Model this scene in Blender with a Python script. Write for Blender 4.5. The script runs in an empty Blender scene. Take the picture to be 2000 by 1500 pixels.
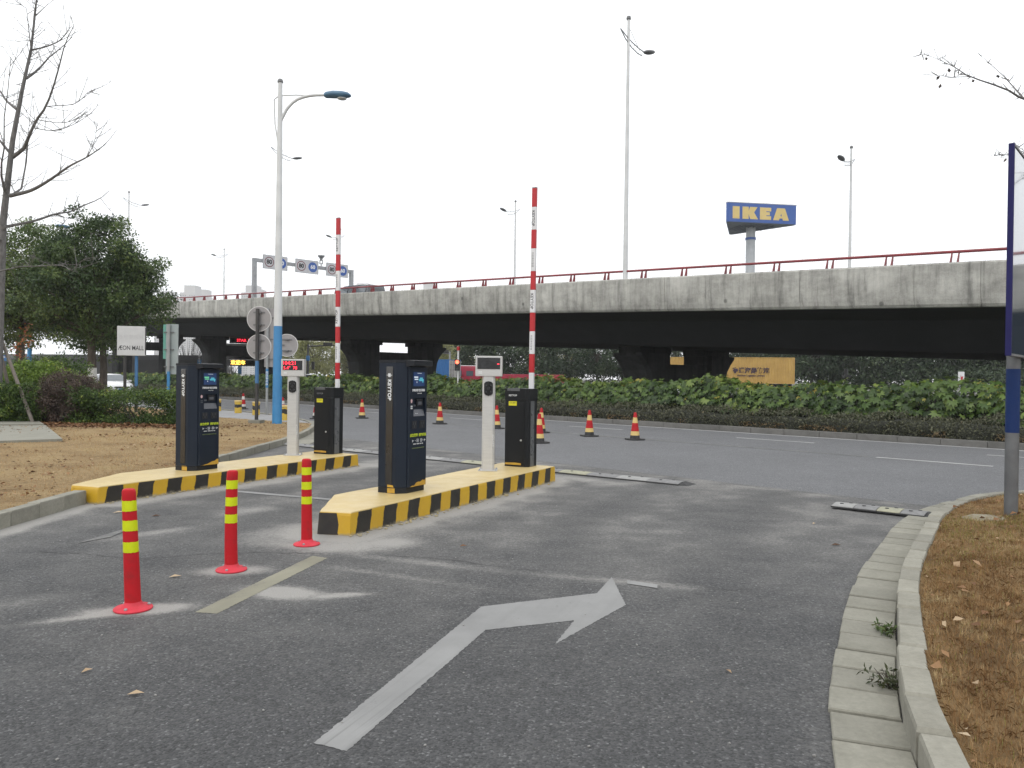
import bpy, bmesh, math, random
import numpy as np
from mathutils import Vector, Matrix

# ------------------------------------------------------------------ camera, sky, sun, exposure
S = bpy.context.scene
COL = S.collection
R = math.radians
cam_d = bpy.data.cameras.new('camera')
cam = bpy.data.objects.new('camera', cam_d)
COL.objects.link(cam)
cam_d.sensor_width = 36.0
cam_d.lens = 27.36
cam_d.clip_start = 0.05
cam_d.clip_end = 5000
_a, _t = math.atan(12 / 1520), R(0.7)            # looking half a degree down, phone held 0.7 degrees askew
_F = Vector((0, math.cos(_a), -math.sin(_a)))
_r0, _u0 = Vector((1, 0, 0)), Vector((0, math.sin(_a), math.cos(_a)))
_R = _r0 * math.cos(_t) + _u0 * math.sin(_t)
_U = _u0 * math.cos(_t) - _r0 * math.sin(_t)
cam.matrix_world = Matrix(((_R.x, _U.x, -_F.x, 0), (_R.y, _U.y, -_F.y, 0), (_R.z, _U.z, -_F.z, 1.5), (0, 0, 0, 1)))
S.camera = cam

SUN_EL, SUN_AZ = 52.0, 205.0
w = bpy.data.worlds.new('World')
S.world = w
w.use_nodes = True
nt = w.node_tree
nt.nodes.clear()
sky = nt.nodes.new('ShaderNodeTexSky')
sky.sky_type = 'NISHITA'
sky.sun_disc = False
sky.sun_elevation = R(SUN_EL)
sky.sun_rotation = R(SUN_AZ)
sky.dust_density = 6.0
cloud = nt.nodes.new('ShaderNodeMix')             # an even white cloud deck over the clear sky
cloud.data_type = 'RGBA'
cloud.inputs[0].default_value = 0.93
cloud.inputs[7].default_value = (9.0, 9.15, 9.3, 1)
bg = nt.nodes.new('ShaderNodeBackground')
bg.inputs['Strength'].default_value = 0.13
wo = nt.nodes.new('ShaderNodeOutputWorld')
nt.links.new(sky.outputs[0], cloud.inputs[6])
nt.links.new(cloud.outputs[2], bg.inputs['Color'])
nt.links.new(bg.outputs[0], wo.inputs['Surface'])

sun_d = bpy.data.lights.new('sun', 'SUN')
sun_d.energy = 0.6
sun_d.angle = R(30)
sun_d.color = (1.0, 0.97, 0.92)
sun = bpy.data.objects.new('sun', sun_d)
COL.objects.link(sun)
sun.rotation_euler = (R(90 - SUN_EL), 0, R(180 - SUN_AZ))
sun.location = (0, 0, 60)

S.view_settings.view_transform = 'Standard'
S.view_settings.look = 'None'
S.view_settings.gamma = 1
S.view_settings.exposure = 0.45
S.view_settings.use_curve_mapping = False
S.render.engine = 'CYCLES'
S.cycles.use_denoising = True
S.cycles.max_bounces = 6
S.cycles.diffuse_bounces = 4
S.cycles.glossy_bounces = 3
S.cycles.transparent_max_bounces = 6
S.cycles.volume_bounces = 0

rnd = random.Random(7)
rng = np.random.default_rng(11)
SQ = math.sqrt(0.5)

# ------------------------------------------------------------------ helpers: tagging
def tag(o, label=None, cat=None, group=None, kind=None):
    if label: o['label'] = label
    if cat: o['category'] = cat
    if group: o['group'] = group
    if kind: o['kind'] = kind
    return o

def thing(name, label, cat, loc=(0, 0, 0), rz=0.0, group=None):
    o = bpy.data.objects.new(name, None)
    o.empty_display_size = 0.2
    COL.objects.link(o)
    o.location = loc if len(loc) == 3 else (loc[0], loc[1], 0)
    o.rotation_euler = (0, 0, rz)
    return tag(o, label, cat, group)

def copy_tree(o, parent=None):
    c = o.copy()
    COL.objects.link(c)
    c.parent = parent
    for ch in o.children:
        copy_tree(ch, c)
    return c

# ------------------------------------------------------------------ helpers: meshes
class MB:
    """collects shapes, builds ONE mesh object"""
    def __init__(s):
        s.v, s.f, s.m = [], [], []
        s.mi = 0
    def add(s, vs, fs):
        k = len(s.v)
        s.v += [tuple(p) for p in vs]
        s.f += [tuple(i + k for i in q) for q in fs]
        s.m += [s.mi] * len(fs)
        return s
    def box(s, c, d, rz=0.0, bev=0.0, M4=None):
        hx, hy, hz = d[0] / 2, d[1] / 2, d[2] / 2
        if bev > 0:
            bm = bmesh.new()
            bmesh.ops.create_cube(bm, size=1)
            bmesh.ops.scale(bm, vec=d, verts=bm.verts)
            bmesh.ops.bevel(bm, geom=list(bm.edges), offset=bev, segments=2, affect='EDGES', profile=0.7)
            bm.verts.index_update()
            vs = [v.co.copy() for v in bm.verts]
            fs = [[v.index for v in f.verts] for f in bm.faces]
            bm.free()
        else:
            vs = [Vector((x, y, z)) for z in (-hz, hz) for y in (-hy, hy) for x in (-hx, hx)]
            fs = [(0, 2, 3, 1), (4, 5, 7, 6), (0, 1, 5, 4), (2, 6, 7, 3), (0, 4, 6, 2), (1, 3, 7, 5)]
        if rz:
            rm = Matrix.Rotation(rz, 3, 'Z')
            vs = [rm @ v for v in vs]
        vs = [v + Vector(c) for v in vs]
        if M4: vs = [M4 @ v for v in vs]
        return s.add(vs, fs)
    def prism(s, poly, z0, z1, top=None):
        """vertical prism over an anticlockwise polygon; top = another polygon of the same length"""
        n = len(poly)
        top = top or poly
        vs = [(p[0], p[1], z0) for p in poly] + [(p[0], p[1], z1) for p in top]
        fs = [tuple(range(n - 1, -1, -1)), tuple(range(n, 2 * n))]
        fs += [(i, (i + 1) % n, n + (i + 1) % n, n + i) for i in range(n)]
        return s.add(vs, fs)
    def extr(s, prof, axis, a0, a1):
        """profile of 2-D points extruded along axis x or y"""
        n = len(prof)
        if axis == 'x':
            vs = [(a0, p[0], p[1]) for p in prof] + [(a1, p[0], p[1]) for p in prof]
        else:
            vs = [(p[0], a0, p[1]) for p in prof] + [(p[0], a1, p[1]) for p in prof]
        fs = [tuple(range(n - 1, -1, -1)), tuple(range(n, 2 * n))]
        fs += [(i, (i + 1) % n, n + (i + 1) % n, n + i) for i in range(n)]
        return s.add(vs, fs)
    def tube(s, pts, rad, n=8, caps=True):
        pts = [Vector(p) for p in pts]
        if not hasattr(rad, '__len__'): rad = [rad] * len(pts)
        vs, fs = [], []
        ref = None
        for i, p in enumerate(pts):
            d = (pts[min(i + 1, len(pts) - 1)] - pts[max(i - 1, 0)])
            d = d.normalized() if d.length > 1e-9 else Vector((0, 0, 1))
            if ref is None:
                ref = Vector((1, 0, 0)) if abs(d.x) < 0.8 else Vector((0, 1, 0))
            e1 = (ref - d * ref.dot(d)).normalized()
            ref = e1
            e2 = d.cross(e1)
            for k in range(n):
                an = 2 * math.pi * k / n
                vs.append(p + (e1 * math.cos(an) + e2 * math.sin(an)) * rad[i])
        for i in range(len(pts) - 1):
            for k in range(n):
                k2 = (k + 1) % n
                fs.append((i * n + k, i * n + k2, (i + 1) * n + k2, (i + 1) * n + k))
        if caps:
            fs.append(tuple(range(n - 1, -1, -1)))
            fs.append(tuple(range((len(pts) - 1) * n, len(pts) * n)))
        return s.add(vs, fs)
    def lathe(s, prof, n=24, c=(0, 0, 0)):
        """profile (radius, z) turned about z"""
        vs = [(c[0] + r * math.cos(2 * math.pi * k / n), c[1] + r * math.sin(2 * math.pi * k / n), c[2] + z) for r, z in prof for k in range(n)]
        fs = []
        for i in range(len(prof) - 1):
            for k in range(n):
                k2 = (k + 1) % n
                fs.append((i * n + k, i * n + k2, (i + 1) * n + k2, (i + 1) * n + k))
        fs.append(tuple(range(n - 1, -1, -1)))
        fs.append(tuple(range((len(prof) - 1) * n, len(prof) * n)))
        return s.add(vs, fs)
    def build(s, name, mats, parent=None, smooth=False, kind=None, loc=None, rz=None):
        me = bpy.data.meshes.new(name)
        me.from_pydata(s.v, [], s.f)
        if not isinstance(mats, (list, tuple)): mats = [mats]
        for m in mats: me.materials.append(m)
        me.polygons.foreach_set('material_index', s.m)
        if smooth:
            me.polygons.foreach_set('use_smooth', [True] * len(me.polygons))
            try: me.set_sharp_from_angle(angle=R(38))
            except Exception: pass
        me.update()
        return link(name, me, parent, kind, loc, rz)

def link(name, me, parent=None, kind=None, loc=None, rz=None):
    o = bpy.data.objects.new(name, me)
    COL.objects.link(o)
    if parent: o.parent = parent
    if kind: o['kind'] = kind
    if loc is not None: o.location = loc
    if rz is not None: o.rotation_euler = (0, 0, rz)
    return o

def np_mesh(name, V, F, mat, attr=None, parent=None, kind=None, smooth=False, aname='v'):
    """mesh from arrays: V (n,3), F (m,k) with a float attribute per vertex"""
    me = bpy.data.meshes.new(name)
    V = np.asarray(V, dtype=np.float32)
    F = np.asarray(F, dtype=np.int32)
    k = F.shape[1]
    me.vertices.add(len(V)); me.loops.add(F.size); me.polygons.add(len(F))
    me.vertices.foreach_set('co', V.ravel())
    me.loops.foreach_set('vertex_index', F.ravel())
    me.polygons.foreach_set('loop_start', np.arange(0, F.size, k, dtype=np.int32))
    me.polygons.foreach_set('loop_total', np.full(len(F), k, dtype=np.int32))
    if smooth: me.polygons.foreach_set('use_smooth', np.ones(len(F), dtype=bool))
    me.update(calc_edges=True)
    if attr is not None:
        a = me.attributes.new(aname, 'FLOAT', 'POINT')
        a.data.foreach_set('value', np.asarray(attr, dtype=np.float32))
    me.materials.append(mat)
    return link(name, me, parent, kind)

def text(body, size, mat, parent, loc, right, up, name='lettering', ext=0.002, bold=0.0, sx=1.0, kind=None, align='CENTER'):
    """flat lettering as a mesh lying on a face: right / up are the face's own directions"""
    cu = bpy.data.curves.new(name, 'FONT')
    cu.body = body
    cu.size = size
    cu.align_x = align
    cu.align_y = 'CENTER'
    cu.extrude = ext
    cu.offset = bold
    cu.resolution_u = 3
    tmp = bpy.data.objects.new('tmp', cu)
    COL.objects.link(tmp)
    dg = bpy.context.evaluated_depsgraph_get()
    me = bpy.data.meshes.new_from_object(tmp.evaluated_get(dg))
    bpy.data.objects.remove(tmp)
    bpy.data.curves.remove(cu)
    me.name = name
    me.materials.clear()
    me.materials.append(mat)
    r, u = Vector(right).normalized(), Vector(up).normalized()
    n = r.cross(u)
    m4 = Matrix(((r.x * sx, u.x, n.x, loc[0]), (r.y * sx, u.y, n.y, loc[1]), (r.z * sx, u.z, n.z, loc[2]), (0, 0, 0, 1)))
    me.transform(m4)
    return link(name, me, parent, kind)

def in_poly(X, Y, poly):
    ins = np.zeros(X.shape, bool)
    n = len(poly)
    for i in range(n):
        x1, y1 = poly[i]; x2, y2 = poly[(i + 1) % n]
        if y1 == y2: continue
        c = ((y1 > Y) != (y2 > Y)) & (X < (x2 - x1) * (Y - y1) / (y2 - y1) + x1)
        ins ^= c
    return ins

def seg_dist(X, Y, pts):
    d = np.full(X.shape, 1e9)
    for (x1, y1), (x2, y2) in zip(pts[:-1], pts[1:]):
        dx, dy = x2 - x1, y2 - y1
        t = np.clip(((X - x1) * dx + (Y - y1) * dy) / (dx * dx + dy * dy + 1e-12), 0, 1)
        d = np.minimum(d, np.hypot(X - x1 - t * dx, Y - y1 - t * dy))
    return d

def spline(pts, step):
    """Catmull-Rom through the points, resampled at even arc length"""
    P = [np.array(p, float) for p in pts]
    P = [2 * P[0] - P[1]] + P + [2 * P[-1] - P[-2]]
    out = []
    for i in range(1, len(P) - 2):
        p0, p1, p2, p3 = P[i - 1:i + 3]
        for t in np.linspace(0, 1, 30, endpoint=False):
            out.append(0.5 * (2 * p1 + (p2 - p0) * t + (2 * p0 - 5 * p1 + 4 * p2 - p3) * t * t + (3 * p1 - p0 - 3 * p2 + p3) * t ** 3))
    out.append(P[-2])
    out = np.array(out)
    L = np.r_[0, np.cumsum(np.hypot(*np.diff(out[:, :2], axis=0).T))]
    n = max(2, int(round(L[-1] / step)) + 1)
    s = np.linspace(0, L[-1], n)
    return np.stack([np.interp(s, L, out[:, k]) for k in range(out.shape[1])], 1)

def vnoise(X, Y, scale, seed=0):
    """smooth value noise in 0..1"""
    r = np.random.default_rng(seed)
    T = r.random((64, 64))
    x, y = X / scale, Y / scale
    i, j = np.floor(x).astype(int), np.floor(y).astype(int)
    fx, fy = x - i, y - j
    fx, fy = fx * fx * (3 - 2 * fx), fy * fy * (3 - 2 * fy)
    g = lambda a, b: T[a % 64, b % 64]
    return (g(i, j) * (1 - fx) + g(i + 1, j) * fx) * (1 - fy) + (g(i, j + 1) * (1 - fx) + g(i + 1, j + 1) * fx) * fy

def fbm(X, Y, scale, seed=0, oct=4):
    v, a, tot = 0, 1.0, 0
    for k in range(oct):
        v = v + a * vnoise(X, Y, scale / 2 ** k, seed + k)
        tot += a; a *= 0.5
    return v / tot

def grid_sheet(name, x0, x1, y0, y1, step, keep, zf, mat, kind='structure', attr=None, parent=None):
    xs = np.arange(x0, x1 + step / 2, step); ys = np.arange(y0, y1 + step / 2, step)
    X, Y = np.meshgrid(xs, ys)
    nx, ny = len(xs), len(ys)
    I = np.arange(nx * ny).reshape(ny, nx)
    F = np.stack([I[:-1, :-1], I[:-1, 1:], I[1:, 1:], I[1:, :-1]], -1).reshape(-1, 4)
    cx = (X[:-1, :-1] + step / 2).ravel(); cy = (Y[:-1, :-1] + step / 2).ravel()
    F = F[keep(cx, cy)]
    V = np.stack([X.ravel(), Y.ravel(), zf(X, Y).ravel()], -1)
    used = np.zeros(nx * ny, bool); used[F.ravel()] = True
    mp = np.cumsum(used) - 1
    V = V[used]
    a = attr(V[:, 0], V[:, 1]) if attr else None
    return np_mesh(name, V, mp[F], mat, a, parent, kind, smooth=True)

# ------------------------------------------------------------------ helpers: materials
def new_mat(name):
    m = bpy.data.materials.new(name)
    m.use_nodes = True
    t = m.node_tree
    return m, t, t.nodes['Principled BSDF']

def node(t, typ, **kw):
    n = t.nodes.new(typ)
    for k, v in kw.items():
        if k.startswith('i_'):
            n.inputs[k[2:].replace('_', ' ')].default_value = v
        else:
            setattr(n, k, v)
    return n

def ramp(t, fac, stops):
    r = t.nodes.new('ShaderNodeValToRGB')
    e = r.color_ramp.elements
    while len(e) < len(stops): e.new(0.5)
    for q, (p, c) in zip(e, stops):
        q.position = p
        q.color = (*c, 1) if len(c) == 3 else c
    t.links.new(fac, r.inputs[0])
    return r.outputs[0]

def g3(v): return (v, v, v)

def mixc(t, fac, a, b, mode='MIX'):
    n = t.nodes.new('ShaderNodeMix')
    n.data_type = 'RGBA'
    n.blend_type = mode
    for sock, val in ((0, fac), (6, a), (7, b)):
        if hasattr(val, 'is_linked') or hasattr(val, 'links'):
            t.links.new(val, n.inputs[sock])
        elif sock == 0:
            n.inputs[0].default_value = val
        else:
            n.inputs[sock].default_value = (*val, 1) if len(val) == 3 else val
    return n.outputs[2]

def noise(t, scale, detail=4, rough=0.55, vec=None, stretch=None, world=False):
    if vec is None:
        if world:
            vec = t.nodes.new('ShaderNodeNewGeometry').outputs['Position']
        else:
            vec = t.nodes.new('ShaderNodeTexCoord').outputs['Object']
    if stretch:
        mp = t.nodes.new('ShaderNodeMapping')
        mp.inputs['Scale'].default_value = stretch
        t.links.new(vec, mp.inputs[0])
        vec = mp.outputs[0]
    n = t.nodes.new('ShaderNodeTexNoise')
    n.inputs['Scale'].default_value = scale
    n.inputs['Detail'].default_value = detail
    n.inputs['Roughness'].default_value = rough
    t.links.new(vec, n.inputs['Vector'])
    return n.outputs[0]

def bump(t, p, h, strength=0.3, dist=0.01):
    b = t.nodes.new('ShaderNodeBump')
    b.inputs['Strength'].default_value = strength
    b.inputs['Distance'].default_value = dist
    t.links.new(h, b.inputs['Height'])
    t.links.new(b.outputs[0], p.inputs['Normal'])

MATS = {}
def mat(name, c, c2=None, scale=6, rough=0.55, metal=0.0, bmp=0.0, bscale=60, world=True, stretch=None, lo=0.35, hi=0.65, spec=0.5, coat=0.0):
    """surface with two tones mixed by noise and fine relief"""
    if name in MATS: return MATS[name]
    m, t, p = new_mat(name)
    p.inputs['Roughness'].default_value = rough
    p.inputs['Metallic'].default_value = metal
    p.inputs['Specular IOR Level'].default_value = spec
    p.inputs['Coat Weight'].default_value = coat
    c2 = c2 or tuple(x * 0.82 for x in c)
    nz = noise(t, scale, 5, 0.6, world=world, stretch=stretch)
    t.links.new(ramp(t, nz, [(lo, c), (hi, c2)]), p.inputs['Base Color'])
    rg = ramp(t, noise(t, scale * 2.3, 3, world=world), [(0.3, g3(max(0, rough - 0.08))), (0.7, g3(min(1, rough + 0.1)))])
    t.links.new(rg, p.inputs['Roughness'])
    if bmp: bump(t, p, noise(t, bscale, 4, world=world), bmp, 0.01)
    MATS[name] = m
    return m

def glow(name, c, strength):
    if name in MATS: return MATS[name]
    m, t, p = new_mat(name)
    p.inputs['Base Color'].default_value = (*c, 1)
    p.inputs['Emission Color'].default_value = (*c, 1)
    p.inputs['Emission Strength'].default_value = strength
    MATS[name] = m
    return m

def leafmat(name, stops, transl=0.25, rough=0.5, spec=0.35):
    """leaf colours picked leaf by leaf from the attribute v"""
    if name in MATS: return MATS[name]
    m, t, p = new_mat(name)
    at = node(t, 'ShaderNodeAttribute', attribute_name='v')
    col = ramp(t, at.outputs['Fac'], stops)
    t.links.new(col, p.inputs['Base Color'])
    p.inputs['Roughness'].default_value = rough
    p.inputs['Specular IOR Level'].default_value = spec
    tr = t.nodes.new('ShaderNodeBsdfTranslucent')
    t.links.new(col, tr.inputs[0])
    mx = t.nodes.new('ShaderNodeMixShader')
    mx.inputs[0].default_value = transl
    t.links.new(p.outputs[0], mx.inputs[1]); t.links.new(tr.outputs[0], mx.inputs[2])
    t.links.new(mx.outputs[0], t.nodes['Material Output'].inputs['Surface'])
    MATS[name] = m
    return m

# ------------------------------------------------------------------ materials of the ground
def asphalt(name, dark, light, dust_sheen_c, tint_scale=1.3, use_attr=True):
    m, t, p = new_mat(name)
    pos = t.nodes.new('ShaderNodeNewGeometry').outputs['Position']
    vo = node(t, 'ShaderNodeTexVoronoi', feature='F1')
    vo.inputs['Scale'].default_value = 95
    t.links.new(pos, vo.inputs['Vector'])
    sp = t.nodes.new('ShaderNodeSeparateColor')
    t.links.new(vo.outputs['Color'], sp.inputs[0])
    mid = tuple((a + b) / 2 for a, b in zip(dark, light))
    col = ramp(t, sp.outputs[0], [(0.0, tuple(x * 0.62 for x in dark)), (0.35, dark), (0.75, mid), (0.94, light), (1.0, tuple(x * 1.75 for x in light))])
    big = ramp(t, noise(t, 0.55, 6, 0.6, vec=pos), [(0.3, g3(0.9)), (0.55, g3(1.0)), (0.75, g3(1.1))])
    col = mixc(t, 1.0, col, big, 'MULTIPLY')
    oil = ramp(t, noise(t, 1.9, 6, 0.6, vec=pos), [(0.62, g3(1.0)), (0.72, g3(0.8))])
    col = mixc(t, 0.8, col, oil, 'MULTIPLY')
    mott = ramp(t, noise(t, 7, 5, 0.7, vec=pos), [(0.3, g3(0.92)), (0.7, g3(1.08))])
    col = mixc(t, 1.0, col, mott, 'MULTIPLY')
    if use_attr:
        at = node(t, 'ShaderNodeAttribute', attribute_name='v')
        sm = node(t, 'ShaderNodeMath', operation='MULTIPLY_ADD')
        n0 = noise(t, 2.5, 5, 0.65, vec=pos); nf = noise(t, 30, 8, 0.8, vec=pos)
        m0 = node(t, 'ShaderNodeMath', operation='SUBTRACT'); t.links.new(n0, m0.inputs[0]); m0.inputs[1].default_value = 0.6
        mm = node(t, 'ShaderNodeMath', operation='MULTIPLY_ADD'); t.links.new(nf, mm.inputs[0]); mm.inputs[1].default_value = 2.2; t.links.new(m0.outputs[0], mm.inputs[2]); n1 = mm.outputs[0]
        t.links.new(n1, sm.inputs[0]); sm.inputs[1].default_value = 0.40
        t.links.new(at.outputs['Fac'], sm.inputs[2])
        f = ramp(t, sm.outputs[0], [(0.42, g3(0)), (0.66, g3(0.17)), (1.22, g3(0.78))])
        col = mixc(t, f, col, dust_sheen_c)
    t.links.new(col, p.inputs['Base Color'])
    p.inputs['Roughness'].default_value = 0.82
    p.inputs['Specular IOR Level'].default_value = 0.35
    hh = node(t, 'ShaderNodeMath', operation='MULTIPLY')
    t.links.new(vo.outputs['Distance'], hh.inputs[0]); hh.inputs[1].default_value = -1.0
    bump(t, p, hh.outputs[0], 0.55, 0.006)
    return m

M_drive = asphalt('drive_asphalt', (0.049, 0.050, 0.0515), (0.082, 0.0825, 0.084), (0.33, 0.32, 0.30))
M_road = asphalt('road_asphalt', (0.122, 0.1245, 0.130), (0.158, 0.161, 0.167), (0.2, 0.2, 0.2), use_attr=False)

def marking(name, c, wear=0.5, under=(0.085, 0.085, 0.085)):
    m, t, p = new_mat(name)
    pos = t.nodes.new('ShaderNodeNewGeometry').outputs['Position']
    n1 = noise(t, 3.0, 8, 0.75, vec=pos)
    n2 = noise(t, 90, 3, 0.6, vec=pos)
    ad = node(t, 'ShaderNodeMath', operation='MULTIPLY_ADD')
    t.links.new(n2, ad.inputs[0]); ad.inputs[1].default_value = 0.55; t.links.new(n1, ad.inputs[2])
    f = ramp(t, ad.outputs[0], [(wear, g3(1)), (wear + 0.28, g3(0.0))])
    mp = t.nodes.new('ShaderNodeMapping'); mp.inputs['Rotation'].default_value = (0, 0, R(-69)); t.links.new(pos, mp.inputs[0])
    sk = ramp(t, noise(t, 1.0, 4, 0.6, vec=mp.outputs[0], stretch=(0.35, 16, 1)), [(0.50, g3(1)), (0.66, g3(0.58))])
    sy = t.nodes.new('ShaderNodeSeparateXYZ'); t.links.new(pos, sy.inputs[0])
    yy = node(t, 'ShaderNodeMath', operation='MULTIPLY'); t.links.new(sy.outputs[1], yy.inputs[0]); yy.inputs[1].default_value = 0.1
    skf = ramp(t, yy.outputs[0], [(0.33, g3(1)), (0.44, g3(0.12))])
    dirt = ramp(t, noise(t, 1.4, 5, 0.6, vec=pos), [(0.3, c), (0.72, tuple(x * 0.68 for x in c))])
    dirt = mixc(t, skf, dirt, mixc(t, 1.0, dirt, sk, 'MULTIPLY'))
    t.links.new(mixc(t, f, dirt, under), p.inputs['Base Color'])
    p.inputs['Roughness'].default_value = 0.7
    bump(t, p, n2, 0.25, 0.004)
    return m

M_white = marking('white_road_paint', (0.245, 0.246, 0.242), 0.37)
M_faint = marking('faded_road_paint', (0.24, 0.24, 0.225), 0.66)
M_yellow = marking('faded_yellow_paint', (0.235, 0.225, 0.165), 0.44)
M_line = marking('road_line_paint', (0.44, 0.44, 0.43), 0.42)

def concrete(name, c, c2, streak=True, bmp=0.25, scale=2.2, vary=(0.84, 1.1)):
    m, t, p = new_mat(name)
    pos = t.nodes.new('ShaderNodeNewGeometry').outputs['Position']
    col = ramp(t, noise(t, scale, 7, 0.65, vec=pos), [(0.3, c), (0.68, c2)])
    fine = ramp(t, noise(t, 38, 5, 0.7, vec=pos), [(0.3, g3(0.86)), (0.7, g3(1.1))])
    col = mixc(t, 1.0, col, fine, 'MULTIPLY')
    oi = t.nodes.new('ShaderNodeObjectInfo').outputs['Random']
    col = mixc(t, 1.0, col, ramp(t, oi, [(0.0, g3(vary[0])), (1.0, g3(vary[1]))]), 'MULTIPLY')
    if streak:
        bl = ramp(t, noise(t, 0.9, 7, 0.75, vec=pos, stretch=(1, 1, 1.6)), [(0.42, g3(1.0)), (0.62, g3(0.5))])
        col = mixc(t, 0.65, col, bl, 'MULTIPLY')
        st = ramp(t, noise(t, 1.5, 6, 0.7, vec=pos, stretch=(2.2, 2.2, 0.16)), [(0.40, g3(1.0)), (0.54, g3(0.8)), (0.68, g3(0.36))])
        col = mixc(t, 0.9, col, st, 'MULTIPLY')
        pits = node(t, 'ShaderNodeTexVoronoi', feature='F1'); pits.inputs['Scale'].default_value = 1.1
        t.links.new(pos, pits.inputs['Vector'])
        pt = ramp(t, pits.outputs['Distance'], [(0.05, g3(0.35)), (0.10, g3(1.0))])
        col = mixc(t, 0.8, col, pt, 'MULTIPLY')
    t.links.new(col, p.inputs['Base Color'])
    p.inputs['Roughness'].default_value = 0.85
    bump(t, p, noise(t, 45, 5, 0.7, vec=pos), bmp, 0.01)
    return m

M_kerb = concrete('kerb_concrete', (0.265, 0.256, 0.214), (0.20, 0.192, 0.156), streak=False, bmp=0.35, scale=5)
M_slab = concrete('gutter_concrete', (0.25, 0.243, 0.202), (0.19, 0.184, 0.15), streak=False, bmp=0.3, scale=4)
M_kerb_far = concrete('median_kerb_concrete', (0.17, 0.165, 0.155), (0.11, 0.108, 0.10), streak=False, bmp=0.3, scale=3)
M_pave = concrete('pavement_concrete', (0.27, 0.27, 0.27), (0.21, 0.21, 0.215), streak=False, scale=1.2)
M_soil = mat('median_soil', (0.075, 0.058, 0.042), (0.045, 0.037, 0.028), scale=3, rough=0.95, bmp=0.8, bscale=20)

def lawn_mat(name, stops, bs=30):
    m, t, p = new_mat(name)
    pos = t.nodes.new('ShaderNodeNewGeometry').outputs['Position']
    a = noise(t, 0.9, 7, 0.68, vec=pos)
    col = ramp(t, a, stops)
    b = ramp(t, noise(t, 22, 6, 0.75, vec=pos), [(0.3, g3(0.62)), (0.55, g3(1.0)), (0.75, g3(1.2))])
    t.links.new(mixc(t, 1.0, col, b, 'MULTIPLY'), p.inputs['Base Color'])
    p.inputs['Roughness'].default_value = 1.0
    p.inputs['Specular IOR Level'].default_value = 0.1
    bump(t, p, noise(t, bs, 6, 0.75, vec=pos), 0.9, 0.03)
    return m

M_lawn = lawn_mat('dry_lawn_soil', [(0.28, (0.15, 0.10, 0.052)), (0.40, (0.26, 0.182, 0.098)), (0.6, (0.34, 0.25, 0.135)), (0.75, (0.29, 0.24, 0.105))])
M_verge = lawn_mat('verge_soil', [(0.3, (0.12, 0.078, 0.042)), (0.5, (0.22, 0.145, 0.072)), (0.7, (0.28, 0.19, 0.098))])
M_ground = mat('ground_earth', (0.12, 0.115, 0.10), (0.085, 0.09, 0.07), scale=0.05, rough=0.95)

# ------------------------------------------------------------------ the ground, roads, pavements
def RP(lx, p, z=0.0):
    """road frame: lx along the main road (to the right), p across it (away)"""
    return (SQ * (lx + p), SQ * (p - lx), z)

ground = MB().add([(-2500, -2500, -0.06), (2500, -2500, -0.06), (2500, 2500, -0.06), (-2500, 2500, -0.06)], [(0, 1, 2, 3)]).build('ground', M_ground, kind='structure')
road = MB().add([RP(-400, 8.6, -0.004), RP(120, 8.6, -0.004), RP(120, 20.8, -0.004), RP(-400, 20.8, -0.004)], [(0, 1, 2, 3)]).build('road', M_road, kind='structure')
far_road = MB().add([RP(-400, 50, -0.004), RP(200, 50, -0.004), RP(200, 92, -0.004), RP(-400, 92, -0.004)], [(0, 1, 2, 3)]).build('far_road', M_road, kind='structure')

RK = spline([(0.75, -0.6), (0.95, 0.6), (1.24, 1.9), (1.60, 3.02), (1.77, 3.48), (2.06, 4.11), (2.51, 5.02), (3.0, 5.92), (3.58, 6.85), (4.28, 7.95), (4.98, 8.85), (5.5, 9.35), (6.1, 9.75), (6.8, 9.95), (7.7, 9.75), (9.2, 8.6), (13, 4.8)], 0.37)
LK = spline([(-4.85, -1.5), (-4.85, 4), (-4.85, 8.9)], 0.46)
LK2 = spline([(-4.85, 11.6), (-4.85, 13), (-4.86, 15), (-4.88, 17), (-5.02, 19), (-5.3, 20.8), (-5.62, 22.2), (-6.35, 24.1), (-8.0, 26.8), (-10.8, 30.1), (-20, 39.4), (-34, 53.4)], 0.45)

LAWN = [(-4.93, -3.0)] + [(-4.93, 17.0), (-5.1, 19), (-5.38, 20.8), (-5.7, 22.2), (-7.6, 23.2), (-9.4, 24.6), (-12, 27.5), (-30, 44), (-60, 44), (-60, -3.0)]
PAVE = [(-5.7, 22.2), (-6.4, 24.05), (-8.05, 26.75), (-10.85, 30.05), (-20, 39.3), (-34, 53.3), (-60, 70), (-60, 44), (-30, 44), (-12, 27.5), (-9.4, 24.6), (-7.6, 23.2)]
def off(poly, d):
    """offset a sampled polyline to its right-hand side by d"""
    t = np.gradient(poly, axis=0)
    t /= np.hypot(t[:, 0], t[:, 1])[:, None]
    return poly + np.stack([t[:, 1], -t[:, 0]], 1) * d
VERGE = [tuple(q) for q in off(RK, 0.07)] + [(30, 4), (30, -1.5), (0.9, -1.5)]

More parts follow.
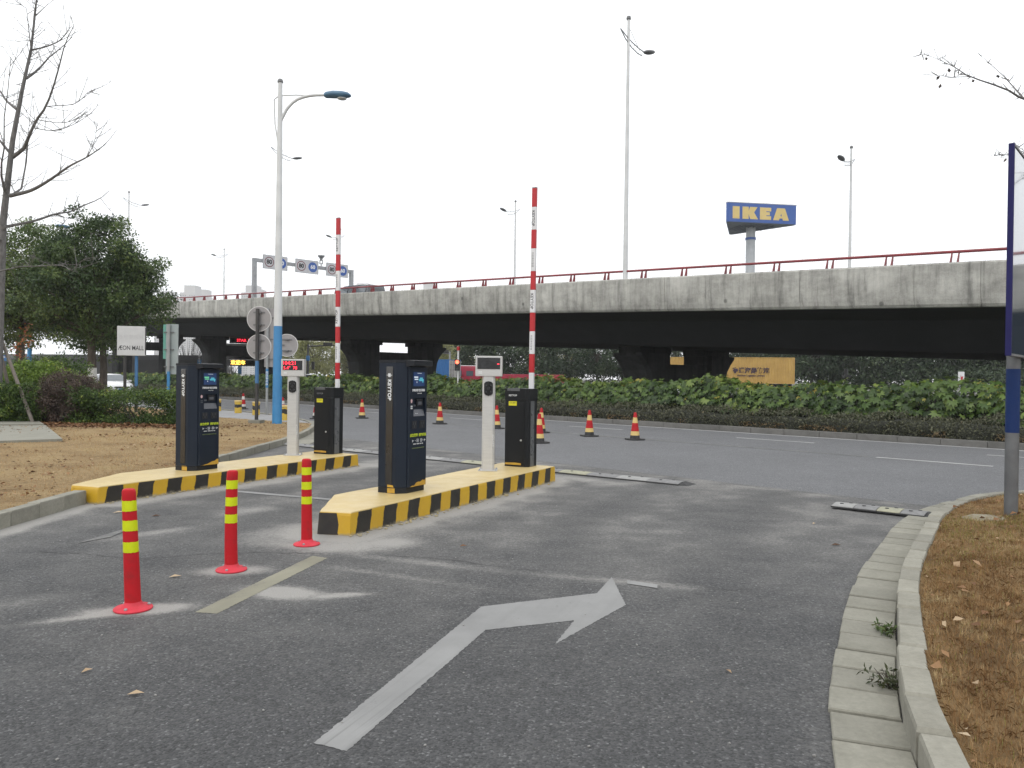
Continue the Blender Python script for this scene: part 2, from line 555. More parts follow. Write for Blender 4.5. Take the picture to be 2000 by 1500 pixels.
ISL_A = math.atan2(4.07, 2.14)                    # direction of the lane islands
def dust(X, Y):
    """grey dusty cement and sand left by the works, worn away by tyres, plus painted grazing sheen"""
    n = fbm(X, Y, 0.9, 3, 5)
    d = np.zeros_like(X)
    e = seg_dist(X, Y, [(-1.85, 7.4), (-1.5, 7.25), (0.66, 11.33)])
    d = np.maximum(d, 0.78 * np.exp(-(e / 0.42) ** 2))
    d = np.maximum(d, 0.42 * np.exp(-(e / 1.0) ** 2))
    e = seg_dist(X, Y, [(-1.9, 7.6), (-1.0, 10.4), (0.4, 12)])
    d = np.maximum(d, 0.62 * np.exp(-(e / 0.55) ** 2))
    e = seg_dist(X, Y, [(-4.7, 8.9), (-2.5, 13.0)])
    d = np.maximum(d, 0.72 * np.exp(-(e / 0.5) ** 2))
    e = seg_dist(X, Y, [(-4.85, -1), (-4.85, 8.8)])
    d = np.maximum(d, 0.95 * np.exp(-(e / 0.28) ** 2))
    for cx, cy, sx, sy, a, k in ((-2.38, 4.92, 0.36, 0.12, 0.25, 0.75), (-2.55, 4.8, 0.5, 0.07, 0.5, 0.6), (-2.10, 5.95, 0.30, 0.17, 0.2, 0.72), (-1.78, 6.86, 0.3, 0.25, 0.3, 0.55),
                                 (-1.55, 5.35, 0.34, 0.15, -0.3, 0.78), (-1.2, 5.3, 0.3, 0.07, 0.2, 0.55), (-1.3, 6.9, 0.75, 0.35, 0.5, 0.62), (-3.3, 5.0, 0.6, 0.2, 0.6, 0.38), (-3.4, 7.3, 0.9, 0.18, 0.9, 0.42),
                                 (-2.9, 8.6, 0.9, 0.4, 1.0, 0.42), (0.9, 11.6, 1.3, 0.5, -0.7, 0.55), (-2.0, 13.4, 1.2, 0.5, -0.7, 0.5)):
        c, s = math.cos(a), math.sin(a)
        u, v = (X - cx) * c + (Y - cy) * s, -(X - cx) * s + (Y - cy) * c
        d = np.maximum(d, k * np.exp(-(u / sx) ** 2 - (v / sy) ** 2))
    e = seg_dist(X, Y, [(-1.4, 6.55), (0.0, 6.0), (1.35, 5.6)])            # ghost of the old stop line
    d = np.maximum(d, 0.36 * np.exp(-(e / 0.11) ** 2))
    e = seg_dist(X, Y, [(-1.4, 6.1), (0.2, 5.35)])
    d = np.maximum(d, 0.30 * np.exp(-(e / 0.09) ** 2))
    P_ = (X + Y) * SQ
    d = np.maximum(d, 0.34 * np.exp(-((P_ - 10.15) / 0.16) ** 2))          # joint with the main road
    e = seg_dist(X, Y, [tuple(q) for q in off(RK, -0.36)])
    d = np.maximum(d, 0.10 * np.exp(-(e / 0.14) ** 2))
    d = np.maximum(d, 0.27 * np.clip((Y - 3.2) / 5, 0, 1) * (X > -5))  # paler with distance: real dust plus grazing-angle brightening painted into the value
    for tr in ([(-0.6, 1), (-0.2, 4.5), (0.9, 8.5), (2.3, 11.5)], [(0.7, 1), (1.3, 4.5), (2.3, 7.8), (3.6, 10.5)], [(-4.1, 1), (-4.0, 6), (-3.3, 9.5), (-1.5, 13)], [(-2.9, 1), (-2.9, 6), (-2.2, 9.3), (-0.5, 13)]):
        d = d * (1 - 0.45 * np.exp(-(seg_dist(X, Y, [tuple(q) for q in spline(tr, 0.5)]) / 0.26) ** 2))
    n2 = fbm(X + 0.15 * fbm(X, Y, 0.5, 91), Y, 0.32, 13, 5)
    return np.clip(d * (0.15 + 0.8 * n + 1.0 * n2) + (n - 0.5) * 0.10, 0, 1)

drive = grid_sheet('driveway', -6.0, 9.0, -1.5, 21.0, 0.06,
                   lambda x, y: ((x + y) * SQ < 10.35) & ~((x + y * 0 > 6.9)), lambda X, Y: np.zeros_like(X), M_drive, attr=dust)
lawn = grid_sheet('lawn', -60, -4.5, -3, 44, 0.18, lambda x, y: in_poly(x, y, LAWN),
                  lambda X, Y: 0.125 + 0.05 * (fbm(X, Y, 1.6, 5) - 0.5) * np.clip((-4.9 - X) / 0.6, 0, 1) + 0.10 * np.clip((-6 - X) / 8, 0, 1), M_lawn)
pave = MB().add([(x, y, 0.10) for x, y in PAVE], [tuple(range(len(PAVE) - 1, -1, -1))]).build('pavement', M_pave, kind='structure')
RKi = off(RK, 0.05)
def verge_z(X, Y):
    d = seg_dist(X, Y, [tuple(q) for q in RKi])
    return 0.115 + 0.085 * np.clip(d, 0, 4) + (0.06 * (fbm(X, Y, 0.7, 9) - 0.5) + 0.05 * (fbm(X, Y, 0.22, 19, 3) - 0.5)) * np.clip(d / 0.3, 0, 1)
verge = grid_sheet('grass_verge', 0.7, 16, -1.5, 10.2, 0.06, lambda x, y: in_poly(x, y, VERGE), verge_z, M_verge)
median = MB().add([RP(-400, 20.95, 0.12), RP(120, 20.95, 0.12), RP(120, 46, 0.12), RP(-400, 46, 0.12), RP(-400, 46, -0.06), RP(120, 46, -0.06)], [(0, 1, 2, 3), (3, 2, 5, 4)]).build('median', M_soil, kind='structure')

# ------------------------------------------------------------------ kerbs and gutter slabs, stone by stone
def stone_row(root, name, line, width, z0, z1, m, gap=0.010, bev=0.012, jit=0.004, r=rnd, hshift=None):
    """one block between every two samples of the line, lying to its right side"""
    L, Rr = line, off(line, width)
    for i in range(len(L) - 1):
        a, b, c, d = L[i], L[i + 1], Rr[i + 1], Rr[i]
        u = (b - a) / np.linalg.norm(b - a)
        a2, b2, c2, d2 = a + u * gap / 2, b - u * gap / 2, c - u * gap / 2, d + u * gap / 2
        dz = r.uniform(-jit, jit); sh = r.uniform(-jit, jit)
        nrm = np.array([u[1], -u[0]])
        base = [q + nrm * sh for q in (a2, b2, c2, d2)]
        cc = sum(base) / 4
        top = [cc + (q - cc) * (1 - bev / max(0.05, np.linalg.norm(q - cc))) for q in base]
        h = z1 + dz + (hshift(i) if hshift else 0)
        mb = MB()
        vs = [(*q, z0) for q in base] + [(*q, h - bev) for q in base] + [(*q, h) for q in top]
        fs = [(0, 1, 5, 4), (1, 2, 6, 5), (2, 3, 7, 6), (3, 0, 4, 7), (4, 5, 9, 8), (5, 6, 10, 9), (6, 7, 11, 10), (7, 4, 8, 11), (8, 9, 10, 11)]
        # outward winding: the line runs with the block on its right
        fs = [tuple(reversed(q)) for q in fs]
        mb.add(vs, fs).build(name, m, root)

M_joint = mat('joint_dirt', (0.03, 0.027, 0.022), (0.02, 0.018, 0.015), scale=8, rough=0.95)
def bed(root, line, width, z0, z1):
    a, b = off(line, 0.012), off(line, width - 0.012)
    n = len(a)
    V = np.concatenate([np.c_[a, np.full(n, z0)], np.c_[a, np.full(n, z1)], np.c_[b, np.full(n, z1)], np.c_[b, np.full(n, z0)]])
    i = np.arange(n - 1)
    F = np.concatenate([np.stack([i + k * n, i + 1 + k * n, i + 1 + (k + 1) * n, i + (k + 1) * n], 1) for k in range(3)])
    np_mesh('joint_bed', V, F, M_joint, parent=root)
def setting(name):
    o = bpy.data.objects.new(name, None)
    COL.objects.link(o)
    o['kind'] = 'structure'
    return o

kerb_right = setting('kerb_right')
stone_row(kerb_right, 'kerb_stone', RK, 0.13, -0.05, 0.145, M_kerb, gap=0.016, jit=0.008, bev=0.018)
bed(kerb_right, RK, 0.13, -0.05, 0.118)
GUT = spline([tuple(q) for q in off(RK, -0.305)], 0.30)
gutter_right = setting('gutter_right')
stone_row(gutter_right, 'gutter_slab', GUT[2:40], 0.30, -0.04, 0.022, M_slab, gap=0.024, jit=0.005, bev=0.007)
bed(gutter_right, GUT[2:40], 0.30, -0.04, 0.004)
kerb_left = setting('kerb_left')
LKr = LK[::-1]
bed(kerb_left, LKr, 0.13, -0.05, 0.13)
stone_row(kerb_left, 'kerb_stone', LKr, 0.13, -0.05, 0.15, M_kerb, jit=0.006)
stone_row(kerb_left, 'kerb_stone', LK2[::-1][-62:], 0.12, -0.05, 0.13, M_kerb, jit=0.005)
gutter_left = setting('gutter_left')
GL = off(LK2, 0.5)[::-1]
GL = np.array([q for q in GL if 16.4 < q[1] < 25.5])
stone_row(gutter_left, 'gutter_slab', GL, 0.49, -0.04, 0.014, M_slab, gap=0.008, jit=0.002, bev=0.004)
kerb_median = setting('kerb_median')
mk = np.array([RP(x, 20.78)[:2] for x in np.arange(14, -75, -1.0)])
stone_row(kerb_median, 'kerb_stone', mk, 0.16, -0.05, 0.15, M_kerb_far, gap=0.012, jit=0.004)

# ------------------------------------------------------------------ road markings
def rough_poly(pts, z, name, m, step=0.02, jit=0.002):
    out = []
    n = len(pts)
    for i in range(n):
        a, b = np.array(pts[i]), np.array(pts[(i + 1) % n])
        L = np.linalg.norm(b - a)
        k = max(1, int(L / step))
        u = (b - a) / max(L, 1e-6)
        nn = np.array([-u[1], u[0]])
        for j in range(k):
            out.append(a + (b - a) * j / k + nn * rnd.uniform(-jit, jit))
    ar = sum(out[i][0] * out[(i + 1) % len(out)][1] - out[(i + 1) % len(out)][0] * out[i][1] for i in range(len(out)))
    if ar < 0: out = out[::-1]
    o = MB().add([(q[0], q[1], z) for q in out], [tuple(range(len(out)))]).build(name, m, kind='structure')
    return o

rough_poly([(-0.790, 3.161), (-0.642, 3.095), (-0.140, 4.608), (0.405, 4.814), (0.257, 4.373), (0.773, 5.156), (0.774, 5.886), (0.612, 5.431), (-0.183, 5.081)], 0.002, 'turn_arrow_marking', M_white, 0.012, 0.0035)
rough_poly([(-1.977, 4.886), (-1.829, 4.860), (-1.498, 6.386), (-1.641, 6.452)], 0.002, 'lane_dash_marking', M_yellow, 0.012, 0.004)
rough_poly([(-3.796, 6.808), (-3.644, 7.079), (-3.661, 7.564), (-3.717, 7.407)], 0.005, 'lane_dash_marking', M_faint)
rough_poly([(0.876, 5.787), (1.079, 5.667), (1.061, 5.570), (0.861, 5.685)], 0.005, 'stop_line_marking', M_white)
rough_poly([(-3.590, 10.049), (-2.059, 9.407), (-2.063, 9.290), (-3.562, 9.916)], 0.005, 'lane_line_marking', M_white)
def road_line(x0, x1, p, wd, m, name):
    q = [RP(x0, p - wd / 2), RP(x1, p - wd / 2), RP(x1, p + wd / 2), RP(x0, p + wd / 2)]
    rough_poly([v[:2] for v in q], 0.0, name, m, step=0.4, jit=0.004)
road_line(-120, 30, 20.52, 0.15, M_line, 'edge_line_marking')
for x0, x1, m in ((-120, -6.0, M_faint), (-5.85, -3.8, M_line), (-3.6, 14, M_faint)):
    road_line(x0, x1, 16.2, 0.13, m, 'lane_line_marking')
for k in range(-9, 4):
    x0 = -16.1 + 5.8 * k
    road_line(x0, x0 + 2.1, 18.68, 0.12, M_line if k > -3 else M_faint, 'lane_dash_marking')

M_crack = mat('crack_filler', (0.022, 0.022, 0.022), (0.035, 0.034, 0.033), rough=0.8)
def crack(pts, wd=0.008):
    L = spline(pts, 0.05)
    L = L + rng.normal(0, 0.012, L.shape)
    w_ = wd * (0.35 + rng.random(len(L)))
    t_ = np.gradient(L, axis=0); t_ /= np.hypot(*t_.T)[:, None]
    nn = np.stack([-t_[:, 1], t_[:, 0]], 1)
    V = np.concatenate([np.c_[L + nn * w_[:, None] / 2, np.full(len(L), 0.0045)], np.c_[L - nn * w_[:, None] / 2, np.full(len(L), 0.0045)]])
    n = len(L)
    F = np.stack([np.arange(n - 1), np.arange(n, 2 * n - 1), np.arange(n + 1, 2 * n), np.arange(1, n)], 1)
    np_mesh('pavement_crack', V, F, M_crack, kind='structure')
crack([(-3.953, 6.478), (-3.447, 6.411), (-3.000, 6.271), (-2.537, 6.460), (-2.052, 6.543), (-1.567, 6.531)])
crack([(-1.117, 6.499), (-0.573, 6.399), (-0.146, 6.193), (0.255, 6.001)], 0.007)
crack([(1.079, 5.667), (1.485, 5.562), (1.791, 5.603)], 0.005)

# ------------------------------------------------------------------ the elevated road
SL = -0.040                                       # it climbs to the left
def zp(lx): return 4.82 + SL * (lx + 5.3)         # top of the parapet
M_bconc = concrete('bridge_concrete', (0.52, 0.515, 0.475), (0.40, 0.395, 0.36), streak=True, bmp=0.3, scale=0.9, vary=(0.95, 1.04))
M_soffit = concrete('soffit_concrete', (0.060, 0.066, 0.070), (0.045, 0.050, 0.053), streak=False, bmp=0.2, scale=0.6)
M_redrail = mat('red_rail_paint', (0.25, 0.030, 0.036), (0.17, 0.026, 0.03), scale=3, rough=0.45)
M_steel = mat('galvanised_steel', (0.34, 0.35, 0.36), (0.26, 0.27, 0.28), scale=4, rough=0.45, metal=0.4)
M_dark = mat('dark_steel', (0.035, 0.036, 0.038), (0.05, 0.05, 0.05), scale=4, rough=0.5)
M_lampwhite = mat('white_pole_paint', (0.62, 0.63, 0.63), (0.52, 0.53, 0.53), scale=2, rough=0.4)

bridge = thing('elevated_road', 'long grey concrete elevated road with red handrail climbing to the left', 'bridge', (0, 0, 0), -R(45))
def sheared(mb, x0):
    mb.v = [(x, y, z + SL * (x - x0)) for x, y, z in mb.v]
    return mb
X0, X1 = -125, 30
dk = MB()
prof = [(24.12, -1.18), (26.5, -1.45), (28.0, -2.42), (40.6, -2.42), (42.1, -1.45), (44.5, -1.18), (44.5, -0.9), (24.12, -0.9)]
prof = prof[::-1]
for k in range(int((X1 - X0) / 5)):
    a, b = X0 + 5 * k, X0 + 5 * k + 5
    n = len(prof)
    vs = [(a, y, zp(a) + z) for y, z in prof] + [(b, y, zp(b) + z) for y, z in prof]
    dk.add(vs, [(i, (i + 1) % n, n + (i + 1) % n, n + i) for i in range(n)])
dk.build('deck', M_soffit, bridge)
pp = [(24.05, 0.0), (24.01, -0.05), (24.0, -0.3), (24.005, -0.55), (24.02, -0.8), (24.045, -1.02), (24.075, -1.16), (24.13, -1.24), (24.45, -1.24), (24.40, 0.0)]
PL = 1.7
pan = sheared(MB().extr(pp, 'x', 0.005, PL - 0.005), 0).build('parapet_panel', M_bconc, bridge)
pan.location = (X0, 0, zp(X0))
k = 1
while X0 + k * PL < X1:
    q = pan.copy(); COL.objects.link(q); q.parent = bridge
    q.location = (X0 + k * PL, rnd.uniform(-0.006, 0.006), zp(X0 + k * PL))
    k += 1
fp = sheared(MB().extr([(44.55, -1.24), (44.55, 0), (44.25, 0), (44.25, -1.24)][::-1], 'x', 0, X1 - X0), 0).build('far_parapet', M_bconc, bridge)
fp.location = (X0, 0, zp(X0))
MB().tube([(X0, 24.2, zp(X0) + 0.31), (X1, 24.2, zp(X1) + 0.31)], 0.042, 10).build('handrail', M_redrail, bridge, smooth=True)
pm = MB()
for dx in (-0.09, 0.09):
    pm.add([(dx - 0.012, 24.12, -0.02), (dx + 0.012, 24.12, -0.02), (dx + 0.012, 24.28, -0.02), (dx - 0.012, 24.28, -0.02),
            (dx + 0.028, 24.17, 0.30), (dx + 0.052, 24.17, 0.30), (dx + 0.052, 24.23, 0.30), (dx + 0.028, 24.23, 0.30)],
           [(3, 2, 1, 0), (4, 5, 6, 7), (0, 1, 5, 4), (1, 2, 6, 5), (2, 3, 7, 6), (3, 0, 4, 7)])
rp0 = pm.build('rail_post', M_redrail, bridge)
xs = np.arange(-100, 8, 1.76)
rp0.location = (xs[0], 0, zp(xs[0]))
for x in xs[1:]:
    q = rp0.copy(); COL.objects.link(q); q.parent = bridge; q.location = (x, 0, zp(x))

# piers: twin columns flaring out at the top, tied below a six-sided opening
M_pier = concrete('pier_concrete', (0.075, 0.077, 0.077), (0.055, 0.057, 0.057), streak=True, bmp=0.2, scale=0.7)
names = ['stocky twin-column pier just left of the yellow container', 'twin-column pier left of the blue truck, behind the nearer pay machine', 'twin-column pier behind the signs on the dark pole', 'far twin-column pier behind the white mall sign']
for i, lx in enumerate((-22.3, -46.6, -71.0, -95.4)):
    zt = zp(lx) - 2.44
    pr = thing('bridge_pier', 'grey concrete ' + names[i], 'pier', RP(lx, 34.3, 0), -R(45), 'piers under the elevated road')
    for sgn in (-1, 1):
        y0 = sgn * 2.6
        pts = []
        mb = MB()
        lv = [(0.0, 0.0), (zt - 2.1, 0.0), (zt - 1.55, 0.08), (zt - 1.1, 0.28), (zt - 0.72, 0.62), (zt - 0.42, 1.0), (zt - 0.3, 1.0)]
        rings = []
        for z, fl in lv:
            yi, yo = y0 - sgn * 0.85, y0 + sgn * (0.85 + fl)
            ya, yb = min(yi, yo), max(yi, yo)
            c = 0.18
            hx = 0.85
            rings.append([(-hx + c, ya, z), (hx - c, ya, z), (hx, ya + c, z), (hx, yb - c, z), (hx - c, yb, z), (-hx + c, yb, z), (-hx, yb - c, z), (-hx, ya + c, z)])
        vs = [p for r_ in rings for p in r_]
        fs = [tuple(range(7, -1, -1)), tuple(range((len(rings) - 1) * 8, len(rings) * 8))]
        for a in range(len(rings) - 1):
            for b in range(8):
                fs.append((a * 8 + b, a * 8 + (b + 1) % 8, (a + 1) * 8 + (b + 1) % 8, (a + 1) * 8 + b))
        mb.add(vs, fs)
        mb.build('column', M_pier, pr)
        MB().box((0, y0 + sgn * 0.2, zt - 0.15), (1.2, 2.7, 0.3)).build('bearing', M_pier, pr)
    MB().prism([(-0.6, -1.9), (0.6, -1.9), (0.6, 1.9), (-0.6, 1.9)], zt - 1.75, zt - 0.8).build('tie_beam', M_pier, pr)

# ------------------------------------------------------------------ lamps on the elevated road
M_lamphead = mat('lamp_housing', (0.16, 0.165, 0.17), (0.12, 0.122, 0.125), scale=6, rough=0.4)
def deck_lamp(loc, h, az, label):
    t = thing('street_lamp', label, 'street lamp', loc, az, 'lamps along the elevated road')
    MB().tube([(0, 0, 0), (0, 0, h)], [0.10, 0.055], 10).build('pole', M_lampwhite, t, smooth=True)
    MB().lathe([(0.01, -0.09), (0.085, -0.05), (0.095, 0.0), (0.07, 0.07), (0.01, 0.1)], 12, (0, 0, h + 0.05)).build('finial', M_lamphead, t, smooth=True)
    z = h - 0.78
    am = MB()
    up = [(-0.5, 0.28), (-0.1, 0.10), (0.3, -0.03), (0.7, -0.12), (1.1, -0.16)]
    lo = [(-0.5, 0.28), (-0.2, 0.0), (0.2, -0.22), (0.6, -0.33), (0.9, -0.34)]
    am.tube([(x, 0.0, z + q) for x, q in up], 0.022, 6)
    am.tube([(x, 0.0, z + q) for x, q in lo], 0.022, 6)
    for k in range(5):
        a, b = up[2], up[3]
        x = 0.15 + 0.17 * k
        zu = np.interp(x + 0.08, [q[0] for q in up], [q[1] for q in up]); zl = np.interp(x, [q[0] for q in lo], [q[1] for q in lo])
        am.tube([(x, 0, z + zl), (x + 0.08, 0, z + zu)], 0.010, 5)
    am.build('arm', M_steel, t, smooth=True)
    MB().tube([(0, 0, h - 0.25), (0.62, 0, z - 0.08)], 0.010, 5).build('brace', M_steel, t)
    hd = MB()
    hv, n = [], 12
    for i in range(9):
        u = i / 8
        w_ = 0.16 * math.sin(math.pi * min(1, 0.06 + 0.94 * u)) ** 0.6 + 0.01
        x = 1.05 + 0.68 * u
        for kk in range(n):
            an = 2 * math.pi * kk / n
            hv.append((x, w_ * math.cos(an), z - 0.13 + 0.16 * u + 0.55 * w_ * math.sin(an)))
    hf = [(i * n + kk, i * n + (kk + 1) % n, (i + 1) * n + (kk + 1) % n, (i + 1) * n + kk) for i in range(8) for kk in range(n)]
    hd.add(hv, hf + [tuple(range(n - 1, -1, -1)), tuple(range(8 * n, 9 * n))])
    hd.build('lamp_head', M_lamphead, t, smooth=True)
    return t
def lamp_at(top, az, label):
    x, y, z = top
    lx = SQ * (x - y)
    b = zp(lx) - 0.05
    deck_lamp((x, y, b), z - b - 0.1, az, label)
AZN, AZF = R(45), R(225)
lamp_at((4.300, 29.924, 15.381), AZN, 'tallest white street lamp rising from the near parapet of the elevated road')
lamp_at((-14.931, 49.155, 16.384), AZN, 'thin street lamp almost hidden behind the white and blue lamp post')
lamp_at((-33.434, 67.658, 17.264), AZN, 'thin street lamp rising behind the round evergreen tree at left')
lamp_at((18.753, 43.472, 14.626), AZF, 'street lamp right of the blue pylon sign, dark head pointing left')
lamp_at((0.107, 62.118, 15.616), AZF, 'street lamp just left of the right red and white barrier arm')
lamp_at((-17.805, 80.030, 16.581), AZF, 'thin street lamp right beside the left red and white barrier arm')
lamp_at((-36.757, 98.982, 17.441), AZF, 'small thin street lamp above the handrail left of the speed sign gantry')

# ------------------------------------------------------------------ speed sign gantry on the elevated road
M_signwhite = mat('sign_white', (0.52, 0.52, 0.54), (0.46, 0.46, 0.48), scale=5, rough=0.4)
M_signblue = mat('sign_blue', (0.03, 0.10, 0.36), (0.03, 0.085, 0.31), scale=5, rough=0.4)
M_ring = mat('sign_ring_red', (0.17, 0.045, 0.05), (0.14, 0.04, 0.045), scale=5, rough=0.5)
M_black = mat('sign_black', (0.03, 0.03, 0.032), (0.022, 0.022, 0.024), scale=5, rough=0.5)
M_print = mat('white_print', (0.75, 0.76, 0.76), (0.68, 0.69, 0.69), scale=20, rough=0.5)
gx, gy, _ = RP(-48.5, 24.3)
gl = SQ * (gx - gy)
gz = zp(gl) - 0.9
ga = thing('sign_gantry', 'grey steel gantry with three speed limit boards on the elevated road', 'gantry', (gx, gy, gz), R(45))
ht = 9.2 - gz
for x in (0.0, 7.5):
    MB().box((x, 0, ht / 2), (0.24, 0.24, ht)).build('post', M_steel, ga)
MB().box((3.75, 0, ht - 0.11), (7.24, 0.2, 0.22)).build('beam', M_steel, ga)
def disc(c, r, y, n=28):
    return [(c[0] + r * math.cos(2 * math.pi * k / n), y, c[1] + r * math.sin(2 * math.pi * k / n)) for k in range(n)]
for xc in (1.40, 3.78, 6.2):
    zc = ht - 0.16
    bd = MB().box((xc, -0.16, zc), (1.78, 0.05, 0.92), bev=0.012).build('board', M_signwhite, ga)
    fr = MB()
    for q in ((xc, zc + 0.445, 1.78, 0.03), (xc, zc - 0.445, 1.78, 0.03)):
        fr.box((q[0], -0.189, q[1]), (q[2] - 0.03, 0.008, q[3]))
    for sg in (-1, 1): fr.box((xc + sg * 0.87, -0.189, zc), (0.03, 0.008, 0.86))
    fr.build('border', M_steel, bd)
    rg = MB()
    n = 32
    o_, i_ = disc((xc - 0.44, zc), 0.34, -0.189, n), disc((xc - 0.44, zc), 0.285, -0.189, n)
    rg.add(o_ + i_, [(k, (k + 1) % n, n + (k + 1) % n, n + k) for k in range(n)])
    rg.build('ring', M_ring, bd)
    text('80', 0.40, M_black, bd, (xc - 0.44, -0.19, zc), (1, 0, 0), (0, 0, 1), name='numerals', bold=0.016)
    MB().add(disc((xc + 0.45, zc), 0.35, -0.188, n), [tuple(range(n))]).build('blue_disc', M_signblue, bd)
    text('60', 0.36, M_print, bd, (xc + 0.45, -0.192, zc), (1, 0, 0), (0, 0, 1), name='numerals', bold=0.012)
cm = MB()
cm.box((5.0, 0, ht + 0.1), (0.06, 0.06, 0.2)); cm.box((4.9, 0, ht + 0.32), (0.05, 0.05, 0.3)); cm.box((5.1, 0, ht + 0.32), (0.05, 0.05, 0.3))
cm.box((5.0, 0, ht + 0.2), (0.3, 0.08, 0.04)); cm.lathe([(0.06, 0.4), (0.1, 0.55), (0.24, 0.72), (0.24, 0.78), (0.05, 0.8)], 10, (5.0, 0, ht))
cm.build('detector', M_steel, ga)

# ------------------------------------------------------------------ blue pylon sign
M_pblue = mat('pylon_blue', (0.018, 0.075, 0.30), (0.02, 0.085, 0.33), scale=1, rough=0.5)
M_pyel = mat('pylon_yellow', (0.62, 0.47, 0.16), (0.57, 0.43, 0.15), scale=1, rough=0.5)
M_pgrey = mat('pylon_grey', (0.46, 0.48, 0.50), (0.40, 0.42, 0.44), scale=1, rough=0.5)
M_punder = mat('pylon_underside', (0.06, 0.09, 0.13), (0.09, 0.12, 0.16), scale=0.8, rough=0.6)
A2, B2, C2 = Vector((41.0, 150.0)), Vector((55.1, 152.2)), Vector((45.3, 163.2))
cen = (A2 + B2 + C2) / 3
py = thing('pylon_sign', 'blue three-sided pylon sign with big yellow letters on a tall grey post', 'sign', (cen.x, cen.y, 0))
tri = []
for p_, q_, r_ in ((A2, B2, C2), (B2, C2, A2), (C2, A2, B2)):
    tri += [(p_ + (r_ - p_).normalized() * 0.5 - cen) * 1.05, (p_ + (q_ - p_).normalized() * 0.5 - cen) * 1.05]
bz0, bz1 = 32.1, 35.75
pb = MB()
pb.prism([(v.x, v.y) for v in tri], bz0, bz1)
pb.build('sign_box', [M_pblue], py)
MB().prism([(v.x * 0.97, v.y * 0.97) for v in tri], bz0 - 0.12, bz0 - 0.003).build('underside', M_punder, py)
fb = MB()
for k in range(9):
    u = -0.8 + 0.2 * k
    fb.box((u * 4, 0, bz0 - 0.2), (0.12, 9 - abs(u) * 5, 0.14), rz=0.2)
fb.build('underside_frame', M_punder, py)
MB().prism([(v.x * 1.01, v.y * 1.01) for v in tri], bz1 + 0.003, bz1 + 0.16).build('top_trim', M_pgrey, py)
MB().tube([(0, 0, 0), (0, 0, bz0 - 0.12)], 0.9, 24).build('post', M_pgrey, py, smooth=True)
MB().tube([(0, 0, bz0 - 2.6), (0, 0, bz0 - 2.15)], 1.02, 24).build('collar', M_pblue, py, smooth=True)
GLY = {'I': [[(0, 0), (.62, 0), (.62, 1), (0, 1)]],
       'K': [[(0, 0), (.56, 0), (.56, .40), (.70, 0), (1.42, 0), (1.05, .56), (1.36, 1), (.68, 1), (.56, .66), (.56, 1), (0, 1)]],
       'E': [[(0, 0), (1.02, 0), (1.02, .30), (.58, .30), (.58, .37), (.90, .37), (.90, .63), (.58, .63), (.58, .70), (1.02, .70), (1.02, 1), (0, 1)]],
       'A': [[(0, 0), (.54, 0), (.60, .16), (.86, .16), (.90, 0), (1.46, 0), (1.08, 1), (.36, 1)], [(.66, .34), (.80, .34), (.73, .56)]]}
def pylon_face(p_, q_):
    d = (q_ - p_).normalized()
    nrm = Vector((d.y, -d.x))
    L = (q_ - p_).length
    x = 0.095 * L
    Hh = 2.35
    sc = Hh * 0.965
    for ch, adv in (('I', .88), ('K', 1.58), ('E', 1.20), ('A', 1.5)):
        polys = GLY[ch]
        mb = MB()
        for gi, poly in enumerate(polys):
            nn = nrm * (0.03 if gi == 0 else 0.05)
            o = (p_ - cen) * 1.05
            vs = [(o.x + d.x * (x + a * sc) + nn.x, o.y + d.y * (x + a * sc) + nn.y, bz0 + 0.62 + b * Hh) for a, b in poly]
            mb.mi = 0 if gi == 0 else 1
            mb.add(vs, [tuple(range(len(vs)))])
        mb.build('letter', [M_pyel, M_pblue], py)
        x += adv * sc
pylon_face(A2, B2)
pylon_face(B2, C2)
pylon_face(C2, A2)

# ------------------------------------------------------------------ far tower blocks in the haze
M_tower = mat('tower_render', (0.50, 0.49, 0.48), (0.46, 0.455, 0.45), scale=0.05, rough=0.8)
M_twin = mat('tower_glass', (0.10, 0.11, 0.12), (0.14, 0.15, 0.16), scale=0.1, rough=0.3)
def tower(px0, px1, pytop, D, label, step=0.7):
    D = D * 1.9
    k = D / 1520
    x0, x1 = (px0 - 1000) * k, (px1 - 1000) * k
    h = (738 + 0.0122 * ((px0 + px1) / 2 - 1000) - pytop) * k + 1.5
    wdt = x1 - x0
    t = thing('tower_block', label, 'building', ((x0 + x1) / 2, D, 0), rnd.uniform(-0.1, 0.1), 'tower blocks in the haze')
    MB().box((0, 0, h * 0.46), (wdt, 24, h * 0.92)).build('wall', M_tower, t)
    MB().box((wdt * 0.08, 0, h * 0.96 - 0.01), (wdt * step, 20, h * 0.08)).build('roof_storey', M_tower, t)
    wn = MB()
    nf = int(h * 0.9 / 3)
    nc = max(4, int(wdt / 3.2))
    for f in range(nf):
        for c in range(nc):
            if (c % 4) == 3: continue
            wn.box((-wdt / 2 + (c + 0.5) * wdt / nc, -12.02, f * 3 + 1.9), (wdt / nc * 0.55, 0.12, 1.5))
    o = wn.build('windows', M_twin, t); o['kind'] = 'stuff'
for a in ((308, 342, 570, 640, 'low pale tower block just right of the evergreen tree'), (357, 388, 559, 620, 'pale tower block left of the thin lamp above the handrail'), (386, 409, 567, 640, 'lower pale wing joined beside the tower left of the thin lamp'),
          (475, 507, 559, 620, 'pale tower block behind the left gantry post'), (500, 516, 567, 650, 'narrow pale tower block between the gantry post and the lamp post'), (690, 722, 555, 640, 'pale tower block right of the gantry'), (819, 851, 552, 700, 'faint tower block left of the right barrier arm')):
    tower(*a)

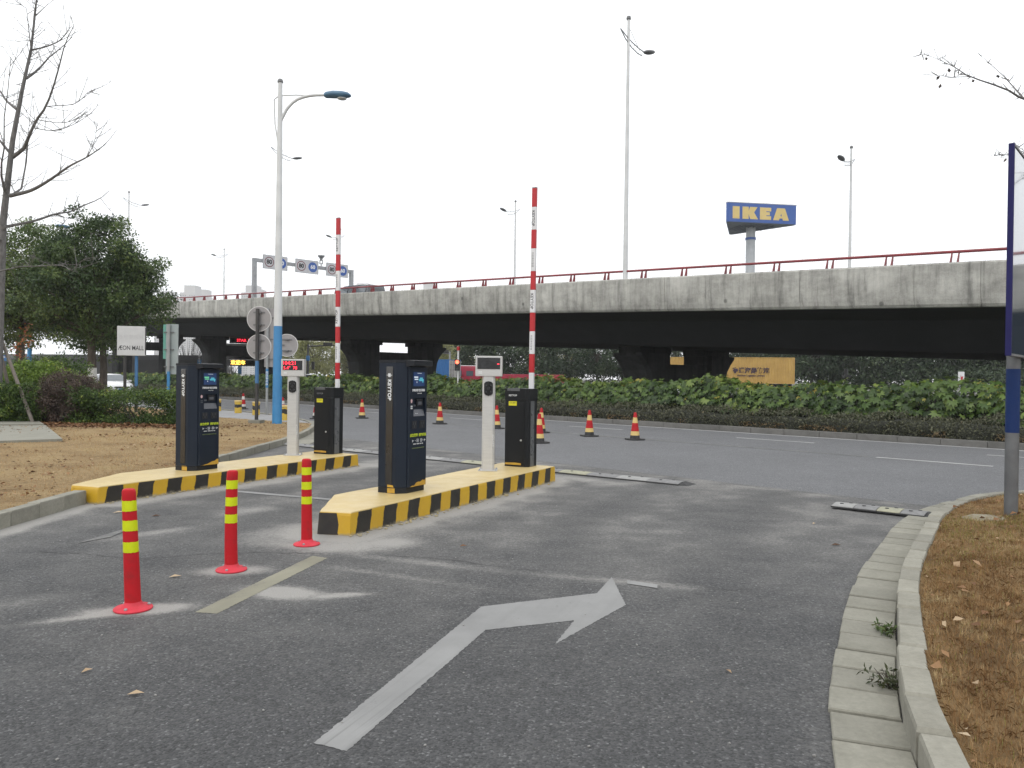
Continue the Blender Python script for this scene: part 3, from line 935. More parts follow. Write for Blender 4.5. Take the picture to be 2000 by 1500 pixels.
# ------------------------------------------------------------------ lane islands
M_stripe_c = {}
def island_mat(name):
    m, t, p = new_mat(name)
    tc = t.nodes.new('ShaderNodeTexCoord').outputs['Object']
    yel = ramp(t, noise(t, 3, 6, 0.65, vec=tc), [(0.3, (0.56, 0.345, 0.020)), (0.7, (0.47, 0.28, 0.018))])
    sp = t.nodes.new('ShaderNodeSeparateXYZ')
    t.links.new(tc, sp.inputs[0])
    wob = noise(t, 9, 3, 0.6, vec=tc)
    a1 = node(t, 'ShaderNodeMath', operation='MULTIPLY_ADD'); t.links.new(sp.outputs[2], a1.inputs[0]); a1.inputs[1].default_value = -0.20; t.links.new(sp.outputs[0], a1.inputs[2])
    a2 = node(t, 'ShaderNodeMath', operation='MULTIPLY_ADD'); t.links.new(wob, a2.inputs[0]); a2.inputs[1].default_value = 0.05; t.links.new(a1.outputs[0], a2.inputs[2])
    a3 = node(t, 'ShaderNodeMath', operation='MULTIPLY'); t.links.new(a2.outputs[0], a3.inputs[0]); a3.inputs[1].default_value = 1 / 0.415
    a4 = node(t, 'ShaderNodeMath', operation='FRACT'); t.links.new(a3.outputs[0], a4.inputs[0])
    msk = ramp(t, a4.outputs[0], [(0.0, g3(0)), (0.265, g3(0)), (0.28, g3(1)), (0.765, g3(1)), (0.78, g3(0))])
    # stripes end just below the top edge and above the ground, where the brush stopped
    ed = node(t, 'ShaderNodeMath', operation='MULTIPLY_ADD'); t.links.new(wob, ed.inputs[0]); ed.inputs[1].default_value = 0.06; t.links.new(sp.outputs[2], ed.inputs[2])
    lowm = ramp(t, ed.outputs[0], [(0.005, g3(0)), (0.02, g3(1))])
    mk = node(t, 'ShaderNodeMath', operation='MULTIPLY'); t.links.new(msk, mk.inputs[0]); t.links.new(lowm, mk.inputs[1])
    blk = ramp(t, noise(t, 5, 6, 0.7, vec=tc), [(0.35, (0.014, 0.013, 0.012)), (0.75, (0.035, 0.03, 0.022))])
    col = mixc(t, mk.outputs[0], yel, blk)
    ft_ = node(t, 'ShaderNodeMath', operation='MULTIPLY_ADD'); t.links.new(noise(t, 7, 6, 0.7, vec=tc), ft_.inputs[0]); ft_.inputs[1].default_value = 0.16; t.links.new(sp.outputs[2], ft_.inputs[2])
    col = mixc(t, ramp(t, ft_.outputs[0], [(0.07, g3(0.8)), (0.105, g3(0.0))]), col, (0.30, 0.27, 0.2))
    spl = ramp(t, noise(t, 14, 6, 0.8, vec=tc), [(0.64, g3(0)), (0.74, g3(0.5))])
    col = mixc(t, spl, col, (0.33, 0.29, 0.2))
    t.links.new(col, p.inputs['Base Color'])
    p.inputs['Roughness'].default_value = 0.42
    bump(t, p, noise(t, 25, 5, 0.7, vec=tc), 0.25, 0.01)
    return m
M_isle_side = island_mat('striped_island_paint')
M_isle_top = mat('yellow_island_paint_sheen', (0.56, 0.44, 0.21), (0.50, 0.38, 0.17), scale=2.5, rough=0.40, bmp=0.12, bscale=30)  # side yellow made paler: sky sheen on the top put into the colour
M_nose = mat('black_nose_paint', (0.014, 0.013, 0.012), (0.03, 0.026, 0.02), scale=6, rough=0.45)
M_lime = mat('spilt_mortar', (0.40, 0.33, 0.18), (0.30, 0.27, 0.2), scale=9, rough=0.9, bmp=0.5)

def island(name, label, B, nose, L, wd, h, ang):
    """B = right-hand bottom corner nearest the camera; x runs along the island"""
    t = thing(name, label, 'traffic island', (B[0], B[1], 0), ang)
    poly = [(0, 0), (L, 0), (L, wd), (nose[2], wd), (nose[0], nose[1])]
    def rough(poly, jit):
        out = []
        n = len(poly)
        for i in range(n):
            a, b = np.array(poly[i], float), np.array(poly[(i + 1) % n], float)
            k = max(2, int(np.linalg.norm(b - a) / 0.12))
            for j in range(k):
                q = a + (b - a) * j / k
                if j: q = q + np.array([rnd.gauss(0, jit), rnd.gauss(0, jit)])
                out.append(q)
        return out
    bot = rough(poly, 0.004)
    c = sum(bot) / len(bot)
    n = len(bot)
    sh = lambda d: [q + (c - q) / np.linalg.norm(c - q) * d for q in bot]
    side = MB()
    lv = [(bot, -0.05), (bot, 0.02), (sh(0.012), h - 0.035), (sh(0.018), h - 0.012)]
    for a in range(len(lv) - 1):
        vs = [(*q, lv[a][1]) for q in lv[a][0]] + [(*q, lv[a + 1][1]) for q in lv[a + 1][0]]
        side.add(vs, [(i, (i + 1) % n, n + (i + 1) % n, n + i) for i in range(n)])
    side.build('painted_side', M_isle_side, t, smooth=True)
    top = MB()
    r1, r2, r3 = sh(0.018), sh(0.026), sh(0.045)
    for (ra, za), (rb, zb) in (((r1, h - 0.012), (r2, h - 0.003)), ((r2, h - 0.003), (r3, h))):
        vs = [(*q, za) for q in ra] + [(*q, zb) for q in rb]
        top.add(vs, [(i, (i + 1) % n, n + (i + 1) % n, n + i) for i in range(n)])
    top.add([(*q, h) for q in r3], [tuple(range(n))])
    top.build('painted_top', M_isle_top, t, smooth=True)
    return t
AX = ISL_A
isle_r = island('traffic_island', 'yellow-topped traffic island with black stripes between the two lanes', (-1.502, 7.276), (-0.08, 0.31, 0.75), 4.62, 0.86, 0.22, AX)
nz = MB().add([(-0.005, 0.10, 0.004), (-0.081, 0.315, 0.004), (-0.066, 0.308, 0.205), (-0.008, 0.145, 0.205)], [(0, 3, 2, 1)]); nz.v = [(x - 0.014, y - 0.004, z) for x, y, z in nz.v]
nz.build('black_nose_patch', M_nose, isle_r)
isle_l = island('traffic_island', 'yellow-topped traffic island with black stripes beside the dry lawn', (-4.713, 8.864), (-0.05, 0.42, 0.9), 4.65, 0.92, 0.20, AX)
# crumbs of mortar along the islands' feet
crumb = MB()
for (bx, by), L in (((-1.502, 7.276), 4.6), ((-4.713, 8.864), 4.6)):
    for k in range(150):
        s_ = rnd.uniform(-0.05, L); o_ = -abs(rnd.gauss(0.0, 0.05)) - 0.003
        x = bx + math.cos(AX) * s_ - math.sin(AX) * o_; y = by + math.sin(AX) * s_ + math.cos(AX) * o_
        r_ = rnd.uniform(0.004, 0.016)
        crumb.box((x, y, 0.004 + r_ * 0.3), (r_ * 2, r_ * 1.5, r_ * 0.8), rz=rnd.uniform(0, 3))
tag(crumb.build('mortar_crumbs', M_lime, kind='stuff'), 'crumbs of dried yellow-stained mortar along the island feet', 'debris')

# ------------------------------------------------------------------ pay machines
M_kiosk = mat('navy_kiosk_paint', (0.013, 0.019, 0.031), (0.011, 0.016, 0.026), scale=3, rough=0.38, world=False, spec=0.22)
M_kioskside = mat('charcoal_kiosk_paint', (0.013, 0.015, 0.019), (0.011, 0.012, 0.015), scale=3, rough=0.40, world=False, spec=0.25)
M_gloss = mat('smoked_glass_strip', (0.030, 0.027, 0.024), (0.026, 0.024, 0.022), scale=2, rough=0.16, world=False, coat=0.6)
M_pit = mat('black_plastic', (0.008, 0.008, 0.010), (0.012, 0.012, 0.014), scale=6, rough=0.4)
M_plate = mat('grey_plastic', (0.09, 0.095, 0.11), (0.075, 0.08, 0.09), scale=8, rough=0.4)
M_lime_print = mat('lime_print', (0.50, 0.60, 0.03), (0.45, 0.54, 0.03), scale=30, rough=0.5)
M_olive = mat('dim_green_print', (0.13, 0.17, 0.07), (0.11, 0.14, 0.06), scale=30, rough=0.5)
M_pinkp = mat('pink_print', (0.62, 0.42, 0.42), (0.55, 0.38, 0.38), scale=30, rough=0.5)
M_smear = mat('smeared_yellow_paint', (0.50, 0.30, 0.03), (0.40, 0.22, 0.025), scale=12, rough=0.5)
M_screen = glow('screen_navy', (0.006, 0.022, 0.075), 0.55)
M_cyan = glow('screen_cyan', (0.06, 0.30, 0.38), 0.5)
M_sgreen = glow('screen_green', (0.12, 0.45, 0.22), 0.5)
M_swhite = glow('screen_white', (0.5, 0.55, 0.6), 0.4)

def emblem(mb, c, s, y):
    """a flower-like knot of bars with a cross bar, drawn in the x-z plane at depth y"""
    x, z = c
    for k in range(3):
        for sg in (-1, 1):
            a = R(45) * sg
            o = (k - 1) * 0.30 * s
            d = (math.cos(a), math.sin(a))
            ln = 0.52 * s if k == 1 else 0.36 * s
            n_ = (-d[1], d[0])
            ctr = (x + n_[0] * o * 0.8, z + n_[1] * o * 0.8)
            hw = 0.085 * s
            pts = [(ctr[0] + d[0] * ln * e1 + n_[0] * hw * e2, y - 0.0003 * (k + 3 * (sg > 0)), ctr[1] + d[1] * ln * e1 + n_[1] * hw * e2) for e1, e2 in ((-1, -1), (1, -1), (1, 1), (-1, 1))]
            mb.add(pts, [(0, 1, 2, 3)])
    for sg in (-1, 1):
        mb.box((x + sg * 0.66 * s, y - 0.001, z), (0.22 * s, 0.001, 0.16 * s))

def pay_machine(label, corner, ang, z0, H, shade):
    """local frame: x to the right along the end face, y into the island; end face at y=0 looks at -y,
    the screen face at x=Wd looks at +x"""
    Wd, Dp = 0.315, 0.43
    t = thing('pay_machine', label, 'pay machine', (corner[0], corner[1], z0), ang - R(90), 'parking pay machines on the islands')
    ch = 0.085
    zb = 0.0
    poly = [(-Wd, 0.0), (-ch, 0.0), (0.0, ch), (0.0, Dp), (-Wd, Dp)]
    bd = MB().prism(poly, zb, 0.06)
    bd.build('plinth', M_kioskside, t)
    body = MB()
    body.mi = 0
    body.prism([(-Wd, 0.0), (-ch, 0.0), (-0.0, ch), (0.0, Dp), (-Wd, Dp)], 0.064, H - 0.03)
    # recess for the scanner is cut by building the screen face in pieces in front of it
    ob = body.build('body', [M_kiosk], t)
    X = 0.0
    # screen face skin, 6 mm thick, with an opening at the pay recess
    y0, y1 = ch + 0.012, Dp - 0.008
    skin = MB()
    T = 0.030
    ra, rb = H * 0.575, H * 0.715           # recess bottom / top
    skin.box((X + T / 2, (y0 + y1) / 2, (0.064 + ra) / 2), (T, y1 - y0, ra - 0.064))
    skin.box((X + T / 2, (y0 + y1) / 2, (rb + H - 0.075) / 2), (T, y1 - y0, H - 0.075 - rb))
    skin.box((X + T / 2, y0 + 0.035, (ra + rb) / 2), (T, 0.07, rb - ra))
    skin.box((X + T / 2, y1 - 0.015, (ra + rb) / 2), (T, 0.03, rb - ra))
    sk = skin.build('front_panel', M_kiosk, t)
    F = X + T
    MB().add([(F - 0.002, y0 + 0.07, ra + 0.002), (F - 0.002, y1 - 0.03, ra + 0.002), (X + 0.003, y1 - 0.03, ra + 0.075), (X + 0.003, y0 + 0.07, ra + 0.075)], [(0, 1, 2, 3)]).build('card_ramp', M_plate, t)
    MB().box((X + 0.012, y0 + 0.20, rb - 0.055), (0.018, 0.11, 0.075), bev=0.004).build('scanner', M_pit, t)
    MB().box((X + 0.0225, y0 + 0.20, rb - 0.06), (0.002, 0.07, 0.035)).build('scanner_print', M_plate, t)
    MB().box((X + 0.010, y0 + 0.105, rb - 0.085), (0.012, 0.05, 0.02)).build('slot', M_plate, t)
    vz = H - 0.03
    MB().prism([(-Wd - 0.004, -0.004), (-ch, -0.004), (0.0, ch - 0.004), (0.0, Dp + 0.004), (-Wd - 0.004, Dp + 0.004)], vz + 0.001, H).build('top_cap', M_kioskside, t)
    MB().add([(0.001, y0 - 0.04, vz - 0.045), (0.001, y1 + 0.02, vz - 0.045), (0.001, y1 + 0.02, H + 0.002), (0.001, y0 - 0.04, H + 0.002), (0.095, y0 - 0.01, vz - 0.03), (0.095, y1 + 0.02, vz - 0.03), (0.095, y1 + 0.02, H - 0.004), (0.095, y0 - 0.01, H - 0.004)],
             [(0, 3, 2, 1), (4, 5, 6, 7), (0, 1, 5, 4), (1, 2, 6, 5), (2, 3, 7, 6), (3, 0, 4, 7)]).build('visor', M_kioskside, t)
    ym = (y0 + y1) / 2
    sc = MB().box((F + 0.002, ym + 0.005, H * 0.857), (0.006, 0.21, 0.155), bev=0.0015).build('screen', M_screen, t)
    g = MB(); g.box((F + 0.0058, ym - 0.055, H * 0.872), (0.0012, 0.075, 0.016)); g.box((F + 0.0058, ym - 0.05, H * 0.856), (0.0012, 0.07, 0.013)); g.build('screen_text', M_sgreen if shade else M_swhite, sc)
    cr = MB(); cr.prism([(F + 0.0052, ym), (F + 0.0064, ym), (F + 0.0064, ym + 0.09), (F + 0.0052, ym + 0.09)], H * 0.843, H * 0.858); cr.box((F + 0.0058, ym + 0.045, H * 0.864), (0.0012, 0.055, 0.016)); cr.box((F + 0.0058, ym + 0.075, H * 0.838), (0.0012, 0.018, 0.018)); cr.build('screen_car', M_cyan, sc)
    wt = MB(); wt.box((F + 0.0058, ym + 0.01, H * 0.902), (0.0012, 0.08, 0.005)); wt.box((F + 0.0058, ym - 0.04, H * 0.835), (0.0012, 0.01, 0.016)); wt.build('screen_marks', M_swhite, sc)
    rt, up = (0, 1, 0), (0, 0, 1)
    text('扫码支付 快速离场', 0.029, M_print, t, (F + 0.0025, ym, H * 0.772), rt, up, bold=0.0009)
    text('SCAN TO PAY', 0.013, M_print, t, (F + 0.0025, ym + 0.02, H * 0.749), rt, up)
    gr = MB()
    n = 14
    gr.add([(F + 0.0022, y0 + 0.028 + 0.017 * math.cos(2 * math.pi * k / n), H * 0.692 + 0.022 * math.sin(2 * math.pi * k / n)) for k in range(n)], [tuple(range(n))])
    gr.build('round_sticker', M_pinkp, t)
    ic = MB()
    for dy in (-0.009, 0.009):
        for dz in (-0.011, 0.011): ic.box((F + 0.0022, y0 + 0.03 + dy, H * 0.645 + dz), (0.001, 0.013, 0.015))
    for dy, dz in ((0.0, 0.0), (0.028, 0.0), (0.02, -0.018), (0.05, -0.018)): ic.box((F - 0.012, y0 + 0.13 + dy, ra + 0.030 + dz * 0.8), (0.001, 0.02, 0.008))
    ic.build('icons', M_plate if shade else M_print, t, kind='stuff')
    for yc, wd_ in ((y0 + 0.085, 0.085), (y0 + 0.235, 0.105)):
        gb = MB().box((F + 0.0015, yc, H * 0.512), (0.005, wd_, 0.085), bev=0.0012).build('speaker_grille', M_pit, t)
        sl = MB()
        for q in ((-0.02, 0.015), (0.02, 0.015), (0.0, -0.018)): sl.box((F + 0.0045, yc + q[0], H * 0.512 + q[1]), (0.001, 0.006, 0.028))
        sl.build('grille_slot', M_plate, gb)
    text('应急缴费  请扫此码', 0.036, M_lime_print, t, (F + 0.0025, ym, H * 0.432), rt, up, bold=0.0010)
    ic2 = MB()
    for k, yy in enumerate((-0.10, -0.01, 0.06, 0.13)):
        zc = H * 0.392
        if k in (1, 2):
            for q in ((0, 0.015, 0.03, 0.004), (0, -0.015, 0.03, 0.004), (-0.015, 0, 0.004, 0.03), (0.015, 0, 0.004, 0.03), (0, 0, 0.014, 0.008)): ic2.box((F + 0.0022, ym + yy + q[0], zc + q[1]), (0.001, q[2], q[3]))
        else:
            ic2.box((F + 0.0022, ym + yy, zc), (0.001, 0.026, 0.007)); ic2.box((F + 0.0022, ym + yy - 0.008, zc - 0.002), (0.001, 0.006, 0.026))
    for yy in (-0.055, 0.095): ic2.box((F + 0.0022, ym + yy, H * 0.392), (0.001, 0.008, 0.008))
    ic2.build('icons', M_print, t, kind='stuff')
    text('离场扫码   手机缴费   取票   离场', 0.013, M_print, t, (F + 0.0025, ym, H * 0.366), rt, up)
    text('温馨提示 停车缴费后请在十五分钟内离场', 0.0125, M_olive, t, (F + 0.0025, ym, H * 0.335), rt, up, bold=0.0005)
    # end face: smoked strip, emblem and vertical name
    xs_ = -Wd + 0.145
    MB().box((xs_, -0.002, (0.075 + H - 0.05) / 2 ), (0.088, 0.008, H - 0.05 - 0.12)).build('glass_strip', M_gloss, t)
    em = MB()
    emblem(em, (xs_ - 0.0, H * 0.885), 0.046, -0.0085)
    em.build('emblem', M_print, t)
    text('KEYTOP', 0.062, M_print, t, (xs_, -0.0078, H * 0.775), (0, 0, -1), (1, 0, 0), bold=0.0016, ext=0.001)
    # yellow paint slopped over the foot
    sm = MB()
    def blotch(pts): sm.add(pts, [tuple(range(len(pts)))])
    f2 = F + 0.0012
    a = [(f2, y0 + 0.02, 0.066)]
    a += [(f2, y1 - 0.005, 0.066), (f2, y1 - 0.005, 0.135)]
    for k in range(7): a.append((f2, y1 - 0.03 - 0.04 * k, 0.125 - 0.008 * k + rnd.uniform(-0.012, 0.012)))
    blotch(a)
    blotch([(-ch - 0.105, -0.0012, 0.004), (-ch - 0.005, -0.0012, 0.004), (-ch - 0.005, -0.0012, 0.057), (-ch - 0.105, -0.0012, 0.056)])
    blotch([(-ch - 0.105, -0.0016, 0.066), (-ch - 0.02, -0.0016, 0.066), (-ch - 0.03, -0.0016, 0.09 if not shade else 0.068), (-ch - 0.105, -0.0016, 0.095 if not shade else 0.07)])
    sm.build('paint_smear', M_smear, t, kind='stuff')
    return t
def along(base, s, o=0.0):
    return (base[0] + math.cos(AX) * s - math.sin(AX) * o, base[1] + math.sin(AX) * s + math.cos(AX) * o)
pay_machine('navy pay machine on the central island, nearest the camera', (-1.185, 8.43), AX, 0.221, 1.46, 0)
pay_machine('navy pay machine on the island beside the dry lawn', (-4.255, 10.36), AX, 0.201, 1.44, 1)

# ------------------------------------------------------------------ plate camera columns
M_alu = mat('brushed_aluminium', (0.52, 0.515, 0.50), (0.47, 0.465, 0.455), scale=5, rough=0.42, metal=0.25, stretch=(1, 1, 8))
M_glassblack = mat('black_glass', (0.006, 0.006, 0.007), (0.008, 0.008, 0.009), scale=3, rough=0.12)
M_ledred = glow('led_red', (1.0, 0.03, 0.06), 1.5)
M_lens = mat('lens_ring', (0.16, 0.17, 0.18), (0.12, 0.12, 0.13), scale=9, rough=0.25, metal=0.5)
def plate_camera(label, base, z0, H, lines, rz):
    t = thing('plate_camera_column', label, 'camera column', (base[0], base[1], z0), rz, 'number plate camera columns on the islands')
    MB().box((0, 0.02, 0.006), (0.26, 0.24, 0.012), bev=0.003).build('base_plate', M_alu, t)
    bt = MB()
    for sx in (-0.11, 0.11):
        for sy in (-0.08, 0.12): bt.lathe([(0.012, 0.0125), (0.012, 0.022), (0.006, 0.03)], 6, (sx, sy, 0))
    bt.build('bolt', M_steel, t)
    c = 0.022
    w_, d_ = 0.085, 0.075
    oc = [(-w_ + c, -d_), (w_ - c, -d_), (w_, -d_ + c), (w_, d_ - c), (w_ - c, d_), (-w_ + c, d_), (-w_, d_ - c), (-w_, -d_ + c)]
    hc = H - 0.28
    MB().prism(oc, 0.012, hc).build('column', M_alu, t)
    MB().box((0, 0.0, hc + 0.14), (0.365, 0.17, 0.278), bev=0.008).build('head', M_alu, t)
    sc = MB().box((0, -0.0865, hc + 0.178), (0.312, 0.006, 0.155)).build('display', M_glassblack, t)
    rt, up = (1, 0, 0), (0, 0, 1)
    for body, size, x, z in lines:
        text(body, size, M_ledred, sc, (x, -0.0905, hc + 0.178 + z), rt, up, name='led_text', ext=0.0005, bold=0.0006)
    lv = MB()
    for k in range(3): lv.box((-0.115, -0.0862, hc + 0.036 + 0.014 * k), (0.05, 0.004, 0.007))
    lv.build('vent', M_print, t)
    lv = MB()
    for k in range(4): lv.box((0.087, 0.0, hc - 0.22 - 0.012 * k), (0.004, 0.05, 0.006))
    lv.build('vent', M_print, t)
    zc = hc - 0.165
    n = 8
    pl = [(-0.04, zc - 0.088), (-0.0, zc - 0.10), (0.04, zc - 0.088), (0.06, zc - 0.065), (0.06, zc + 0.07), (0.04, zc + 0.092), (0.0, zc + 0.10), (-0.04, zc + 0.092), (-0.06, zc + 0.07), (-0.06, zc - 0.065)]
    hs = MB().extr([(x, z) for x, z in pl][::-1], 'y', -d_ - 0.014, -d_ - 0.001).build('camera_window', M_glassblack, t)
    for sx in (-0.032, 0.032):
        for dz in (-0.045, 0.045):
            MB().tube([(sx, -d_ - 0.0145, zc + dz), (sx, -d_ - 0.017, zc + dz)], 0.006, 10).build('lamp', M_lens, hs)
    MB().tube([(0, -d_ - 0.0145, zc + 0.005), (0, -d_ - 0.018, zc + 0.005)], 0.022, 16).build('lens', M_pit, hs)
    text('KEYTOP', 0.045, M_print, t, (w_ - 0.0095, -d_ + 0.0095, 0.42), (0, 0, 1), (-0.707, -0.707, 0), ext=0.0006)
    return t
plate_camera('silver camera column with a mostly dark display on the central island', (-0.317, 10.707, 0.220), 0.221, 1.575, [('▬', 0.03, 0.13, -0.005)], R(-2))
plate_camera('silver camera column with red lit display on the island beside the lawn', (-3.547, 12.639, 0.200), 0.201, 1.56, [('1', 0.075, -0.142, 0.033), ('04:21', 0.085, -0.03, 0.033), ("5.4''  78", 0.07, -0.035, -0.045)], R(3))

# ------------------------------------------------------------------ barriers
M_bar = mat('black_barrier_paint', (0.010, 0.011, 0.013), (0.008, 0.009, 0.010), scale=3, rough=0.38, world=False, spec=0.25)
M_barstrip = mat('grey_barrier_strip', (0.10, 0.105, 0.11), (0.085, 0.088, 0.093), scale=3, rough=0.3, world=False)
M_armred = mat('arm_red', (0.43, 0.010, 0.016), (0.38, 0.010, 0.015), scale=4, rough=0.4)
M_armwhite = mat('arm_white', (0.66, 0.66, 0.67), (0.60, 0.60, 0.61), scale=4, rough=0.4)
M_stick = mat('yellow_sticker', (0.72, 0.66, 0.02), (0.66, 0.60, 0.02), scale=14, rough=0.45)
M_greyp = mat('grey_print', (0.22, 0.22, 0.23), (0.18, 0.18, 0.19), scale=30, rough=0.5)
def barrier(label, corner, z0, H, arm_top, lean, flip):
    """corner = front corner between the door face (looks at -y) and the lane face (looks at +x)"""
    Wd, Dp = 0.37, 0.29
    t = thing('barrier', label, 'barrier', (corner[0], corner[1], z0), AX - R(90), 'lift barriers with raised arms')
    c = 0.04
    poly = [(-Wd, 0), (-c, 0), (0, c), (0, Dp), (-Wd, Dp)]
    hb = H - 0.17
    MB().prism(poly, 0, hb).build('cabinet', M_bar, t)
    MB().prism([(-Wd - 0.006, -0.006), (-c, -0.006), (0.006, c - 0.002), (0.006, Dp + 0.006), (-Wd - 0.006, Dp + 0.006)], hb + 0.002, H).build('hood', M_bar, t)
    dr = MB().box((-Wd / 2 - 0.022, -0.003, hb / 2 + 0.03), (Wd - 0.065, 0.006, hb - 0.12), bev=0.002).build('door', M_bar, t)
    MB().tube([(-0.105, -0.006, hb * 0.40), (-0.105, -0.016, hb * 0.40)], 0.014, 12).build('lock', M_alu, dr, smooth=True)
    MB().box((-Wd + 0.125, -0.0085, hb - 0.045), (0.13, 0.0015, 0.062)).build('warning_sticker', M_stick, t)
    text('小心落杆', 0.024, M_black, t, (-Wd + 0.125, -0.0098, hb - 0.037), (1, 0, 0), (0, 0, 1), ext=0.0004)
    text('KEYTOP', 0.036, M_greyp if flip else M_print, t, (-Wd + 0.125, -0.0068, H - 0.10), (1, 0, 0), (0, 0, 1), ext=0.0006, bold=0.0005)
    MB().box((-Wd + 0.125, 0.055, H + 0.002), (0.20, 0.12, 0.006)).build('lid_plate', M_barstrip, t)
    MB().box((-Wd + 0.135, -0.0075, H - 0.018), (0.20, 0.003, 0.034)).build('lid_lip', M_barstrip, t)
    MB().box((0.003, Dp * 0.47, hb / 2), (0.006, 0.115, hb - 0.012)).build('light_strip', M_barstrip, t)
    em = MB()
    text('KEYTOP', 0.038, M_greyp, t, (0.0068, Dp * 0.47, hb * 0.76), (0, 0, -1), (0, 1, 0), ext=0.0006)
    sm = MB()
    sm.add([(-Wd + 0.01, -0.0075, 0.025), (-0.10, -0.0075, 0.025), (-0.10, -0.0075, 0.05 + 0.004), (-Wd * 0.55, -0.0075, 0.058), (-Wd + 0.01, -0.0075, 0.052)], [(0, 1, 2, 3, 4)])
    sm.build('paint_smear', M_smear, t, kind='stuff')
    # arm, standing upright behind the hood on the lane side
    L = arm_top - z0 - H + 0.10
    ax, ay = -0.055, Dp * 0.72
    ar = bpy.data.objects.new('arm', None)
    COL.objects.link(ar); ar.parent = t; ar.location = (ax, ay, H - 0.10); ar.rotation_euler = (R(lean[0]), R(lean[1]), 0)
    z = L
    seg = [0.272, 0.330]
    k = 0
    while z > 0.02:
        h_ = min(seg[k % 2], z)
        if z - h_ < 0.1: h_ = z
        MB().box((0, 0, z - h_ / 2), (0.072, 0.042, h_ - 0.0015), bev=0.006).build('arm_band', M_armred if k % 2 == 0 else M_armwhite, ar)
        if k % 2:
            if (k // 2) % 2 == 0 and z > 0.6:
                text('KEYTOP', 0.062, M_black, ar, (-0.008, -0.0215, z - h_ / 2), (0, 0, 1) if flip else (0, 0, -1), (-1, 0, 0) if flip else (1, 0, 0), ext=0.0006, bold=0.001)
            elif z > 0.6:
                text('科拓停车管理', 0.036, M_greyp, ar, (-0.008, -0.0215, z - h_ / 2), (0, 0, 1) if flip else (0, 0, -1), (-1, 0, 0) if flip else (1, 0, 0), ext=0.0006)
        z -= h_
        k += 1
    MB().box((0, 0, L + 0.006), (0.074, 0.046, 0.014), bev=0.003).build('end_cap', M_greyp, ar)
    return t
barrier('black barrier cabinet and tall red and white arm on the central island', (0.235, 11.13), 0.221, 1.125, (0.268, 11.250, 4.259)[2], (0, 0.3), 0)
barrier('black barrier cabinet and red and white arm on the island beside the lawn', (-2.965, 12.80), 0.201, 1.10, (-2.923, 12.900, 4.125)[2], (0, -0.35), 1)

# ------------------------------------------------------------------ flexible posts
M_flex = mat('red_flex_plastic', (0.43, 0.011, 0.017), (0.26, 0.018, 0.02), scale=11, rough=0.6, spec=0.2, lo=0.52, hi=0.8)
M_flexpink = mat('red_flex_base', (0.55, 0.045, 0.065), (0.42, 0.04, 0.05), scale=9, rough=0.65, spec=0.2, lo=0.45, hi=0.7)
M_refl = mat('lime_reflective', (0.56, 0.62, 0.0), (0.50, 0.56, 0.0), scale=25, rough=0.35)
def flex_post(label, xy, tilt, H, tear):
    t = thing('flexible_post', label, 'post', (xy[0], xy[1], 0.002), rnd.uniform(0, 6), 'red flexible posts before the island')
    MB().lathe([(0.114, 0.0), (0.116, 0.008), (0.108, 0.016), (0.075, 0.022), (0.056, 0.034), (0.05, 0.05)], 32).build('base', M_flexpink, t, smooth=True)
    for k in range(3):
        a = 2 * math.pi * k / 3 + 0.5
        MB().lathe([(0.011, 0.016), (0.011, 0.026), (0.006, 0.03)], 8, (0.092 * math.cos(a), 0.092 * math.sin(a), 0.0)).build('bolt', M_steel, t)
    sh = bpy.data.objects.new('shaft', None)
    n, lv = 28, 26
    mb = MB()
    def ctr(z): return (tilt[0] * z + tilt[2] * z * z, tilt[1] * z)
    rows = [(0.049 - 0.008 * (z / H), z) for z in np.linspace(0.035, H - 0.02, lv)] + [(0.037, H - 0.006), (0.028, H), (0.016, H - 0.001)]
    vs = []
    for r_, z in rows:
        cx, cy = ctr(z)
        vs += [(cx + r_ * math.cos(2 * math.pi * k / n), cy + r_ * math.sin(2 * math.pi * k / n), z) for k in range(n)]
    fs = [(i * n + k, i * n + (k + 1) % n, (i + 1) * n + (k + 1) % n, (i + 1) * n + k) for i in range(len(rows) - 1) for k in range(n)]
    fs.append(tuple(range((len(rows) - 1) * n, len(rows) * n)))
    s_ = mb.add(vs, fs).build('shaft', M_flex, t, smooth=True)
    bpy.data.objects.remove(sh)
    for j, z1 in enumerate((0.905, 0.735, 0.565)):
        za, zb_ = z1 * H - 0.066, z1 * H
        vs = []
        for i in range(2):
            for k in range(n + 1):
                z = (za, zb_)[i] + (rnd.uniform(-1, 1) * 0.0015) + (0.006 if (k > n // 2 and tear == j) else 0)
                r_ = 0.049 - 0.008 * (z / H) + 0.0012
                cx, cy = ctr(z)
                vs.append((cx + r_ * math.cos(2 * math.pi * k / n), cy + r_ * math.sin(2 * math.pi * k / n), z))
        MB().add(vs, [(k, k + 1, n + 2 + k, n + 1 + k) for k in range(n)]).build('reflective_band', M_refl, t, smooth=True)
    t.rotation_euler = (0, 0, 0)
    return t
flex_post('red flexible post with lime bands nearest the camera, leftmost of three', (-2.390, 4.934), (-0.045, 0.0, 0.0), 0.765, 1)
flex_post('middle red flexible post with lime bands, bent slightly', (-2.131, 5.947), (-0.035, 0.0, 0.05), 0.765, -1)
flex_post('red flexible post with lime bands beside the nose of the central island', (-1.800, 6.879), (-0.012, 0.0, 0.0), 0.76, -1)

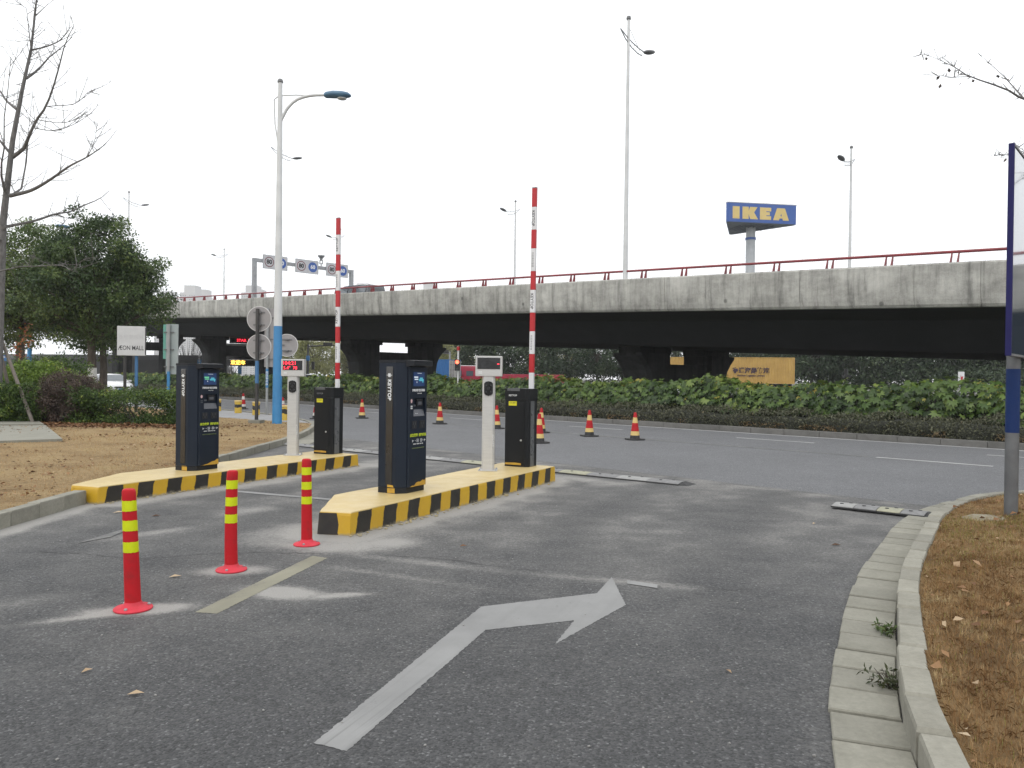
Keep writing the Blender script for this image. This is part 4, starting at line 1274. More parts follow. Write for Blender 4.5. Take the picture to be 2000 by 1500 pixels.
# ------------------------------------------------------------------ traffic cones
M_conered = mat('cone_red', (0.42, 0.016, 0.022), (0.33, 0.016, 0.02), scale=9, rough=0.6, spec=0.2)
M_coneyel = mat('cone_yellow', (0.62, 0.45, 0.17), (0.55, 0.40, 0.14), scale=9, rough=0.5)
M_conewhite = mat('cone_white', (0.60, 0.58, 0.54), (0.52, 0.50, 0.47), scale=9, rough=0.5)
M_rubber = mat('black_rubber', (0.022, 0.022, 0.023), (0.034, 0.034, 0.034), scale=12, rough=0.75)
def cone(label, xy, band, H=0.68, rz=0.3):
    t = thing('traffic_cone', label, 'traffic cone', (xy[0], xy[1], 0.0), rz, 'traffic cones along the main road')
    b = MB()
    n = 8
    s_ = 0.21
    oc = [(-s_, -s_ + 0.07), (-s_ + 0.07, -s_), (s_ - 0.07, -s_), (s_, -s_ + 0.07), (s_, s_ - 0.07), (s_ - 0.07, s_), (-s_ + 0.07, s_), (-s_, s_ - 0.07)]
    b.prism(oc, 0.0, 0.03)
    b.build('base', M_rubber, t)
    rad = lambda z: 0.125 - (0.125 - 0.033) * ((z - 0.03) / (H - 0.03))
    cuts = [(0.03, 0.115, M_rubber), (0.115, 0.215, band), (0.215, 0.42, M_conered), (0.42, 0.555, band), (0.555, H - 0.004, M_conered)]
    for k, (a, c_, m) in enumerate(cuts):
        pr = [(rad(a), a), (rad(c_), c_)]
        if k == 4: pr += [(0.028, H), (0.012, H + 0.001)]
        MB().lathe(pr, 20).build('collar_band' if m is band else 'cone_body', m, t, smooth=True)
    return t
cone('white-banded red cone behind the dark sign pole, far down the road', (-11.668, 33.813), M_conewhite)
cone('white-banded red cone half hidden between the blue post and camera column', (-8.441, 28.680), M_conewhite)
cone('lone yellow-banded cone between the left barrier and the nearer pay machine', (-5.307, 27.601), M_coneyel)
cone('yellow-banded cone right of the nearer pay machine', (-2.290, 24.849), M_coneyel)
cone('yellow-banded cone peeping out behind the right camera column', (-0.437, 22.936), M_coneyel)
cone('yellow-banded cone partly hidden behind the right barrier cabinet, nearer one', (0.646, 18.035), M_coneyel)
cone('yellow-banded cone right behind the barrier cabinet, farther of the two', (0.821, 21.439), M_coneyel)
cone('left of the two yellow-banded cones standing alone on the road', (2.036, 20.320), M_coneyel)
cone('right of the two yellow-banded cones standing alone on the road', (3.066, 19.302), M_coneyel)
cone('red cone hidden behind the left barrier cabinet with only base showing', (-6.770, 26.917), M_conewhite)

# ------------------------------------------------------------------ striped concrete bollards
def bollard_mat():
    m, t, p = new_mat('bollard_paint')
    tc = t.nodes.new('ShaderNodeTexCoord').outputs['Object']
    sp = t.nodes.new('ShaderNodeSeparateXYZ'); t.links.new(tc, sp.inputs[0])
    oi = t.nodes.new('ShaderNodeObjectInfo').outputs['Random']
    ad = node(t, 'ShaderNodeVectorMath', operation='ADD'); t.links.new(tc, ad.inputs[0]); t.links.new(oi, ad.inputs[1])
    wb = noise(t, 6, 3, 0.6, vec=ad.outputs[0])
    a = node(t, 'ShaderNodeMath', operation='MULTIPLY_ADD'); t.links.new(wb, a.inputs[0]); a.inputs[1].default_value = 0.22; t.links.new(sp.outputs[2], a.inputs[2])
    msk = ramp(t, a.outputs[0], [(0.30, g3(0)), (0.31, g3(1)), (0.44, g3(1)), (0.45, g3(0))])
    col = mixc(t, msk, (0.56, 0.38, 0.05), (0.02, 0.019, 0.018))
    wr = ramp(t, noise(t, 18, 5, 0.75, vec=ad.outputs[0]), [(0.58, g3(0)), (0.68, g3(0.8))])
    t.links.new(mixc(t, wr, col, (0.42, 0.38, 0.28)), p.inputs['Base Color'])
    p.inputs['Roughness'].default_value = 0.6
    return m
M_boll = bollard_mat()
for xy, lb, sc_ in (((-11.184, 29.593), 'squat yellow and black bollard farthest left, just right of the farther pay machine', 1.0), ((-9.950, 28.302), 'squat yellow and black bollard left of the dark sign pole', 1.0),
                    ((-8.903, 27.099), 'squat yellow and black bollard hidden behind the dark sign pole', 1.0), ((-7.038, 24.137), 'squat yellow and black bollard right of the blue lamp post', 1.0)):
    t = thing('bollard', lb, 'bollard', (xy[0], xy[1], 0.098), 0, 'yellow and black bollards on the pavement corner')
    MB().lathe([(0.125, 0), (0.125, 0.40)], 20).build('drum', M_boll, t, smooth=True)
    MB().lathe([(0.128, 0.402), (0.135, 0.41), (0.135, 0.445), (0.118, 0.462)], 20).build('cap', M_coneyel, t, smooth=True)

# ------------------------------------------------------------------ rubber speed humps
M_hgrey = mat('hump_grey', (0.16, 0.16, 0.16), (0.21, 0.21, 0.21), scale=14, rough=0.8, bmp=0.4, bscale=80)
M_hyel = mat('hump_yellow', (0.33, 0.32, 0.22), (0.25, 0.25, 0.19), scale=12, rough=0.7, bmp=0.4, bscale=80)
M_hwhite = mat('hump_white', (0.30, 0.30, 0.29), (0.23, 0.23, 0.225), scale=12, rough=0.7, bmp=0.4, bscale=80)
def hump(label, a, b, n, seq, zb):
    a, b = Vector(a), Vector(b)
    d = b - a
    ang = math.atan2(d.y, d.x)
    t = thing('speed_hump', label, 'speed hump', (a.x, a.y, zb), ang, 'rubber speed humps at the lane mouth')
    L = d.length / n
    pr = [(-0.17, 0.010), (-0.17, 0.022), (-0.09, 0.036), (-0.03, 0.042), (0.03, 0.042), (0.09, 0.036), (0.17, 0.022), (0.17, 0.010)][::-1]
    for k in range(n):
        m = {'g': M_hgrey, 'y': M_hyel, 'w': M_hwhite}[seq[k % len(seq)]]
        sg = MB().extr(pr, 'x', k * L + 0.004, (k + 1) * L - 0.004).build('hump_segment', m, t)
        for q in (0.35, 0.65):
            MB().lathe([(0.022, 0.0), (0.02, 0.006)], 10, (k * L + L * q, -0.05 if q < 0.5 else 0.05, 0.040)).build('bolt_hole', M_rubber, sg)
    MB().box((d.length / 2, 0, 0.008), (d.length, 0.37, 0.016)).build('shadow_base', M_rubber, t)  # black strip added to draw the shadow under the hump's front edge
    for x, s_ in ((d.length + 0.002, 1),):
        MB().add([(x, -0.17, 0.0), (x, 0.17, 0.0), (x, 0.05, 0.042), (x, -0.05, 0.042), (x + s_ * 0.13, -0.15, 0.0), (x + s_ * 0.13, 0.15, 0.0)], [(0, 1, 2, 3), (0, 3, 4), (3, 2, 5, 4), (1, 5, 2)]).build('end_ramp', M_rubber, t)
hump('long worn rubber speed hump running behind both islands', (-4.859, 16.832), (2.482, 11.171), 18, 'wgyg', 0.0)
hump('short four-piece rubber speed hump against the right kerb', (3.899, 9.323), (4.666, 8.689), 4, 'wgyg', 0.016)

# ------------------------------------------------------------------ street lamp on the lawn corner
M_poleblue = mat('blue_pole_paint', (0.045, 0.22, 0.46), (0.04, 0.19, 0.40), scale=3, rough=0.4)
M_headblue = mat('lamp_head_blue', (0.07, 0.16, 0.25), (0.06, 0.13, 0.21), scale=4, rough=0.4)
M_diff = mat('lamp_diffuser', (0.55, 0.57, 0.58), (0.5, 0.52, 0.53), scale=4, rough=0.3)
def street_lamp(loc, H, az, label, det=True):
    t = thing('street_lamp', label, 'street lamp', loc, az)
    rr = lambda z: 0.135 - 0.075 * z / H
    zb = 2.75
    MB().tube([(0, 0, 0), (0, 0, zb)], [rr(0), rr(zb)], 20).build('painted_foot', M_poleblue, t, smooth=True)
    MB().tube([(0, 0, zb + 0.001), (0, 0, H)], [rr(zb), rr(H)], 20).build('pole', M_lampwhite, t, smooth=True)
    MB().lathe([(0.03, -0.02), (0.08, 0.0), (0.082, 0.04), (0.06, 0.09), (0.02, 0.11)], 16, (0, 0, H)).build('finial', M_lamphead, t, smooth=True)
    a = spline([(0.03, 0, H - 1.05), (0.16, 0, H - 0.78), (0.40, 0, H - 0.52), (0.70, 0, H - 0.40), (1.0, 0, H - 0.36), (1.3, 0, H - 0.36)], 0.15)
    MB().tube([tuple(q) for q in a], 0.042, 10).build('arm', M_lampwhite, t, smooth=True)
    b = spline([(-0.02, 0, H - 1.85), (-0.10, 0, H - 1.35), (-0.21, 0, H - 0.8), (-0.19, 0, H - 0.52), (-0.06, 0, H - 0.38), (0.4, 0, H - 0.35), (0.8, 0, H - 0.37)], 0.12)
    MB().tube([tuple(q) for q in b], 0.020, 8).build('curved_rod', M_lampwhite, t, smooth=True)
    n = 14
    vs = []
    secs = [(1.25, 0.05, 0.05, 0.0), (1.30, 0.10, 0.085, 0.0), (1.5, 0.15, 0.10, 0.01), (1.75, 0.15, 0.10, 0.0), (1.92, 0.12, 0.07, -0.01), (2.0, 0.05, 0.03, -0.03)]
    for x, w_, h_, dz in secs:
        vs += [(x, w_ * math.cos(2 * math.pi * k / n), H - 0.36 + dz + h_ * math.sin(2 * math.pi * k / n)) for k in range(n)]
    fs = [(i * n + k, i * n + (k + 1) % n, (i + 1) * n + (k + 1) % n, (i + 1) * n + k) for i in range(len(secs) - 1) for k in range(n)]
    hd = MB().add(vs, fs + [tuple(range(n - 1, -1, -1)), tuple(range(5 * n, 6 * n))]).build('lamp_head', M_headblue, t, smooth=True)
    MB().lathe([(0.03, -0.05), (0.12, -0.02), (0.13, 0.0)], 14, (1.75, 0, H - 0.46)).build('diffuser', M_diff, hd, smooth=True)
    return t
x, y, _ = (-6.543, 21.704, 0.120)
street_lamp((x, y, 0.11), 9.52, R(-4), 'tall white street lamp with blue foot and blue head on the lawn corner')
street_lamp((-27.6, 44.5, 0.1), 10.2, R(20), 'distant street lamp with blue head behind the bare tree at left')

# ------------------------------------------------------------------ road signs seen from behind
M_signback = mat('sign_back_grey', (0.30, 0.285, 0.285), (0.26, 0.25, 0.25), scale=3, rough=0.45, metal=0.2)
M_bracket = mat('bracket_steel', (0.16, 0.16, 0.165), (0.12, 0.12, 0.125), scale=5, rough=0.5)
M_poledark = mat('dark_sign_pole', (0.045, 0.042, 0.04), (0.035, 0.033, 0.032), scale=4, rough=0.5)
M_polegrey = mat('grey_sign_pole', (0.30, 0.31, 0.31), (0.24, 0.25, 0.25), scale=4, rough=0.45)
M_bandblue = mat('blue_pole_band', (0.05, 0.16, 0.33), (0.045, 0.14, 0.29), scale=4, rough=0.45)
M_rim = mat('sign_rim', (0.62, 0.61, 0.60), (0.55, 0.54, 0.54), scale=4, rough=0.4)
def round_plate(t, c, r):
    """c = centre; back looks at -y"""
    n = 36
    rm = MB()
    o_ = disc((c[0], c[2]), r, c[1], n); i_ = disc((c[0], c[2]), r - 0.018, c[1] - 0.001, n)
    f_ = disc((c[0], c[2]), r, c[1] + 0.02, n)
    rm.add(o_ + i_ + f_, [(k, (k + 1) % n, n + (k + 1) % n, n + k) for k in range(n)] + [(k, 2 * n + k, 2 * n + (k + 1) % n, (k + 1) % n) for k in range(n)])
    pl = MB().add(disc((c[0], c[2]), r - 0.012, c[1] + 0.002, n) + disc((c[0], c[2]), r - 0.012, c[1] + 0.018, n), [tuple(range(n)), tuple(range(2 * n - 1, n - 1, -1))]).build('round_plate', M_signback, t)
    rm.build('rim', M_rim, pl)
    br = MB()
    for dz in (-r * 0.48, r * 0.5):
        br.box((c[0], c[1] - 0.012, c[2] + dz), (r * 0.9, 0.02, 0.035)); br.box((c[0], c[1] - 0.05, c[2] + dz), (0.15, 0.06, 0.05))
    br.build('bracket', M_bracket, pl, kind='stuff')
sx, sy, _ = (-7.188, 21.924, 0.200)
rs = thing('road_sign', 'two round road signs seen from behind, stacked on a dark pole', 'road sign', (sx, sy, 0.11), -0.1)
MB().tube([(0, 0, 0.0), (0, 0, 3.25)], 0.05, 14).build('pole', M_poledark, rs, smooth=True)
MB().tube([(0, 0, 1.15), (0, 0, 1.78)], 0.0525, 14).build('band', M_bandblue, rs, smooth=True)
MB().box((0, 0, 0.055), (0.34, 0.34, 0.13), bev=0.015).build('footing', M_slab, rs)
for zz in (2.97, 2.18): round_plate(rs, (0.01, 0.085, zz), 0.36)
x, y, _ = (-8.601, 27.326, 0.100)
rs = thing('road_sign', 'tall grey rectangular sign plate seen from behind with a round plate beside it', 'road sign', (x, y, 0.1), -0.05)
MB().tube([(0, 0, 0), (0, 0, 3.75)], 0.045, 12).build('pole', M_polegrey, rs, smooth=True)
MB().tube([(0, 0, 0.95), (0, 0, 1.62)], 0.047, 12).build('band', M_poleblue, rs, smooth=True)
text('联邦停车场', 0.10, M_print, rs, (0.0, -0.05, 1.28), (0, 0, -1), (1, 0, 0), ext=0.001)
pl = MB().box((0.13, 0.07, 2.7), (0.52, 0.02, 2.05), bev=0.006).build('plate', M_signback, rs)
bk = MB()
for zz in (1.95, 2.65, 3.4): bk.box((0.1, 0.035, zz), (0.32, 0.03, 0.04))
bk.build('bracket', M_bracket, rs, kind='stuff')
round_plate(rs, (0.66, 0.10, 2.45), 0.40)
MB().box((0.33, 0.10, 2.45), (0.5, 0.04, 0.05)).build('side_arm', M_bracket, rs)

x, y = (-10.95, 24.8)
rs = thing('road_sign', 'grey and green sign plate seen from behind on a grey pole over the hedge', 'road sign', (x, y, 0.12), R(-8))
MB().tube([(0, 0, 0), (0, 0, 2.95)], 0.045, 12).build('pole', M_polegrey, rs, smooth=True)
MB().tube([(0, 0, 0.3), (0, 0, 1.45)], 0.047, 12).build('band', M_poleblue, rs, smooth=True)
M_plategreen = mat('plate_green', (0.10, 0.30, 0.24), (0.12, 0.33, 0.27), scale=2, rough=0.4)
M_platepale = mat('plate_pale', (0.30, 0.34, 0.34), (0.26, 0.30, 0.30), scale=2, rough=0.4)
MB().box((0.075, 0.07, 2.16), (0.42, 0.02, 1.6), bev=0.005).build('plate', M_platepale, rs)
MB().box((-0.185, 0.07, 2.4), (0.095, 0.018, 1.1), bev=0.004).build('green_strip', M_plategreen, rs)
bk = MB()
for zz in (1.6, 2.15, 2.7): bk.box((-0.02, 0.04, zz), (0.34, 0.03, 0.035))
bk.build('bracket', M_bracket, rs, kind='stuff')

# ------------------------------------------------------------------ mall sign on two posts
M_board = mat('sign_board_white', (0.56, 0.56, 0.56), (0.50, 0.50, 0.50), scale=3, rough=0.45)
M_letter = mat('sign_letter_grey', (0.035, 0.035, 0.04), (0.055, 0.055, 0.055), scale=9, rough=0.5)
M_ghost = mat('faded_letter', (0.44, 0.44, 0.45), (0.50, 0.50, 0.50), scale=16, rough=0.5)
cx, cy, cz = (-12.721, 26.000, 2.576)
ms = thing('mall_sign', 'white square sign board with dark letters on two posts behind the hedge', 'sign', (cx, cy, 0.12), R(14))
bz = cz - 0.12
bd = MB().box((0, 0, bz), (0.86, 0.16, 0.98), bev=0.02).build('board', M_board, ms)
MB().box((0.4355, 0.0, bz), (0.012, 0.13, 0.9)).build('side_panel', M_black, bd)
text('ÆON MALL', 0.205, M_letter, bd, (0.0, -0.0815, bz - 0.24), (1, 0, 0), (0, 0, 1), ext=0.001, sx=0.74, bold=0.002)
text('永旺梦乐城', 0.15, M_ghost, bd, (0.0, -0.0815, bz + 0.12), (1, 0, 0), (0, 0, 1), ext=0.001)
MB().tube([(-0.2, 0.02, 0), (-0.2, 0.02, bz - 0.485)], 0.05, 10).build('post', M_poledark, ms, smooth=True)
MB().tube([(0.15, 0.02, 0), (0.15, 0.02, 0.95)], 0.05, 10).build('post', M_poledark, ms, smooth=True)
MB().tube([(0.15, 0.02, 0.951), (0.15, 0.02, bz - 0.485)], 0.052, 10).build('post', M_bandblue, ms, smooth=True)

# ------------------------------------------------------------------ mirror-faced board on the right
def mirror_mat():
    m, t, p = new_mat('glossy_board_face')
    tc = t.nodes.new('ShaderNodeTexCoord').outputs['Object']
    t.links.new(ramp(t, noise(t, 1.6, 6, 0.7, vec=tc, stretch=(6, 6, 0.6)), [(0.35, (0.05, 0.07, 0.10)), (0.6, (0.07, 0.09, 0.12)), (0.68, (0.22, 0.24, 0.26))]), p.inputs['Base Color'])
    p.inputs['Roughness'].default_value = 0.08
    p.inputs['Specular IOR Level'].default_value = 0.8
    p.inputs['Coat Weight'].default_value = 0.5
    return m
M_mirror = mirror_mat()
M_trim = mat('blue_trim', (0.010, 0.009, 0.085), (0.009, 0.008, 0.07), scale=3, rough=0.5, spec=0.25)
M_navyband = mat('navy_pole_band', (0.005, 0.024, 0.105), (0.004, 0.02, 0.09), scale=3, rough=0.5, spec=0.25)
M_polegalv = mat('galvanised_pole', (0.15, 0.155, 0.16), (0.11, 0.113, 0.117), scale=5, rough=0.45, metal=0.3)
sb = thing('sign_board', 'tall glossy board with blue edge on a grey pole with blue band, right edge', 'sign', (5.15, 8.0, 0.0), math.atan2(0.75, 0.66))
MB().tube([(0, 0, 0.05), (0, 0, 1.0)], 0.063, 24).build('pole', M_polegalv, sb, smooth=True)
MB().tube([(0, 0, 1.0), (0, 0, 1.655)], 0.0645, 24).build('painted_band', M_navyband, sb, smooth=True)
MB().tube([(0, 0, 1.655), (0, 0, 3.5)], 0.063, 24).build('pole', M_polegalv, sb, smooth=True)
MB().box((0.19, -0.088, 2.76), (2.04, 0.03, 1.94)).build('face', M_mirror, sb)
for xx in (-0.845, 1.225): MB().box((xx, -0.085, 2.76), (0.025, 0.05, 1.99)).build('edge_trim', M_trim, sb)
MB().box((0.19, -0.085, 1.777), (2.04, 0.05, 0.022)).build('bottom_rail', M_bracket, sb)
MB().box((0.19, -0.085, 3.743), (2.04, 0.05, 0.022)).build('top_rail', M_bracket, sb)
M_soilstone = concrete('dirty_stone', (0.26, 0.235, 0.17), (0.16, 0.13, 0.085), streak=False, bmp=0.6, scale=9)
st = MB().lathe([(0.22, -0.05), (0.23, 0.01), (0.17, 0.035), (0.03, 0.04)], 7).build('footing_stone', M_soilstone, loc=(4.78, 7.80, 0.13))
tag(st, 'flat pale concrete footing in the grass before the right-hand pole', 'footing')

# ------------------------------------------------------------------ concrete covers on the lawn
t = thing('concrete_cover', 'pale concrete slabs lying in the dry lawn at the left edge', 'slab', (0, 0, 0))
q1 = [(-9.899, 14.205, 0.210), (-8.718, 15.107, 0.210), (-11.506, 19.189, 0.210), (-13.017, 18.675, 0.210)]
q2 = [(-12.837, 18.416, 0.240), (-11.372, 18.924, 0.240), (-12.360, 20.299, 0.240), (-13.765, 19.747, 0.240)]
for q in (q1, q2):
    MB().prism([p[:2] for p in q], 0.05, q[0][2]).build('slab', M_slab, t)

# ------------------------------------------------------------------ signals
M_sigblack = mat('signal_black', (0.02, 0.02, 0.021), (0.028, 0.028, 0.028), scale=6, rough=0.45)
M_sigred = glow('signal_red', (1.0, 0.10, 0.05), 4.0)
M_off = mat('signal_off', (0.05, 0.05, 0.045), (0.04, 0.04, 0.04), scale=6, rough=0.3)
x, y, _ = (-2.542, 36.059, 1.493)
tl = thing('traffic_light', 'small traffic light showing red on a post behind the hedge', 'traffic light', (x, y, 0.12), R(-5))
MB().tube([(0.03, 0.06, 0), (0.03, 0.06, 2.62)], 0.045, 10).build('post', M_armwhite, tl, smooth=True)
MB().tube([(0.03, 0.06, 2.62), (0.03, 0.06, 2.80)], 0.075, 10).build('post_cap', M_armred, tl, smooth=True)
hs = MB().box((0, 0, 1.94), (0.25, 0.10, 0.52), bev=0.015).build('housing', M_sigblack, tl)
for k, m in enumerate((M_sigred, M_off)):
    zc = 2.08 - 0.25 * k
    MB().tube([(0, -0.052, zc), (0, -0.058, zc)], 0.085, 20).build('lens', m, hs)
    vz = MB()
    n = 14
    vz.add([(0.1 * math.cos(math.pi * a / n), yy, zc + 0.1 * math.sin(math.pi * a / n)) for yy in (-0.05, -0.15) for a in range(n + 1)], [(a, a + 1, n + 2 + a, n + 1 + a) for a in range(n)])
    vz.build('visor', M_sigblack, hs)
def mast_signal(px_pole, D, ztop, arm_px, label, m, heads, hside=None):
    x0 = (px_pole - 1000) / 1520 * D
    t = thing('traffic_light', label, 'traffic light', (x0, D, 0), 0)
    L = (arm_px - px_pole) / 1520 * D
    MB().tube([(0, 0, 0), (0, 0, ztop)], [0.16, 0.11], 12).build('mast', m, t, smooth=True)
    MB().tube([(0, 0, ztop - 0.25), (L, 0, ztop + 0.05)], [0.10, 0.05], 10).build('arm', m, t, smooth=True)
    for hx in heads:
        x_ = (hx - px_pole) / 1520 * D
        h_ = MB().box((x_, -0.1, ztop + 0.02), (1.1, 0.2, 0.42), bev=0.03).build('signal_head', M_sigblack, t)
        for k in (-0.33, 0, 0.33):
            MB().tube([(x_ + k, -0.205, ztop + 0.02), (x_ + k, -0.215, ztop + 0.02)], 0.13, 12).build('lens', M_off, h_)
    if hside:
        MB().box((0.05, -0.18, hside), (0.42, 0.2, 0.6), bev=0.03).build('control_box', M_bandblue, t)
        MB().box((0.65, -0.1, hside - 0.9), (0.34, 0.22, 1.0), bev=0.03).build('side_signal', M_sigblack, t)
    return t
mast_signal(601, 95, 5.3, 690, 'black signal mast with long arm in front of the yellow-green willows', M_dark, (640,), 3.6)
mast_signal(878, 105, 4.9, 832, 'grey signal mast with arm and signal heads above the red truck', M_steel, (842, 858, 868))

# ------------------------------------------------------------------ entrance gate with message displays, under the elevated road
M_ledamber = glow('led_amber', (1.0, 0.55, 0.08), 3.0)
M_canopy = mat('canopy_white', (0.55, 0.57, 0.56), (0.48, 0.50, 0.49), scale=2, rough=0.5)
gx0, gy0 = -29.7, 84.0
gt = thing('entrance_gate', 'dark entrance gate with red and amber message displays under the elevated road', 'gate', (gx0, gy0, 0), R(12))
for x in (-1.7, 2.3): MB().box((x, 0.2, 2.4), (0.35, 0.5, 4.8)).build('leg', M_sigblack, gt)
MB().prism([(-2.1, -0.9), (2.7, -0.9), (2.7, 0.9), (-2.1, 0.9)], 4.35, 4.8).build('canopy', M_canopy, gt)
d1 = MB().box((0.6, -0.5, 3.7), (3.4, 0.3, 1.2)).build('upper_display', M_glassblack, gt)
text('STAR 171', 0.62, M_ledred, d1, (0.7, -0.66, 3.98), (1, 0, 0), (0, 0, 1), name='led_text', ext=0.01, bold=0.015)
d2 = MB().box((0.5, -0.5, 2.75), (3.2, 0.3, 0.66)).build('lower_display', M_glassblack, gt)
text('欢迎车', 0.5, M_ledamber, d2, (0.2, -0.66, 2.75), (1, 0, 0), (0, 0, 1), name='led_text', ext=0.01, bold=0.012)
d3 = MB().box((0.8, -0.5, 5.15), (3.0, 0.3, 0.6)).build('display_reflection', M_glassblack, gt)  # reflection of the red row, built as an added glowing board
text('STAR 171', 0.42, M_ledred, d3, (0.9, -0.66, 5.15), (1, 0, 0), (0, 0, 1), name='led_text', ext=0.01, bold=0.008)
for px, D, lb in ((468, 92, 'narrow blue banner with white characters below the message displays'), (389, 92, 'narrow blue banner with white characters left of the pier behind the farther pay machine')):
    x = (px - 1000) / 1520 * D
    b = thing('banner_post', lb, 'banner', (x, D, 0), 0.1)
    MB().tube([(0, 0.1, 0), (0, 0.1, 3.4)], 0.05, 8).build('post', M_steel, b)
    MB().box((0, 0, 2.35), (0.42, 0.04, 1.7)).build('panel', M_poleblue, b)
    text('停\n车\n场\n入\n口', 0.28, M_print, b, (0, -0.025, 3.0), (1, 0, 0), (0, 0, 1), ext=0.002, bold=0.004)
M_wallg = concrete('boundary_wall_concrete', (0.17, 0.17, 0.168), (0.13, 0.13, 0.13), streak=False, scale=0.5)
wl = thing('boundary_wall', 'long grey wall with dark coping behind the trees at left', 'wall', (-58, 102, 0), R(-12))
MB().box((0, 0, 1.6), (46, 0.4, 3.3)).build('wall_face', M_wallg, wl)
MB().box((0, 0, 3.55), (46, 0.7, 0.6)).build('coping', M_bracket, wl)
x = (1877 - 1000) / 1520 * 62
b = thing('notice_sign', 'small white notice sign with red mark under the elevated road at right', 'sign', (x, 62, 0), 0)
MB().tube([(0, 0.06, 0), (0, 0.06, 2.4)], 0.05, 8).build('post', M_steel, b)
MB().box((0, 0, 1.95), (0.48, 0.05, 0.95)).build('panel', M_armwhite, b)
MB().add([(-0.05, -0.03, 1.65), (0.09, -0.03, 1.72), (0.15, -0.03, 2.1), (0.02, -0.03, 2.0), (-0.06, -0.03, 2.18)], [(0, 1, 2, 3, 4)]).build('red_mark', M_armred, b)
x = (1652 - 1000) / 1520 * 48
b = thing('drain_pipe', 'dark vertical pipe under the elevated road behind the right hedge', 'pipe', (x, 48, 0), 0)
MB().tube([(0, 0, 0), (0, 0, 2.3)], 0.11, 10).build('pipe', M_dark, b, smooth=True)
MB().box((0, 0, 1.85), (0.4, 0.3, 0.16)).build('clamp', M_dark, b)

# ------------------------------------------------------------------ vehicles
M_cwhite = mat('car_white', (0.70, 0.71, 0.72), (0.66, 0.67, 0.68), scale=1, rough=0.25, coat=0.6)
M_cdark = mat('car_charcoal', (0.05, 0.052, 0.056), (0.045, 0.046, 0.05), scale=1, rough=0.25, coat=0.6)
M_cglass = mat('car_glass', (0.10, 0.12, 0.135), (0.08, 0.095, 0.11), scale=1, rough=0.08, coat=0.5)
M_tyre = mat('tyre', (0.02, 0.02, 0.021), (0.028, 0.028, 0.028), scale=9, rough=0.8)
M_rimm = mat('wheel_rim', (0.36, 0.37, 0.38), (0.30, 0.31, 0.32), scale=5, rough=0.3, metal=0.6)
M_headl = mat('headlight', (0.55, 0.57, 0.60), (0.42, 0.44, 0.47), scale=7, rough=0.1, coat=0.8)
M_taill = mat('taillight', (0.35, 0.01, 0.012), (0.28, 0.01, 0.01), scale=7, rough=0.15)
def wheel(t, x, y, r=0.33, w_=0.2, sgn=1):
    mb = MB().lathe([(r * 0.62, -w_ / 2), (r * 0.93, -w_ / 2), (r, -w_ / 2 + 0.03), (r, w_ / 2 - 0.03), (r * 0.93, w_ / 2), (r * 0.62, w_ / 2)], 20)
    mb.v = [(x + a, y + c, r + b) for a, b, c in mb.v]
    o = mb.build('wheel', M_tyre, t, smooth=True)
    rm = MB()
    n = 5
    for k in range(n):
        a = 2 * math.pi * k / n
        p0 = [(0.05, -0.03), (r * 0.62, -0.05), (r * 0.62, 0.05), (0.05, 0.03)]
        vs = [(x + u * math.cos(a) - v * math.sin(a), y + sgn * (w_ / 2 + 0.004), r + u * math.sin(a) + v * math.cos(a)) for u, v in p0]
        rm.add(vs, [(0, 1, 2, 3)])
    rm.build('rim', M_rimm, o)
def loft(secs):
    """secs: list of rings of equal length"""
    mb = MB()
    n = len(secs[0])
    vs = [p for r_ in secs for p in r_]
    fs = [(i * n + k, i * n + (k + 1) % n, (i + 1) * n + (k + 1) % n, (i + 1) * n + k) for i in range(len(secs) - 1) for k in range(n)]
    return mb.add(vs, fs + [tuple(range(n - 1, -1, -1)), tuple(range((len(secs) - 1) * n, len(secs) * n))])
